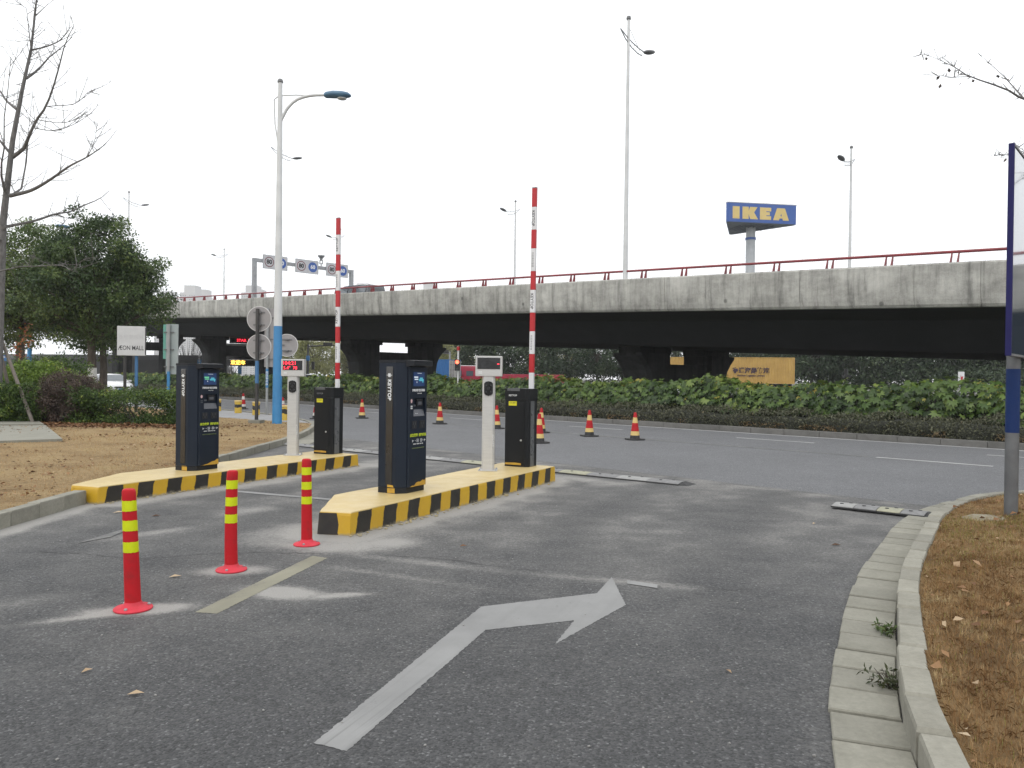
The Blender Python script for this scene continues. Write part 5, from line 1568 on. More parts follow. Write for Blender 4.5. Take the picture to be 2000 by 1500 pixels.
def car(label, loc, rz, paint, style='sedan', group=None):
    """front looks at +x, wheels on z=0"""
    t = thing('car', label, 'car', loc, rz, group)
    if style == 'van':
        L, Wd, belt, roof = 4.9, 1.75, 1.05, 1.95
        body = [(-2.45, 0.35, 0.95, 0.80), (-2.40, 0.24, 1.05, 0.86), (-1.2, 0.2, 1.08, 0.875), (0.8, 0.2, 1.08, 0.875), (1.7, 0.2, 1.02, 0.87), (2.2, 0.24, 0.90, 0.82), (2.42, 0.32, 0.75, 0.72)]
        cab = [(-2.36, 0.84, 1.02, 1.05), (-2.2, 0.74, 0.74, roof - 0.08), (-1.6, 0.74, 0.74, roof), (0.6, 0.74, 0.74, roof), (0.95, 0.72, 0.72, roof - 0.1), (1.85, 0.80, 0.80, 1.03)]
    else:
        hi = 0.12 if style == 'suv' else 0.0
        L, Wd, belt, roof = 4.6, 1.8, 0.92 + hi, 1.46 + 1.6 * hi
        body = [(-2.28, 0.40, 0.86 + hi, 0.70), (-2.2, 0.25, 0.98 + hi, 0.82), (-1.4, 0.2, 1.0 + hi, 0.89), (0.0, 0.2, 0.96 + hi, 0.90), (1.1, 0.2, 0.94 + hi, 0.89), (1.8, 0.22, 0.83 + hi, 0.85), (2.15, 0.28, 0.72 + hi, 0.78), (2.30, 0.36, 0.60 + hi, 0.62)]
        cab = [(-1.9 if style == 'sedan' else -2.15, 0, 0, belt + 0.04), (-1.0 if style == 'sedan' else -1.8, 0, 0, roof - 0.04), (-0.4, 0, 0, roof), (0.2, 0, 0, roof - 0.03), (0.45, 0, 0, roof - 0.1), (1.2, 0, 0, belt)]
    secs = []
    for x, z0, z1, hw in body:
        zm = z0 + (z1 - z0) * 0.55
        secs.append([(x, -hw * 0.93, z0), (x, -hw, zm), (x, -hw * 0.96, z1 - 0.06), (x, -hw * 0.82, z1), (x, hw * 0.82, z1), (x, hw * 0.96, z1 - 0.06), (x, hw, zm), (x, hw * 0.93, z0)][::-1])
    loft(secs).build('body', paint, t, smooth=True)
    cs = []
    hwb, hwt = Wd / 2 * 0.88, Wd / 2 * 0.70
    for x, a, b, z in cab:
        f = (z - belt) / (roof - belt)
        hw = hwb + (hwt - hwb) * max(0, f)
        zb = belt - 0.04
        cs.append([(x, -hwb, zb), (x, -hw, z - 0.05 * (f > 0.5)), (x, -hw + 0.1, z), (x, hw - 0.1, z), (x, hw, z - 0.05 * (f > 0.5)), (x, hwb, zb)][::-1])
    loft(cs).build('cabin', paint, t, smooth=True)
    # glass set 8 mm proud of the cabin
    def lerp(a, b, u): return tuple(p + (q - p) * u for p, q in zip(a, b))
    x1, x2 = cab[-1][0], cab[-2][0]
    z1, z2 = cab[-1][3], cab[-2][3]
    nx, nz = (z2 - z1), (x1 - x2)
    k_ = 0.012 / math.hypot(nx, nz)
    ws = [(x1 - 0.06 + nx * k_, -hwb * 0.90, z1 + 0.04 + nz * k_), (x1 - 0.06 + nx * k_, hwb * 0.90, z1 + 0.04 + nz * k_), (x2 + nx * k_, hwt * 0.93, z2 + nz * k_), (x2 + nx * k_, -hwt * 0.93, z2 + nz * k_)]
    MB().add(ws, [(0, 1, 2, 3)]).build('windscreen', M_cglass, t)
    xr1, xr2, zr1, zr2 = cab[0][0], cab[1][0], cab[0][3], cab[1][3]
    nx, nz = -(zr2 - zr1), (xr2 - xr1)
    k_ = 0.012 / math.hypot(nx, nz)
    MB().add([(xr1 + 0.04 + nx * k_, -hwb * 0.85, zr1 + 0.05 + nz * k_), (xr2 + nx * k_, -hwt * 0.9, zr2 - 0.04 + nz * k_), (xr2 + nx * k_, hwt * 0.9, zr2 - 0.04 + nz * k_), (xr1 + 0.04 + nx * k_, hwb * 0.85, zr1 + 0.05 + nz * k_)], [(0, 1, 2, 3)]).build('rear_window', M_cglass, t)
    zt = roof - 0.11
    fz = (zt - belt) / (roof - belt)
    hz = hwb + (hwt - hwb) * fz
    for s_ in (-1, 1):
        e = 0.014
        for xa, xb, xc, xd in ((0.0, x1 - 0.28, x2 - 0.08, 0.0), (xr1 + 0.32, -0.08, -0.08, xr2 + 0.12)):
            vs = [(xa, s_ * (hwb + e), belt + 0.03), (xb, s_ * (hwb + e), belt + 0.03), (xc, s_ * (hz + e), zt), (xd, s_ * (hz + e), zt)]
            MB().add(vs, [(0, 1, 2, 3)]).build('side_window', M_cglass, t)
        MB().box((x1 - 0.30, s_ * (Wd / 2 + 0.06), belt + 0.05), (0.12, 0.2, 0.13), bev=0.03).build('mirror', paint, t)
        xf = body[-2][0]
        zf = body[-2][2] - 0.12
        MB().add([(xf + 0.03, s_ * 0.44, zf - 0.06), (xf - 0.12, s_ * 0.80, zf - 0.02), (xf - 0.30, s_ * 0.855, zf + 0.09), (xf - 0.02, s_ * 0.58, zf + 0.07)], [(0, 1, 2, 3)]).build('headlight', M_headl, t)
        MB().box((body[0][0] + 0.05, s_ * 0.66, body[0][2] - 0.08), (0.08, 0.26, 0.16), bev=0.02).build('taillight', M_taill, t)
        for xw in (-1.38, 1.38): wheel(t, xw, s_ * (Wd / 2 - 0.11), sgn=s_)
    MB().box((body[-1][0] + 0.004, 0, body[-1][2] - 0.06), (0.03, 0.9, 0.10), bev=0.01).build('grille', M_sigblack, t)
    MB().box((body[-1][0] + 0.02, 0, 0.40), (0.02, 0.44, 0.13)).build('number_plate', M_poleblue, t)
    return t
HR = R(-45)
car('white saloon car coming along the main road behind the brown bush', RP(-58.2, 18.6, 0.0), HR, M_cwhite, 'sedan')
x, y, _ = (-22.393, 89.568, 0.637)
car('white car roof showing over the hedge left of the left barrier arm', (x, y, 0.0), HR + 0.3, M_cwhite, 'suv')
x, y, _ = (-17.937, 84.405, 0.726)
car('white car half hidden behind the pier right of the left barrier arm', (x, y, 0.0), HR + math.pi, M_cwhite, 'suv')
car('white van with only its roof showing over the hedge right of the barrier', RP(-38.5, 56, 0.0), HR + math.pi + 0.35, M_cwhite, 'van')
lx = -43.6
car('dark van driving on the elevated road behind the white lamp post', RP(lx, 29.0, zp(lx) - 0.9), HR + math.pi, M_cdark, 'van')
car('white van parked under the trees at the far right behind the hedge', RP(-4, 72, 0.0), HR + 0.5, M_cwhite, 'van')

# ------------------------------------------------------------------ lorries
M_blue = mat('container_blue', (0.035, 0.15, 0.38), (0.03, 0.13, 0.34), scale=2, rough=0.5)
M_redc = mat('lorry_red', (0.33, 0.02, 0.045), (0.28, 0.018, 0.04), scale=2, rough=0.4)
M_ochre = mat('container_ochre', (0.43, 0.27, 0.07), (0.37, 0.225, 0.055), scale=1.2, rough=0.55)
M_ochred = mat('container_rust', (0.32, 0.18, 0.09), (0.26, 0.14, 0.075), scale=2.5, rough=0.6)
M_greyc = mat('container_door_grey', (0.40, 0.39, 0.37), (0.33, 0.32, 0.31), scale=2, rough=0.5)
M_frame = mat('chassis', (0.03, 0.03, 0.032), (0.045, 0.042, 0.04), scale=4, rough=0.7)
M_txt = mat('purple_print', (0.035, 0.018, 0.035), (0.045, 0.022, 0.045), scale=4, rough=0.5)
def container(t, x0, x1, zb, H, m, dm, Wd=2.44):
    """corrugated box along x; doors at x1"""
    n = int((x1 - x0) / 0.14)
    for s_ in (-1, 1):
        xs_ = np.linspace(x0 + 0.08, x1 - 0.08, n * 2)
        vs, fs = [], []
        for i, x in enumerate(xs_):
            o_ = 0.0 if (i // 2) % 2 else 0.035
            y_ = s_ * (Wd / 2 - 0.01 - o_)
            vs += [(x, y_, zb + 0.08), (x, y_, zb + H - 0.08)]
        fs = [(2 * i, 2 * i + 2, 2 * i + 3, 2 * i + 1) for i in range(len(xs_) - 1)]
        MB().add(vs, fs).build('side_wall', m, t)
        fr = MB()
        fr.box(((x0 + x1) / 2, s_ * (Wd / 2 - 0.04), zb + 0.05), (x1 - x0, 0.08, 0.1)); fr.box(((x0 + x1) / 2, s_ * (Wd / 2 - 0.04), zb + H - 0.05), (x1 - x0, 0.08, 0.1))
        for x in (x0 + 0.06, x1 - 0.06): fr.box((x, s_ * (Wd / 2 - 0.043), zb + H / 2), (0.11, 0.08, H - 0.202))
        fr.build('frame', m, t)
    MB().box(((x0 + x1) / 2, 0, zb + H - 0.04), (x1 - x0 - 0.1, Wd - 0.17, 0.05)).build('roof', m, t)
    MB().box(((x0 + x1) / 2, 0, zb + 0.04), (x1 - x0 - 0.1, Wd - 0.17, 0.06)).build('floor', M_frame, t)
    MB().box((x0 + 0.05, 0, zb + H / 2), (0.06, Wd - 0.2, H - 0.2)).build('front_wall', m, t)
    for s_ in (-1, 1):
        d_ = MB().box((x1 - 0.03, s_ * Wd / 4, zb + H / 2), (0.06, Wd / 2 - 0.06, H - 0.22), bev=0.01).build('door', dm, t)
        lk = MB()
        for k in (0.3, 0.75):
            yy = s_ * (0.1 + k * (Wd / 2 - 0.2))
            lk.tube([(x1 + 0.03, yy, zb + 0.15), (x1 + 0.03, yy, zb + H - 0.15)], 0.022, 6)
            for zz in (0.25, 0.5, 0.75): lk.box((x1 + 0.02, yy, zb + H * zz), (0.05, 0.2, 0.05))
        lk.build('lock_bar', M_frame, d_)
def chassis(t, x0, x1, ax):
    MB().box(((x0 + x1) / 2, 0, 1.05), (x1 - x0, 0.9, 0.28)).build('chassis', M_frame, t)
    for x in ax:
        for s_ in (-1, 1): wheel(t, x, s_ * 1.02, 0.5, 0.36, s_)
def cabin(t, x0, m):
    """cab-over tractor with its nose at +x"""
    MB().box((x0 + 1.0, 0, 1.95), (2.0, 2.4, 2.3), bev=0.14).build('cab', m, t, smooth=True)
    MB().prism([(x0 + 0.1, -1.1), (x0 + 1.6, -1.1), (x0 + 1.6, 1.1), (x0 + 0.1, 1.1)], 3.08, 3.75, top=[(x0 + 0.1, -1.0), (x0 + 0.9, -1.0), (x0 + 0.9, 1.0), (x0 + 0.1, 1.0)]).build('roof_fairing', m, t)
    MB().box((x0 + 2.005, 0, 2.4), (0.03, 2.1, 0.95), bev=0.01).build('windscreen', M_cglass, t)
    for s_ in (-1, 1):
        MB().box((x0 + 1.3, s_ * 1.203, 2.4), (0.9, 0.02, 0.75)).build('side_window', M_cglass, t)
        MB().box((x0 + 2.0, s_ * 0.85, 1.1), (0.05, 0.4, 0.25), bev=0.02).build('headlight', M_headl, t)
        MB().box((x0 + 1.95, s_ * 1.38, 2.4), (0.12, 0.16, 0.6), bev=0.03).build('mirror', M_frame, t)
    MB().box((x0 + 2.0, 0, 1.45), (0.04, 1.6, 0.5)).build('grille', M_frame, t)

# ochre container lorry, broadside on
yc = 84.0
xa, xb = (1290 - 1000) / 1520 * yc, (1546 - 1000) / 1520 * yc
t = thing('container_lorry', 'ochre shipping container with dark lettering on a lorry beyond the elevated road', 'lorry', ((xa + xb) / 2, yc, 0), R(-15))
hl = (xb - xa) / 2 * 1.0
container(t, -hl - 0.2, hl - 0.2, 1.22, 2.75, M_ochre, M_ochred)
chassis(t, -hl - 2.6, hl - 0.4, (hl - 1.2, hl - 2.5, hl - 3.8, -hl + 0.4, -hl - 1.9))
MB().box((-hl - 1.6, 0, 2.4), (2.2, 2.4, 2.6), bev=0.15).build('cab', M_cwhite, t, smooth=True)
text('亨通海晨物流', 0.62, M_txt, t, (2.5, -1.235, 2.55), (1, 0, 0), (0, 0, 1), ext=0.006, bold=0.03)
text('Haichen Logistics Limited', 0.27, M_txt, t, (2.5, -1.235, 2.05), (1, 0, 0), (0, 0, 1), ext=0.006, bold=0.008, sx=1.0)
# blue box lorry
yc = 88.0
t = thing('container_lorry', 'blue container lorry with grey doors beyond the hedge', 'lorry', ((856 - 1000) / 1520 * yc, yc, 0), R(-28))
container(t, -3.6, 2.2, 1.15, 2.3, M_blue, M_greyc)
chassis(t, -6.2, 2.0, (1.0, -0.4, -5.0))
MB().box((-5.2, 0, 2.2), (2.0, 2.4, 2.4), bev=0.15).build('cab', M_redc, t, smooth=True)
MB().box((-5.4, -1.21, 2.6), (0.9, 0.02, 0.7)).build('side_window', M_cglass, t)
# red low lorry
yc = 92.0
t = thing('flatbed_lorry', 'red lorry with a low red flatbed right of the blue container', 'lorry', ((915 - 1000) / 1520 * yc, yc, 0), R(180))
MB().box((0.2, 0, 1.75), (3.4, 2.4, 2.2), bev=0.3).build('cab', M_redc, t, smooth=True)
MB().box((0.2, 0, 2.83), (2.9, 2.1, 0.12), bev=0.04).build('roof_rack', M_armwhite, t)
MB().box((-0.2, 1.205, 1.95), (0.8, 0.03, 0.6)).build('side_window', M_cglass, t)
MB().box((1.1, 1.205, 1.95), (0.7, 0.03, 0.6)).build('side_window', M_cglass, t)
MB().box((-6.4, 0, 1.45), (9.6, 2.4, 0.95), bev=0.03).build('flatbed', M_redc, t)
chassis(t, -11.0, 1.8, (-9.6, -8.3, -2.2, 1.0))
# blue lorry at the left edge, on the main road
t = thing('box_lorry', 'blue and white lorry glimpsed behind the tree stakes at the left edge', 'lorry', RP(-96, 18.6, 0), HR)
container(t, -3.4, 2.2, 1.1, 2.1, M_blue, M_cwhite)
MB().box((-0.6, -1.232, 2.5), (5.4, 0.012, 0.55)).build('white_stripe', M_cwhite, t)
MB().box((3.4, 0, 1.8), (1.9, 2.2, 2.2), bev=0.2).build('cab', M_blue, t, smooth=True)
MB().box((4.36, 0, 2.2), (0.03, 1.9, 0.8)).build('windscreen', M_cglass, t)
chassis(t, -3.3, 4.2, (-2.0, 3.3))

# ------------------------------------------------------------------ vegetation helpers
def leaves(C, Rr, n_per, L, Wd, up=0.3, flat=0.75, seed=0, droop=0.2):
    """n_per leaves round every clump centre C (k,3) with radius Rr (k,)"""
    r = np.random.default_rng(seed)
    k = len(C)
    n = k * n_per
    cid = np.repeat(np.arange(k), n_per)
    d = r.normal(size=(n, 3)); d /= np.linalg.norm(d, axis=1)[:, None]
    rad = Rr[cid] * r.random(n) ** 0.45
    p = C[cid] + d * rad[:, None] * np.array([1, 1, flat])
    ax = d * 0.6 + r.normal(size=(n, 3)) * 0.7; ax[:, 2] -= droop
    ax /= np.linalg.norm(ax, axis=1)[:, None]
    nr = r.normal(size=(n, 3)) * 0.6 + d * 0.5; nr[:, 2] += up * 2
    sd = np.cross(ax, nr); sd /= np.linalg.norm(sd, axis=1)[:, None] + 1e-9
    s = r.uniform(0.65, 1.25, n)[:, None]
    tip = p + ax * L * s
    mid = p + ax * L * 0.5 * s + np.cross(sd, ax) * (L * 0.10) * s
    V = np.stack([p, mid + sd * Wd / 2 * s, tip, mid - sd * Wd / 2 * s], 1).reshape(-1, 3)
    F = np.arange(4 * n).reshape(-1, 4)
    cv = r.random(k)
    v = np.clip(0.62 * cv[cid] + 0.38 * r.random(n), 0, 1)
    return V, F, np.repeat(v, 4)

def crown_clumps(c, rad, n, cr, seed, shell=0.55, lump=0.25):
    r = np.random.default_rng(seed)
    d = r.normal(size=(n, 3)); d /= np.linalg.norm(d, axis=1)[:, None]
    rr = (r.random(n) ** (1 - shell) * 0.55 + 0.45)
    bump_ = 1 + lump * np.sin(d[:, 0] * 4.1 + seed) * np.cos(d[:, 1] * 3.7 + 2 * seed) + lump * 0.6 * np.sin(d[:, 2] * 6 + seed)
    C = np.array(c) + d * (rr * bump_)[:, None] * np.array(rad)
    return C, cr * r.uniform(0.6, 1.3, n)

M_bark = mat('bark_brown', (0.085, 0.068, 0.052), (0.05, 0.042, 0.034), scale=14, rough=0.9, bmp=0.7, bscale=40, stretch=(1, 1, 0.25))
M_barkg = mat('bark_grey', (0.155, 0.15, 0.145), (0.085, 0.082, 0.08), scale=16, rough=0.9, bmp=0.6, bscale=50, stretch=(1, 1, 0.3))
M_lime_wash = mat('limewash', (0.58, 0.58, 0.56), (0.48, 0.48, 0.46), scale=9, rough=0.9)
M_camphor = leafmat('camphor_leaf', [(0.0, (0.018, 0.036, 0.013)), (0.4, (0.044, 0.078, 0.025)), (0.75, (0.088, 0.135, 0.04)), (1.0, (0.15, 0.19, 0.055))], 0.22)
M_camphor2 = leafmat('light_leaf', [(0.0, (0.03, 0.056, 0.016)), (0.5, (0.095, 0.145, 0.036)), (1.0, (0.21, 0.25, 0.065))], 0.28)
M_darkleaf = leafmat('far_dark_leaf', [(0.0, (0.02, 0.036, 0.02)), (0.5, (0.042, 0.068, 0.034)), (1.0, (0.085, 0.115, 0.05))], 0.2)
M_willow = leafmat('willow_leaf', [(0.0, (0.16, 0.17, 0.06)), (0.5, (0.24, 0.25, 0.09)), (1.0, (0.32, 0.31, 0.14))], 0.35)
M_fats = leafmat('lobed_leaf', [(0.0, (0.026, 0.05, 0.014)), (0.35, (0.065, 0.115, 0.026)), (0.75, (0.14, 0.205, 0.045)), (0.95, (0.24, 0.29, 0.065)), (1.0, (0.30, 0.24, 0.05))], 0.22, rough=0.4)
M_lowshrub = leafmat('low_shrub_leaf', [(0.0, (0.04, 0.042, 0.026)), (0.5, (0.088, 0.092, 0.056)), (0.85, (0.14, 0.145, 0.085)), (1.0, (0.20, 0.12, 0.055))], 0.2)
M_bushg = leafmat('bright_bush_leaf', [(0.0, (0.05, 0.09, 0.016)), (0.4, (0.12, 0.20, 0.03)), (0.85, (0.22, 0.31, 0.05)), (1.0, (0.34, 0.36, 0.08))], 0.25)
M_bushd = leafmat('dark_hedge_leaf', [(0.0, (0.018, 0.040, 0.012)), (0.4, (0.052, 0.095, 0.02)), (0.8, (0.11, 0.175, 0.032)), (0.95, (0.24, 0.28, 0.05)), (1.0, (0.24, 0.26, 0.06))], 0.22)
M_bushb = leafmat('brown_bush_leaf', [(0.0, (0.034, 0.024, 0.02)), (0.5, (0.075, 0.052, 0.042)), (0.9, (0.12, 0.085, 0.062)), (1.0, (0.09, 0.10, 0.045))], 0.2)
M_dry = leafmat('dry_blade', [(0.0, (0.16, 0.085, 0.038)), (0.35, (0.32, 0.195, 0.092)), (0.65, (0.44, 0.295, 0.15)), (0.80, (0.50, 0.39, 0.22)), (0.83, (0.20, 0.19, 0.055)), (1.0, (0.34, 0.31, 0.10))], 0.25, rough=0.85, spec=0.1)
M_litter = leafmat('dead_leaf', [(0.0, (0.07, 0.035, 0.018)), (0.4, (0.17, 0.085, 0.04)), (0.75, (0.29, 0.17, 0.085)), (1.0, (0.46, 0.36, 0.24))], 0.15, rough=0.7, spec=0.2)
M_orange = leafmat('orange_leaf', [(0.0, (0.22, 0.06, 0.025)), (1.0, (0.40, 0.15, 0.06))], 0.3)
M_weed = leafmat('weed_leaf', [(0.0, (0.04, 0.07, 0.02)), (0.6, (0.09, 0.14, 0.035)), (1.0, (0.16, 0.10, 0.05))], 0.25)

def limb(mb, a, b, r0, r1, sag=0.0, n=5, r=rnd):
    a, b = Vector(a), Vector(b)
    pts = []
    for i in range(n + 1):
        u = i / n
        p = a.lerp(b, u)
        p.z += sag * math.sin(math.pi * u)
        if 0 < i < n: p += Vector((r.uniform(-1, 1), r.uniform(-1, 1), r.uniform(-1, 1))) * (b - a).length * 0.025
        pts.append(p)
    mb.tube(pts, [r0 + (r1 - r0) * i / n for i in range(n + 1)], 7)

def broad_tree(name, label, loc, H, rad, zc, nclump, nleaf, leaf, mat_, seed, wash=0.0, rt=0.16, bark=None, group=None, cr=0.55, extra=()):
    r = random.Random(seed)
    t = thing(name, label, 'tree', loc, 0, group)
    zt = zc - rad[2] * 0.72
    tm = MB()
    tm.tube([(0, 0, -0.1), (0.02, 0.01, zt * 0.5), (r.uniform(-.1, .1), r.uniform(-.1, .1), zt), (0.1, 0, zc)], [rt * 1.15, rt * 0.92, rt * 0.8, rt * 0.4], 12)
    tm.build('trunk', bark or M_bark, t, smooth=True)
    if wash: MB().tube([(0, 0, -0.05), (0.012, 0.006, wash)], [rt * 1.17, rt * 1.02], 14).build('limewashed_foot', M_lime_wash, t, smooth=True)
    lm = MB()
    C, Rr = crown_clumps((0, 0, zc), rad, nclump, cr, seed)
    for q in extra:
        C = np.vstack([C, np.array(q[:3])[None] + np.random.default_rng(seed).normal(size=(q[3], 3)) * q[4]])
        Rr = np.r_[Rr, np.full(q[3], cr * 0.8)]
    ii = list(range(len(C))); r.shuffle(ii)
    for i in ii[:min(26, len(ii))]:
        z0 = r.uniform(zt * 0.85, zc * 0.95)
        limb(lm, (0.03, 0, z0), C[i], rt * 0.42, 0.02, sag=-0.15)
    lm.build('limbs', bark or M_bark, t, smooth=True)
    V, F, a = leaves(C, Rr, nleaf, leaf, leaf * 0.5, seed=seed)
    np_mesh('crown', V, F, mat_, a, t)
    return t

broad_tree('camphor_tree', 'round dark evergreen tree with whitewashed trunk behind the brown bush', (-16.75, 31.0, 0.1), 7.6, (2.2, 2.2, 2.3), 4.85, 205, 190, 0.13, M_camphor, 21, wash=1.6, rt=0.17, cr=0.52,
           extra=((2.6, -0.3, 4.05, 10, 0.32), (1.9, 0, 5.4, 14, 0.4), (0.1, 0.3, 7.2, 8, 0.35), (-1.6, 0.3, 6.3, 10, 0.4)))
broad_tree('camphor_tree', 'lighter green evergreen tree at the left edge behind the bare tree', (-23.4, 37.0, 0.1), 8.3, (2.7, 2.4, 2.6), 5.5, 210, 150, 0.15, M_camphor2, 34, rt=0.2, cr=0.7, extra=((2.4, -0.5, 3.6, 14, 0.5), (-1.8, -0.5, 3.6, 12, 0.5)))
broad_tree('camphor_tree', 'dark evergreen crown between the two left trees, farther back', (-22.6, 43.0, 0.1), 7.5, (2.8, 2.5, 2.5), 5.0, 150, 120, 0.17, M_camphor, 55, rt=0.2, cr=0.75)

# trees beyond the elevated road
def far_tree(px, D, H, w_, mt, label, seed, name='roadside_tree'):
    broad_tree(name, label, ((px - 1000) / 1520 * D, D, 0), H, (w_, w_ * 0.9, H * 0.42), H * 0.57, 95, 80, 0.40, mt, seed, rt=0.18, group='trees beyond the elevated road', cr=1.15)
ft = [(940, 112, 8.0, 3.6, 'dark tree right of the red lorry cab, beyond the bridge'), (1005, 118, 9.0, 3.8, 'dark tree behind the left edge of the right barrier arm'), (1060, 108, 8.5, 3.4, 'dark tree just right of the right barrier arm, beyond the bridge'),
      (1110, 120, 9.5, 4.0, 'dark tree above the white van roof'), (1165, 110, 9.0, 3.6, 'dark tree right of the white van roof'), (1215, 116, 9.0, 3.8, 'dark tree just left of the stocky pier'),
      (1585, 95, 8.0, 3.6, 'dark tree just right of the ochre container'), (1640, 100, 8.0, 3.6, 'dark tree behind the dark vertical pipe'), (1705, 92, 7.5, 3.2, 'dark tree with clear trunk right of the vertical pipe'), (1770, 98, 8.5, 3.6, 'dark tree in the middle of the gap under the bridge at right'),
      (1830, 90, 8.0, 3.2, 'dark tree left of the white notice sign'), (1900, 96, 8.0, 3.4, 'dark tree behind the white notice sign'), (1950, 88, 7.0, 2.6, 'dark tree next to the right-hand pole, beyond the bridge'), (2020, 90, 8.0, 3.2, 'dark tree at the right picture edge behind the pole')]
ft += [(1345, 112, 9.0, 3.8, 'dark tree seen through the opening of the stocky pier'), (1420, 108, 8.5, 3.8, 'dark tree behind the left end of the ochre container'), (1480, 112, 9.0, 4.0, 'dark tree behind the middle of the ochre container'), (1535, 106, 8.5, 3.8, 'dark tree behind the doors of the ochre container')]
for i, (px, D, H, w_, lb) in enumerate(ft): far_tree(px, D, H, w_, M_darkleaf, lb, 100 + i)
for i, (px, D, H, w_, lb) in enumerate([(618, 150, 9.5, 4.2, 'yellow-green willow left of the left barrier arm, beyond the bridge'), (655, 165, 10.5, 4.6, 'yellow-green willow behind the left barrier arm'), (690, 155, 9.0, 4.0, 'yellow-green willow beside the left pier of the blue truck'), (575, 160, 9.0, 4.0, 'yellow-green willow behind the round sign and lamp post'),
                                        (850, 150, 8.5, 4.0, 'pale willow behind the blue container'), (895, 160, 9.0, 4.2, 'pale willow behind the red traffic light'), (1092, 150, 10, 3.0, 'pale willow top between the dark trees right of the barrier arm')]):
    far_tree(px, D, H, w_, M_willow, lb, 200 + i, 'willow_tree')
for i, (px, D, H, w_, lb) in enumerate([(368, 108, 7.5, 2.6, 'leafless grey bush under the bridge left of the message displays'), (452, 125, 5.0, 2.4, 'leafless grey bush under the message displays')]):
    x = (px - 1000) / 1520 * D
    t = thing('bare_bush', lb, 'bush', (x, D, 0))
    mb = MB(); r = random.Random(300 + i)
    for k in range(60):
        a = r.uniform(0, 6.28); L_ = r.uniform(0.5, 1) * H; s_ = r.uniform(0.1, 0.55)
        limb(mb, (0, 0, 0), (math.cos(a) * L_ * s_, math.sin(a) * L_ * s_, L_ * 0.95), 0.05, 0.01, 0.2, 4, r)
    mb.build('branches', M_barkg, t)

# ------------------------------------------------------------------ median planting
def rp_arr(lx, p, z): return np.stack([SQ * (lx + p), SQ * (p - lx), z], -1)
def fatsia():
    r = np.random.default_rng(5)
    n = 15000
    lx = -75 + 97 * r.random(n) ** 0.8
    u = r.random(n)
    # hummocky front and top: profile from the foot of the front face over the top to the back
    hum = 1 + 0.07 * np.sin(lx * 1.7) + 0.07 * np.sin(lx * 0.83 + 1) + 0.05 * r.normal(size=n)
    front = u < 0.55
    q = np.where(front, u / 0.55, (u - 0.55) / 0.45)
    z = np.where(front, 0.55 + 0.72 * q, 1.22 + 0.10 * np.sin(q * 3)) * hum
    p = np.where(front, 22.35 + 0.45 * q ** 1.6, 22.8 + 1.9 * q) + r.normal(size=n) * 0.10
    spike = r.random(n) < 0.05
    z = z + spike * r.uniform(0.03, 0.20, n) + 0.06
    C = rp_arr(lx, p, z)
    nr = rp_arr(r.normal(size=n) * 0.35, np.where(front, -0.75, -0.15) + r.normal(size=n) * 0.3, np.full(n, 0.0))
    nr[:, 2] = np.where(front, 0.65, 1.0) + r.normal(size=n) * 0.25
    nr /= np.linalg.norm(nr, axis=1)[:, None]
    ref = rp_arr(r.normal(size=n) * 0.6, np.full(n, -1.0), np.zeros(n)); ref[:, 2] = -0.5 + r.normal(size=n) * 0.3
    e1 = ref - nr * (ref * nr).sum(1)[:, None]; e1 /= np.linalg.norm(e1, axis=1)[:, None]
    e2 = np.cross(nr, e1)
    S_ = 0.06 + 0.19 * r.random(n) ** 1.2
    Vs, vv = [], []
    val = np.clip(0.30 + 0.25 * r.normal(size=n) + 0.25 * (~front) + 0.12 * np.sin(lx * 0.9), 0, 0.985)  # top leaves picked lighter: light from above painted into the leaf tone
    val[r.random(n) < 0.006] = 1.0
    for k in range(7):
        a = (k - 3) * 0.62
        ln = S_ * (1.0 - 0.10 * abs(k - 3))
        d = e1 * math.cos(a) + e2 * math.sin(a)
        s = -e1 * math.sin(a) + e2 * math.cos(a)
        tip = C + d * ln[:, None] - nr * (ln * 0.22)[:, None]
        mid = C + d * (ln * 0.58)[:, None]
        wd = (ln * 0.19)[:, None]
        Vs.append(np.stack([C - nr * 0.01, mid + s * wd, tip, mid - s * wd], 1))
        vv.append(np.repeat(val, 4))
    V = np.concatenate(Vs).reshape(-1, 3)
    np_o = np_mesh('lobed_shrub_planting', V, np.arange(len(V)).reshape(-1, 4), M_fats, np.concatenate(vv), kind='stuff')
    tag(np_o, 'dense green planting of large lobed leaves along the median', 'planting')
fatsia()
def fill(lx0, lx1, p0, p1, z0, z1, n, L, mt, name, label, cat, seed, lxpow=1.0, dense_top=0.6, vfun=None):
    r = np.random.default_rng(seed)
    lx = lx0 + (lx1 - lx0) * r.random(n) ** lxpow
    u = r.random(n)
    top = u < dense_top
    hum = 1 + 0.10 * np.sin(lx * 2.3) + 0.08 * np.sin(lx * 5.1 + 2) + 0.05 * r.normal(size=n)
    z = np.where(top, z1 * hum, z0 + (z1 * hum - z0) * r.random(n))
    p = np.where(top, p0 + (p1 - p0) * r.random(n), p0 + 0.12 * np.abs(r.normal(size=n)) + 0.05 * np.sin(lx * 3.3))
    z = np.where(top, z - 0.35 * np.clip((p0 + 0.35 - p) / 0.35, 0, 1) ** 2, z)
    C = rp_arr(lx, p, z)
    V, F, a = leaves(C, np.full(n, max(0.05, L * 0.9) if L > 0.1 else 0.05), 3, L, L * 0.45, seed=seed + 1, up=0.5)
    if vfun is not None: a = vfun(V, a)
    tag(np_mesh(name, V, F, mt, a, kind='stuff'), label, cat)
def dryfoot(V, a):
    lx = (V[:, 0] - V[:, 1]) * SQ
    k = (V[:, 2] < 0.32) & (np.sin(lx * 1.1) + np.sin(lx * 2.7) > 0.1)
    a = a * 0.93
    a[k] = 0.9 + 0.1 * a[k]
    return a
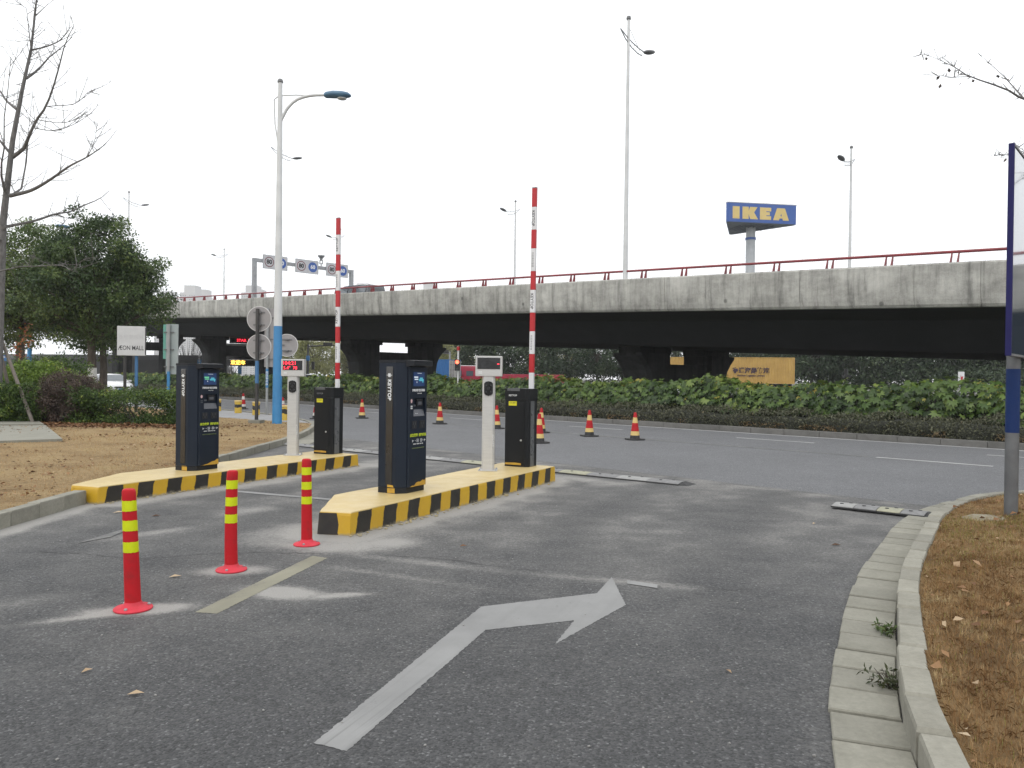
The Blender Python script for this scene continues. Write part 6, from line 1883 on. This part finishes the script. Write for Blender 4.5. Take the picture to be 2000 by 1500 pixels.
def core(name, label, p0, p1, z1, seed):
    # inside of the planting: one ragged near-black sheet under the leaves
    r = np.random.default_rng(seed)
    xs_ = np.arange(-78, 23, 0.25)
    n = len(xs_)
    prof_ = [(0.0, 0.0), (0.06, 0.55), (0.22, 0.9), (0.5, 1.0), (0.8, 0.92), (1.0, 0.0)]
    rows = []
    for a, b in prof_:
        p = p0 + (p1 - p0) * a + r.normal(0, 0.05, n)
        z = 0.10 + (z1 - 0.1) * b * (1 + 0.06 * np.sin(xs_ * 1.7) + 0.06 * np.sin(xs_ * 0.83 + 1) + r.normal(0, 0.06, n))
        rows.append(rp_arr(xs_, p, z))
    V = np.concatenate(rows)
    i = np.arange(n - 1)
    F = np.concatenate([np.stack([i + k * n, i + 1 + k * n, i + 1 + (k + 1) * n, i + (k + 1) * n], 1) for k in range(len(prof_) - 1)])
    tag(np_mesh(name, V, F, mat('dark_core', (0.022, 0.024, 0.014), (0.012, 0.013, 0.008), scale=9, rough=0.95, bmp=0.9, bscale=18), kind='stuff'), label, 'planting')
core('shrub_core', 'dark ragged sheet inside the lobed shrub planting', 22.75, 24.7, 0.98, 15)
core('low_shrub_core', 'dark ragged sheet inside the low clipped shrubs', 21.15, 22.6, 0.47, 16)
fill(-75, 22, 22.75, 24.8, 0.15, 1.12, 9000, 0.17, M_fats, 'shrub_understorey', 'shaded inner leaves beneath the lobed shrub planting', 'planting', 66, 0.8, 0.4, lambda V, a: a * 0.55)  # inner leaves held to darker tones: interior shade painted into the colour
fill(-75, 22, 21.02, 22.5, 0.12, 0.60, 26000, 0.075, M_lowshrub, 'low_shrub_planting', 'low grey-green clipped shrubs in front of the lobed leaves on the median', 'planting', 61, 0.8, 0.55, dryfoot)

fill(-85, 30, 44.6, 45.9, 0.15, 0.85, 6000, 0.16, M_darkleaf, 'far_side_planting', 'dark low planting along the far side of the median', 'planting', 67, 0.9, 0.4, lambda V, a: a * 0.7)
fill(-110, 60, 94, 99, 0.0, 2.7, 9000, 0.42, M_darkleaf, 'roadside_shrubbery', 'dark shrubbery along the far side of the road beyond the bridge', 'shrubbery', 68, 1.0, 0.35, None)

# ------------------------------------------------------------------ shrubs on the lawn
def bush(name, label, c, rad, n, nl, L, mt, seed, square=0.0, cr=0.2, shell=0.75):
    t = thing(name, label, 'bush' if name != 'hedge' else 'hedge', (c[0], c[1], 0.13))
    r = np.random.default_rng(seed)
    d = r.normal(size=(n, 3)); d /= np.linalg.norm(d, axis=1)[:, None]
    if square: d = np.sign(d) * np.abs(d) ** (1 - square); d /= np.maximum(np.abs(d).max(1), 0.75)[:, None]
    rr = (1 - 0.45 * r.random(n) ** 1.6) * (1 + 0.10 * np.sin(d[:, 0] * 5 + seed) * np.cos(d[:, 1] * 4) + 0.06 * r.normal(size=n))
    C = d * rr[:, None] * np.array(rad)
    C[:, 2] = np.maximum(C[:, 2] + rad[2] * 0.9, 0.08)
    V, F, a = leaves(C, np.full(n, cr), nl, L, L * 0.52, seed=seed, up=0.5)
    np_mesh('foliage', V, F, mt, a, t)
    mb = MB(); rr_ = random.Random(seed)
    for k in range(22):
        i = rr_.randrange(n)
        limb(mb, (rr_.uniform(-.3, .3) * rad[0], rr_.uniform(-.3, .3) * rad[1], -0.05), C[i], 0.018, 0.006, 0.05, 4, rr_)
    mb.build('stems', M_bark, t)
    return t
bush('hedge', 'clipped dark green hedge with yellow tips beside the farther pay machine', (-9.95, 20.7), (1.42, 0.75, 0.47), 520, 46, 0.065, M_bushd, 71, square=0.45, cr=0.15)
bush('bush', 'round brown-leaved bush between the green bush and the hedge', (-11.75, 20.6), (0.95, 0.8, 0.72), 420, 60, 0.05, M_bushb, 72, cr=0.14)
bush('bush', 'bright green rounded bush at the foot of the tree stakes', (-13.15, 21.6), (1.15, 1.0, 0.86), 460, 46, 0.075, M_bushg, 73, cr=0.16)
bush('bush', 'dark green low bush in front of the bright green bush, left edge', (-13.0, 20.2), (1.05, 0.7, 0.58), 380, 46, 0.065, M_bushd, 74, cr=0.16)
bush('bush', 'dark green bush behind the bright green bush', (-14.6, 24.6), (1.5, 1.0, 0.98), 420, 46, 0.08, M_bushd, 75, cr=0.2)
bush('bush', 'green bush cut by the left picture edge', (-14.9, 21.2), (1.1, 0.9, 0.75), 360, 46, 0.07, M_bushg, 76, cr=0.16)

# ------------------------------------------------------------------ bare trees
def twigs(mb, pts, r, n, L, rad, up=0.35):
    pts = [Vector(p) for p in pts]
    for k in range(n):
        i = r.randrange(len(pts) - 1)
        a = pts[i].lerp(pts[i + 1], r.random())
        d = (pts[i + 1] - pts[i]).normalized()
        s_ = Vector((r.gauss(0, 1), r.gauss(0, 1), r.gauss(0, 0.6) + up))
        v = (d * 0.5 + s_.normalized()).normalized() * L * r.uniform(0.25, 1.0)
        m_ = a + v * 0.55 + Vector((0, 0, L * 0.06))
        b = a + v + Vector((0, 0, L * 0.16))
        mb.tube([a, m_, b], [rad, rad * 0.75, rad * 0.4], 5)
        if L > 0.5:
            for j in range(3):
                e = m_.lerp(b, r.random())
                f = e + Vector((r.gauss(0, 1), r.gauss(0, 1), r.gauss(0.3, 0.8))).normalized() * L * r.uniform(0.1, 0.3)
                mb.tube([e, f], [rad * 0.5, rad * 0.25], 4)
def bare_tree(name, label, root, trunk, branches, seed, tw=14, twl=0.8, twr=0.008, spur=20, thick=0.68):
    r = random.Random(seed)
    t = thing(name, label, 'tree', root)
    rt = Vector(root)
    trunk = (trunk[0], [q * thick for q in trunk[1]])
    branches = [(p, [q * thick for q in rr]) for p, rr in branches]
    loc = lambda q: [tuple(Vector(p) - rt) for p in q]
    def sm(pts, rads):
        P_ = spline([(*p, q) for p, q in zip(pts, rads)], 0.22)
        return [tuple(p[:3]) for p in P_], [float(p[3]) for p in P_]
    p_, q_ = sm(loc(trunk[0]), trunk[1])
    MB().tube(p_, q_, 12).build('trunk', M_barkg, t, smooth=True)
    tm = MB()
    for pts, rads in branches:
        p_, q_ = sm(loc(pts), rads)
        b = MB().tube(p_, q_, 8)
        L = sum((Vector(p_[i + 1]) - Vector(p_[i])).length for i in range(len(p_) - 1))
        twigs(b, p_, r, int(tw * L / 3), twl, twr)
        twigs(b, p_, r, int(spur * L / 3), 0.09, 0.006, 0.1)
        b.build('branch', M_barkg, t, smooth=True)
    b = MB()
    twigs(b, loc(trunk[0])[-6:], r, 26, 1.0, 0.009)
    twigs(b, loc(trunk[0]), r, 30, 0.1, 0.007, 0.1)
    b.build('twigs', M_barkg, t, kind='stuff')
    return t
GR = ([(-13.26, 20.00, 0.65), (-13.27, 20.04, 2.50), (-13.27, 20.09, 3.69), (-13.27, 20.13, 4.75), (-13.20, 20.17, 5.55), (-13.16, 20.21, 6.22), (-13.10, 20.26, 7.12), (-13.03, 20.30, 7.78), (-12.95, 20.34, 8.46), (-12.85, 20.39, 9.01), (-12.79, 20.43, 9.36), (-12.71, 20.47, 9.98), (-12.62, 20.51, 10.87), (-12.60, 20.56, 11.36), (-12.58, 20.60, 12.12)], [0.190, 0.163, 0.146, 0.132, 0.119, 0.107, 0.096, 0.085, 0.075, 0.065, 0.056, 0.046, 0.037, 0.029, 0.020])
GB = [([(-12.99, 20.10, 6.04), (-12.23, 19.72, 6.09), (-11.54, 19.34, 6.26), (-10.83, 18.96, 6.51), (-10.18, 18.58, 6.64), (-9.61, 18.20, 6.79)], [0.085, 0.061, 0.047, 0.034, 0.023, 0.012]),
      ([(-13.08, 20.00, 5.19), (-13.16, 20.26, 5.28), (-12.64, 20.51, 5.47), (-12.22, 20.77, 5.72), (-12.00, 21.03, 5.83), (-11.61, 21.29, 6.13), (-11.45, 21.54, 6.31), (-11.32, 21.80, 6.60)], [0.075, 0.058, 0.048, 0.039, 0.031, 0.024, 0.017, 0.010]),
      ([(-13.08, 20.30, 7.08), (-12.66, 20.14, 7.29), (-12.44, 19.98, 7.56), (-12.15, 19.81, 7.90), (-11.82, 19.65, 8.19), (-11.53, 19.49, 8.67), (-11.27, 19.32, 9.19), (-11.05, 19.16, 9.62), (-10.76, 19.00, 9.93)], [0.080, 0.064, 0.053, 0.045, 0.037, 0.030, 0.023, 0.016, 0.010]),
      ([(-12.79, 20.40, 9.17), (-12.64, 20.68, 9.52), (-12.57, 20.95, 9.91), (-12.36, 21.23, 10.33), (-12.22, 21.50, 10.74)], [0.055, 0.038, 0.027, 0.018, 0.010]),
      ([(-12.73, 20.50, 9.95), (-12.20, 20.27, 9.95), (-11.71, 20.05, 10.02), (-11.43, 19.82, 10.11), (-11.16, 19.60, 10.20)], [0.035, 0.025, 0.018, 0.013, 0.008]),
      ([(-12.97, 20.30, 8.33), (-13.46, 20.62, 8.67), (-13.84, 20.95, 9.04), (-14.47, 21.27, 9.53), (-15.12, 21.60, 10.07)], [0.060, 0.041, 0.029, 0.019, 0.010]),
      ([(-12.90, 20.00, 6.02), (-12.78, 20.23, 6.28), (-12.81, 20.45, 6.98), (-12.90, 20.68, 7.69), (-13.02, 20.90, 8.10)], [0.050, 0.035, 0.025, 0.017, 0.010]),
      ([(-13.13, 20.10, 6.13), (-13.09, 19.92, 6.41), (-13.00, 19.73, 6.69), (-12.80, 19.55, 6.96), (-12.71, 19.37, 7.56), (-12.48, 19.18, 8.37), (-12.29, 19.00, 9.16)], [0.055, 0.042, 0.034, 0.027, 0.021, 0.015, 0.010]),
      ([(-11.43, 19.00, 7.97), (-10.65, 18.75, 7.94), (-10.28, 18.50, 7.99), (-9.97, 18.25, 8.08), (-9.69, 18.00, 7.99)], [0.018, 0.013, 0.011, 0.008, 0.006]),
      ([(-11.76, 19.20, 7.71), (-11.36, 19.53, 7.74), (-11.16, 19.87, 7.96), (-11.15, 20.20, 8.23)], [0.016, 0.011, 0.008, 0.006]),
      ([(-11.93, 19.30, 7.54), (-11.25, 19.02, 7.39), (-10.61, 18.75, 7.46), (-10.02, 18.48, 7.67), (-9.73, 18.20, 7.77)], [0.018, 0.013, 0.011, 0.008, 0.006]),
      ([(-13.15, 19.90, 4.06), (-12.34, 19.50, 4.13), (-11.75, 19.10, 4.09), (-10.85, 18.70, 4.07), (-10.37, 18.30, 3.90), (-9.88, 17.90, 4.10), (-9.35, 17.50, 4.09)], [0.028, 0.022, 0.018, 0.014, 0.011, 0.009, 0.006]),
      ([(-13.18, 20.00, 4.86), (-13.94, 20.33, 5.31), (-14.72, 20.67, 5.91), (-15.51, 21.00, 6.94)], [0.050, 0.031, 0.020, 0.010]),
      ([(-13.13, 20.30, 7.18), (-13.67, 20.50, 7.76), (-14.21, 20.70, 8.63), (-14.63, 20.90, 9.38)], [0.050, 0.031, 0.020, 0.010]),
      ([(-12.36, 21.00, 5.76), (-12.13, 21.13, 5.66), (-12.37, 21.27, 5.51), (-12.59, 21.40, 5.37)], [0.030, 0.019, 0.012, 0.006]),
      ([(-12.73, 20.50, 9.95), (-12.75, 20.40, 10.41), (-12.71, 20.30, 10.90), (-12.96, 20.20, 11.11)], [0.022, 0.015, 0.010, 0.006]),
      ([(-12.61, 20.50, 10.86), (-12.64, 20.60, 11.07), (-12.40, 20.70, 11.20), (-12.26, 20.80, 11.48)], [0.022, 0.015, 0.010, 0.006]),
      ([(-10.19, 18.60, 6.65), (-9.91, 18.40, 6.97), (-9.75, 18.20, 7.33)], [0.016, 0.009, 0.005])]
bare_tree('bare_tree', 'tall leafless grey tree with upswept branches at the left edge', (GR[0][0][0], GR[0][0][1], 0.12), GR, GB, 3)
M_stake = mat('stake_wood', (0.16, 0.14, 0.12), (0.11, 0.095, 0.08), scale=9, rough=0.9, bmp=0.4)
for a, b, lb in (((-13.512, 20.400, 2.650), (-12.015, 19.600, 0.837), 'longer grey tree stake leaning right from the bare tree'), ((-13.604, 20.500, 2.520), (-13.089, 20.600, 0.771), 'shorter dark tree stake leaning beside the bare tree')):
    bb = (b[0], b[1], 0.10)
    o = MB().tube([(a[0] - bb[0], a[1] - bb[1], a[2] - bb[2]), (0, 0, 0)], [0.04, 0.045], 9).build('tree_stake', M_stake, loc=bb, smooth=True)
    tag(o, lb, 'tree stake')
ts = thing('sapling', 'small sapling with orange autumn leaves before the left trees', 'sapling', (-15.1, 24.0, 0.12))
mb = MB()
mb.tube([(0, 0, 0), (0.05, 0, 1.2), (-0.03, 0, 2.1), (0.12, 0, 2.8)], [0.02, 0.016, 0.012, 0.005], 6)
for k in range(9): limb(mb, (0.02, 0, 1.5 + 0.12 * k), (rnd.uniform(-0.35, 0.35), rnd.uniform(-0.3, 0.3), 1.8 + 0.12 * k), 0.008, 0.003, 0.03, 3)
mb.build('stem', M_bark, ts)
V, F, a = leaves(np.array([(0.12, 0, 2.75), (0.08, 0, 2.5), (-0.1, 0, 2.2), (-0.2, 0, 2.0), (0.15, 0, 2.3), (-0.05, 0.1, 1.9)]), np.full(6, 0.17), 22, 0.08, 0.05, seed=4)
np_mesh('foliage', V, F, M_orange, a, ts)

OR = ([(9.38, 9.60, -0.11), (9.20, 9.52, 1.85), (8.90, 9.44, 3.58), (8.56, 9.36, 4.60), (8.34, 9.28, 5.73), (8.19, 9.20, 6.95)], [0.110, 0.084, 0.068, 0.054, 0.042, 0.030])
OB = [([(8.88, 9.50, 4.15), (7.66, 9.39, 4.54), (6.78, 9.28, 4.70), (5.97, 9.16, 4.84), (5.82, 9.05, 4.86), (5.46, 8.94, 4.93), (5.12, 8.82, 4.97), (4.89, 8.71, 5.03), (4.69, 8.60, 5.09)], [0.050, 0.040, 0.033, 0.027, 0.022, 0.018, 0.013, 0.009, 0.005]),
      ([(5.67, 8.70, 4.68), (5.63, 8.87, 4.92), (5.57, 9.03, 5.12), (5.47, 9.20, 5.37)], [0.016, 0.010, 0.007, 0.004]),
      ([(4.89, 8.40, 4.80), (4.76, 8.57, 4.86), (4.71, 8.73, 4.94), (4.64, 8.90, 5.02)], [0.009, 0.006, 0.004, 0.003]),
      ([(4.78, 8.50, 4.94), (4.57, 8.37, 4.95), (4.38, 8.23, 4.94), (4.19, 8.10, 4.91)], [0.008, 0.006, 0.004, 0.003]),
      ([(8.87, 9.40, 3.51), (7.51, 9.18, 3.81), (6.56, 8.96, 3.95), (5.71, 8.74, 4.05), (5.34, 8.52, 4.00), (5.09, 8.30, 3.92)], [0.014, 0.010, 0.008, 0.006, 0.004, 0.002]),
      ([(6.07, 8.60, 3.88), (5.58, 8.47, 4.00), (5.36, 8.33, 4.04), (5.22, 8.20, 3.97)], [0.010, 0.007, 0.005, 0.003])]
bt = bare_tree('bare_tree', 'leafless tree outside the right edge with twigs and few dead leaves reaching in', (OR[0][0][0], OR[0][0][1], 0.3), OR, OB, 9, tw=40, twl=0.26, twr=0.0022, spur=30, thick=0.5)
cl = []
for pts, rads in OB:
    for k in range(4):
        i = rnd.randrange(len(pts) - 1)
        cl.append(Vector(pts[i]).lerp(Vector(pts[i + 1]), rnd.random()) - Vector((OR[0][0][0], OR[0][0][1], 0.3)) + Vector((rnd.uniform(-.06, .06), rnd.uniform(-.06, .06), rnd.uniform(-.09, .03))))
V, F, a = leaves(np.array([tuple(c) for c in cl]), np.full(len(cl), 0.015), 1, 0.05, 0.035, seed=8, droop=0.6)
np_mesh('dead_leaves', V, F, mat('dark_dead_leaf', (0.06, 0.04, 0.03), (0.04, 0.03, 0.025), rough=0.8), a, bt)

# ------------------------------------------------------------------ grass, litter, weeds
def blades(n, sample, zf, L0, L1, wd, vf, name, label, seed, lay=0.9):
    r = np.random.default_rng(seed)
    X, Y = sample(r, n)
    n = len(X)
    Z = zf(X, Y)
    az = r.uniform(0, 2 * np.pi, n)
    tilt = np.abs(r.normal(0, lay, n)).clip(0, 1.45)
    L = r.uniform(L0, L1, n)
    d = np.stack([np.cos(az) * np.sin(tilt), np.sin(az) * np.sin(tilt), np.cos(tilt)], 1)
    s = np.stack([-np.sin(az), np.cos(az), np.zeros(n)], 1) * wd * r.uniform(0.6, 1.3, n)[:, None]
    p = np.stack([X, Y, Z - 0.004], 1)
    mid = p + d * (L * 0.55)[:, None]
    tip = p + d * L[:, None]; tip[:, 2] -= L * 0.25 * np.sin(tilt)
    tip[:, 2] = np.maximum(tip[:, 2], Z + 0.003)
    V = np.stack([p - s, p + s, mid + s * 0.8, tip, mid - s * 0.8], 1).reshape(-1, 3)
    F = np.arange(5 * n).reshape(-1, 5)
    v = vf(X, Y, r)
    tag(np_mesh(name, V, F, M_dry, np.repeat(v, 5), kind='stuff'), label, 'grass')
VP = [tuple(q) for q in off(RK, 0.14)] + [(11, 6.8), (11, -1), (1.0, -1)]
def samp_verge(r, n):
    X = r.uniform(1.0, 9.5, n * 2); Y = r.uniform(0.5, 10.2, n * 2)
    k = in_poly(X, Y, VP) & (X < 0.80 * Y + 1.2)
    k &= r.random(len(X)) < np.clip(6.5 / (X * X + Y * Y) ** 0.6, 0.3, 1) * (0.35 + 0.9 * fbm(X, Y, 0.5, 31))
    return X[k], Y[k]
def verge_v(X, Y, r):
    g_ = fbm(X, Y, 1.1, 17)
    v = np.clip(0.40 + 0.9 * (fbm(X, Y, 0.45, 23) - 0.5) + 1.1 * (fbm(X, Y, 0.07, 29, 2) - 0.5) + 0.10 * r.normal(size=len(X)), 0, 0.8)
    gr = r.random(len(X)) < np.clip((Y - 5.3) / 2.2, 0.0, 1) * 0.42 * (g_ > 0.40)
    gr |= r.random(len(X)) < 0.03
    v[gr] = r.uniform(0.84, 1.0, gr.sum())
    return v
blades(420000, samp_verge, verge_z, 0.018, 0.062, 0.0012, verge_v, 'dry_grass', 'matted brown dry grass on the right-hand verge', 41, 0.6)
ARR = np.array([tuple(v.co) for v in lawn.data.vertices])
def lawn_z(X, Y):
    return 0.125 + 0.05 * (fbm(X, Y, 1.6, 5) - 0.5) * np.clip((-4.9 - X) / 0.6, 0, 1) + 0.10 * np.clip((-6 - X) / 8, 0, 1)
SLAB = [q1[0][:2], q1[1][:2], q1[2][:2], q2[2][:2], q2[3][:2]]
def samp_lawn(r, n):
    X = r.uniform(-17, -4.95, n * 2); Y = r.uniform(5, 24, n * 2)
    k = in_poly(X, Y, LAWN) & (X > -0.72 * Y) & ~in_poly(X, Y, SLAB) & (r.random(len(X)) < 0.12 + 1.5 * np.clip(fbm(X, Y, 1.2, 51) - 0.42, 0, 1))
    return X[k], Y[k]
def lawn_v(X, Y, r):
    v = np.clip(0.62 + 0.5 * (fbm(X, Y, 0.8, 57) - 0.5) + 0.13 * r.normal(size=len(X)), 0, 0.8)
    gr = r.random(len(X)) < np.clip((Y - 14) / 7, 0, 1) * 0.22
    v[gr] = r.uniform(0.86, 1.0, gr.sum())
    return v
blades(150000, samp_lawn, lawn_z, 0.015, 0.05, 0.0028, lawn_v, 'dry_grass', 'thin yellow-brown grass on the bare left lawn', 43, 1.1)

def litter(n, sample, zf, L, name, label, seed, lo=0.0, hi=1.0):
    r = np.random.default_rng(seed)
    X, Y = sample(r, n)
    n = len(X)
    Z = zf(X, Y)
    az = r.uniform(0, 6.28, n)
    s = L * r.uniform(0.5, 1.3, n)
    e1 = np.stack([np.cos(az), np.sin(az), r.normal(0, 0.25, n)], 1) * s[:, None]
    e2 = np.stack([-np.sin(az), np.cos(az), r.normal(0, 0.3, n)], 1) * (s * 0.32)[:, None]
    p = np.stack([X, Y, Z + 0.012 + r.random(n) * 0.012], 1)
    up_ = np.zeros((n, 3)); up_[:, 2] = s * r.uniform(0.05, 0.3, n)
    V = np.stack([p - e1 / 2, p + e2 + up_, p + e1 / 2, p - e2 + up_ * 0.5], 1).reshape(-1, 3)
    V[:, 2] = np.maximum(V[:, 2], np.repeat(Z, 4) + 0.004)
    F = np.concatenate([np.stack([np.arange(n) * 4, np.arange(n) * 4 + 1, np.arange(n) * 4 + 2], 1), np.stack([np.arange(n) * 4, np.arange(n) * 4 + 2, np.arange(n) * 4 + 3], 1)])
    tag(np_mesh(name, V, F, M_litter, np.repeat(r.uniform(lo, hi, n), 4), kind='stuff'), label, 'leaf litter')
def s_l1(r, n):
    X = r.uniform(-16, -5.0, n); Y = r.uniform(6, 22, n)
    k = in_poly(X, Y, LAWN) & (X > -0.72 * Y) & (fbm(X, Y, 1.3, 77) + 0.16 * r.random(n) > 0.60)
    return X[k], Y[k]
litter(7000, s_l1, lawn_z, 0.055, 'leaf_litter', 'dead brown leaves scattered over the left lawn', 81)
def s_l2(r, n):
    X = r.normal(-10.6, 1.5, n); Y = 19.35 + 0.15 * (X + 10) + r.normal(0, 0.38, n)
    k = ~in_poly(X, Y, SLAB)
    return X[k], Y[k]
litter(2600, s_l2, lawn_z, 0.10, 'leaf_litter', 'drift of dead brown leaves at the foot of the hedge', 82, 0.0, 0.75)
def s_l3(r, n):
    X = r.uniform(1.5, 7.5, n); Y = r.uniform(2, 9.5, n)
    k = in_poly(X, Y, VP)
    return X[k], Y[k]
litter(700, s_l3, lambda X, Y: verge_z(X, Y) + 0.015, 0.06, 'leaf_litter', 'curled dead leaves lying in the grass of the right-hand verge', 83, 0.2, 1.0)
def s_l4(r, n):
    X = r.uniform(-4.6, 6, n); Y = r.uniform(2.3, 14, n)
    k = (X < 0.55 * Y - 0.2) & ((X + Y) * SQ < 10.2)
    return X[k], Y[k]
r4 = np.random.default_rng(84)
gx4, gy4 = s_l4(r4, 600)
gv = MB()
for x, y in zip(gx4, gy4):
    s_ = rnd.uniform(0.002, 0.0055)
    gv.box((x, y, 0.003 + s_ * 0.3), (s_ * 2, s_ * 1.4, s_), rz=rnd.uniform(0, 3))
tag(gv.build('grit', mat('pale_grit', (0.30, 0.295, 0.28), (0.2, 0.195, 0.185), scale=30, rough=0.9), kind='stuff'), 'pale grit and pebbles scattered on the driveway', 'grit')
def leaf_on_road(xy, L, az, pale):
    V = np.array([(-L / 2, 0, 0.006), (0.0, L * 0.22, 0.018), (L / 2, 0, 0.007), (0.0, -L * 0.2, 0.012)])
    o = np_mesh('fallen_leaf', V, np.array([[0, 1, 2], [0, 2, 3]]), M_litter, np.full(4, pale))
    o.location = (xy[0], xy[1], 0.002); o.rotation_euler = (0, 0, az)
    return o
for xy, L, az, pl, lb in (((1.130, 3.983), 0.055, 1.9, 0.85, 'small pale leaf on the driveway near the gutter slabs'), ((-1.735, 3.614), 0.075, 0.3, 0.95, 'pale leaf on the asphalt at lower left'), ((-2.110, 3.885), 0.06, 1.0, 0.9, 'thin pale leaf left of the pale leaf at lower left'),
                          ((-2.462, 5.717), 0.09, 0.5, 0.97, 'pale twig-like leaf between the first two red posts'), ((-3.713, 8.147), 0.10, 0.6, 0.05, 'dark scrap by the left kerb'), ((2.983, 7.108), 0.10, 0.1, 0.05, 'dark strip of litter right of the lane before the gutter'), ((3.192, 8.167), 0.06, 0.7, 0.98, 'pale scrap of paper on the road before the short speed hump'),
                          ((-0.413, 6.874), 0.07, 0.4, 0.4, 'brown leaf on the asphalt right of the central island'), ((-4.197, 8.329), 0.12, 0.5, 1.0, 'white scrap of paper beside the first red post')):
    tag(leaf_on_road(xy, L, az, pl), lb, 'leaf')
M_weedd = leafmat('dark_weed_leaf', [(0.0, (0.03, 0.04, 0.02)), (0.7, (0.06, 0.07, 0.03)), (1.0, (0.14, 0.10, 0.05))], 0.2)
def weed(label, xy, h, n, seed, mt, dead):
    t = thing('weed', label, 'weed', (xy[0], xy[1], 0.01))
    r = np.random.default_rng(seed)
    C = np.stack([r.normal(-0.02, 0.035, n), r.normal(0, 0.045, n), r.uniform(0.01, h, n)], 1)
    V, F, a = leaves(C, np.full(n, 0.02), 5, 0.036, 0.014, seed=seed)
    np_mesh('foliage', V, F, mt, a, t)
    mb = MB()
    for k in range(8): mb.tube([(0, 0, 0), (r.normal(0, 0.05), r.normal(0, 0.05), h * 1.1)], [0.003, 0.0015], 5)
    mb.build('stems', M_bark, t)
weed('green weed with dead leaves growing at the kerb foot, farther one', (2.255, 4.595), 0.055, 24, 5, M_weed, 1)
weed('dark weed growing at the kerb foot, nearer one', (1.858, 3.758), 0.075, 26, 6, M_weedd, 0)

# ------------------------------------------------------------------ haze
hm = bpy.data.materials.new('haze')
hm.use_nodes = True
hm.cycles.homogeneous_volume = True
hm.cycles.volume_sampling = 'DISTANCE'
ht_ = hm.node_tree
ht_.nodes.clear()
ho = ht_.nodes.new('ShaderNodeOutputMaterial')
pv = ht_.nodes.new('ShaderNodeVolumePrincipled')
pv.inputs['Color'].default_value = (0.97, 0.98, 1.0, 1)
pv.inputs['Density'].default_value = 0.0004
ht_.links.new(pv.outputs[0], ho.inputs['Volume'])
hz = MB().box((0, 700, 94), (3000, 1640, 190)).build('haze', hm, kind='stuff')
tag(hz, 'thin pale haze over the whole street', 'haze')
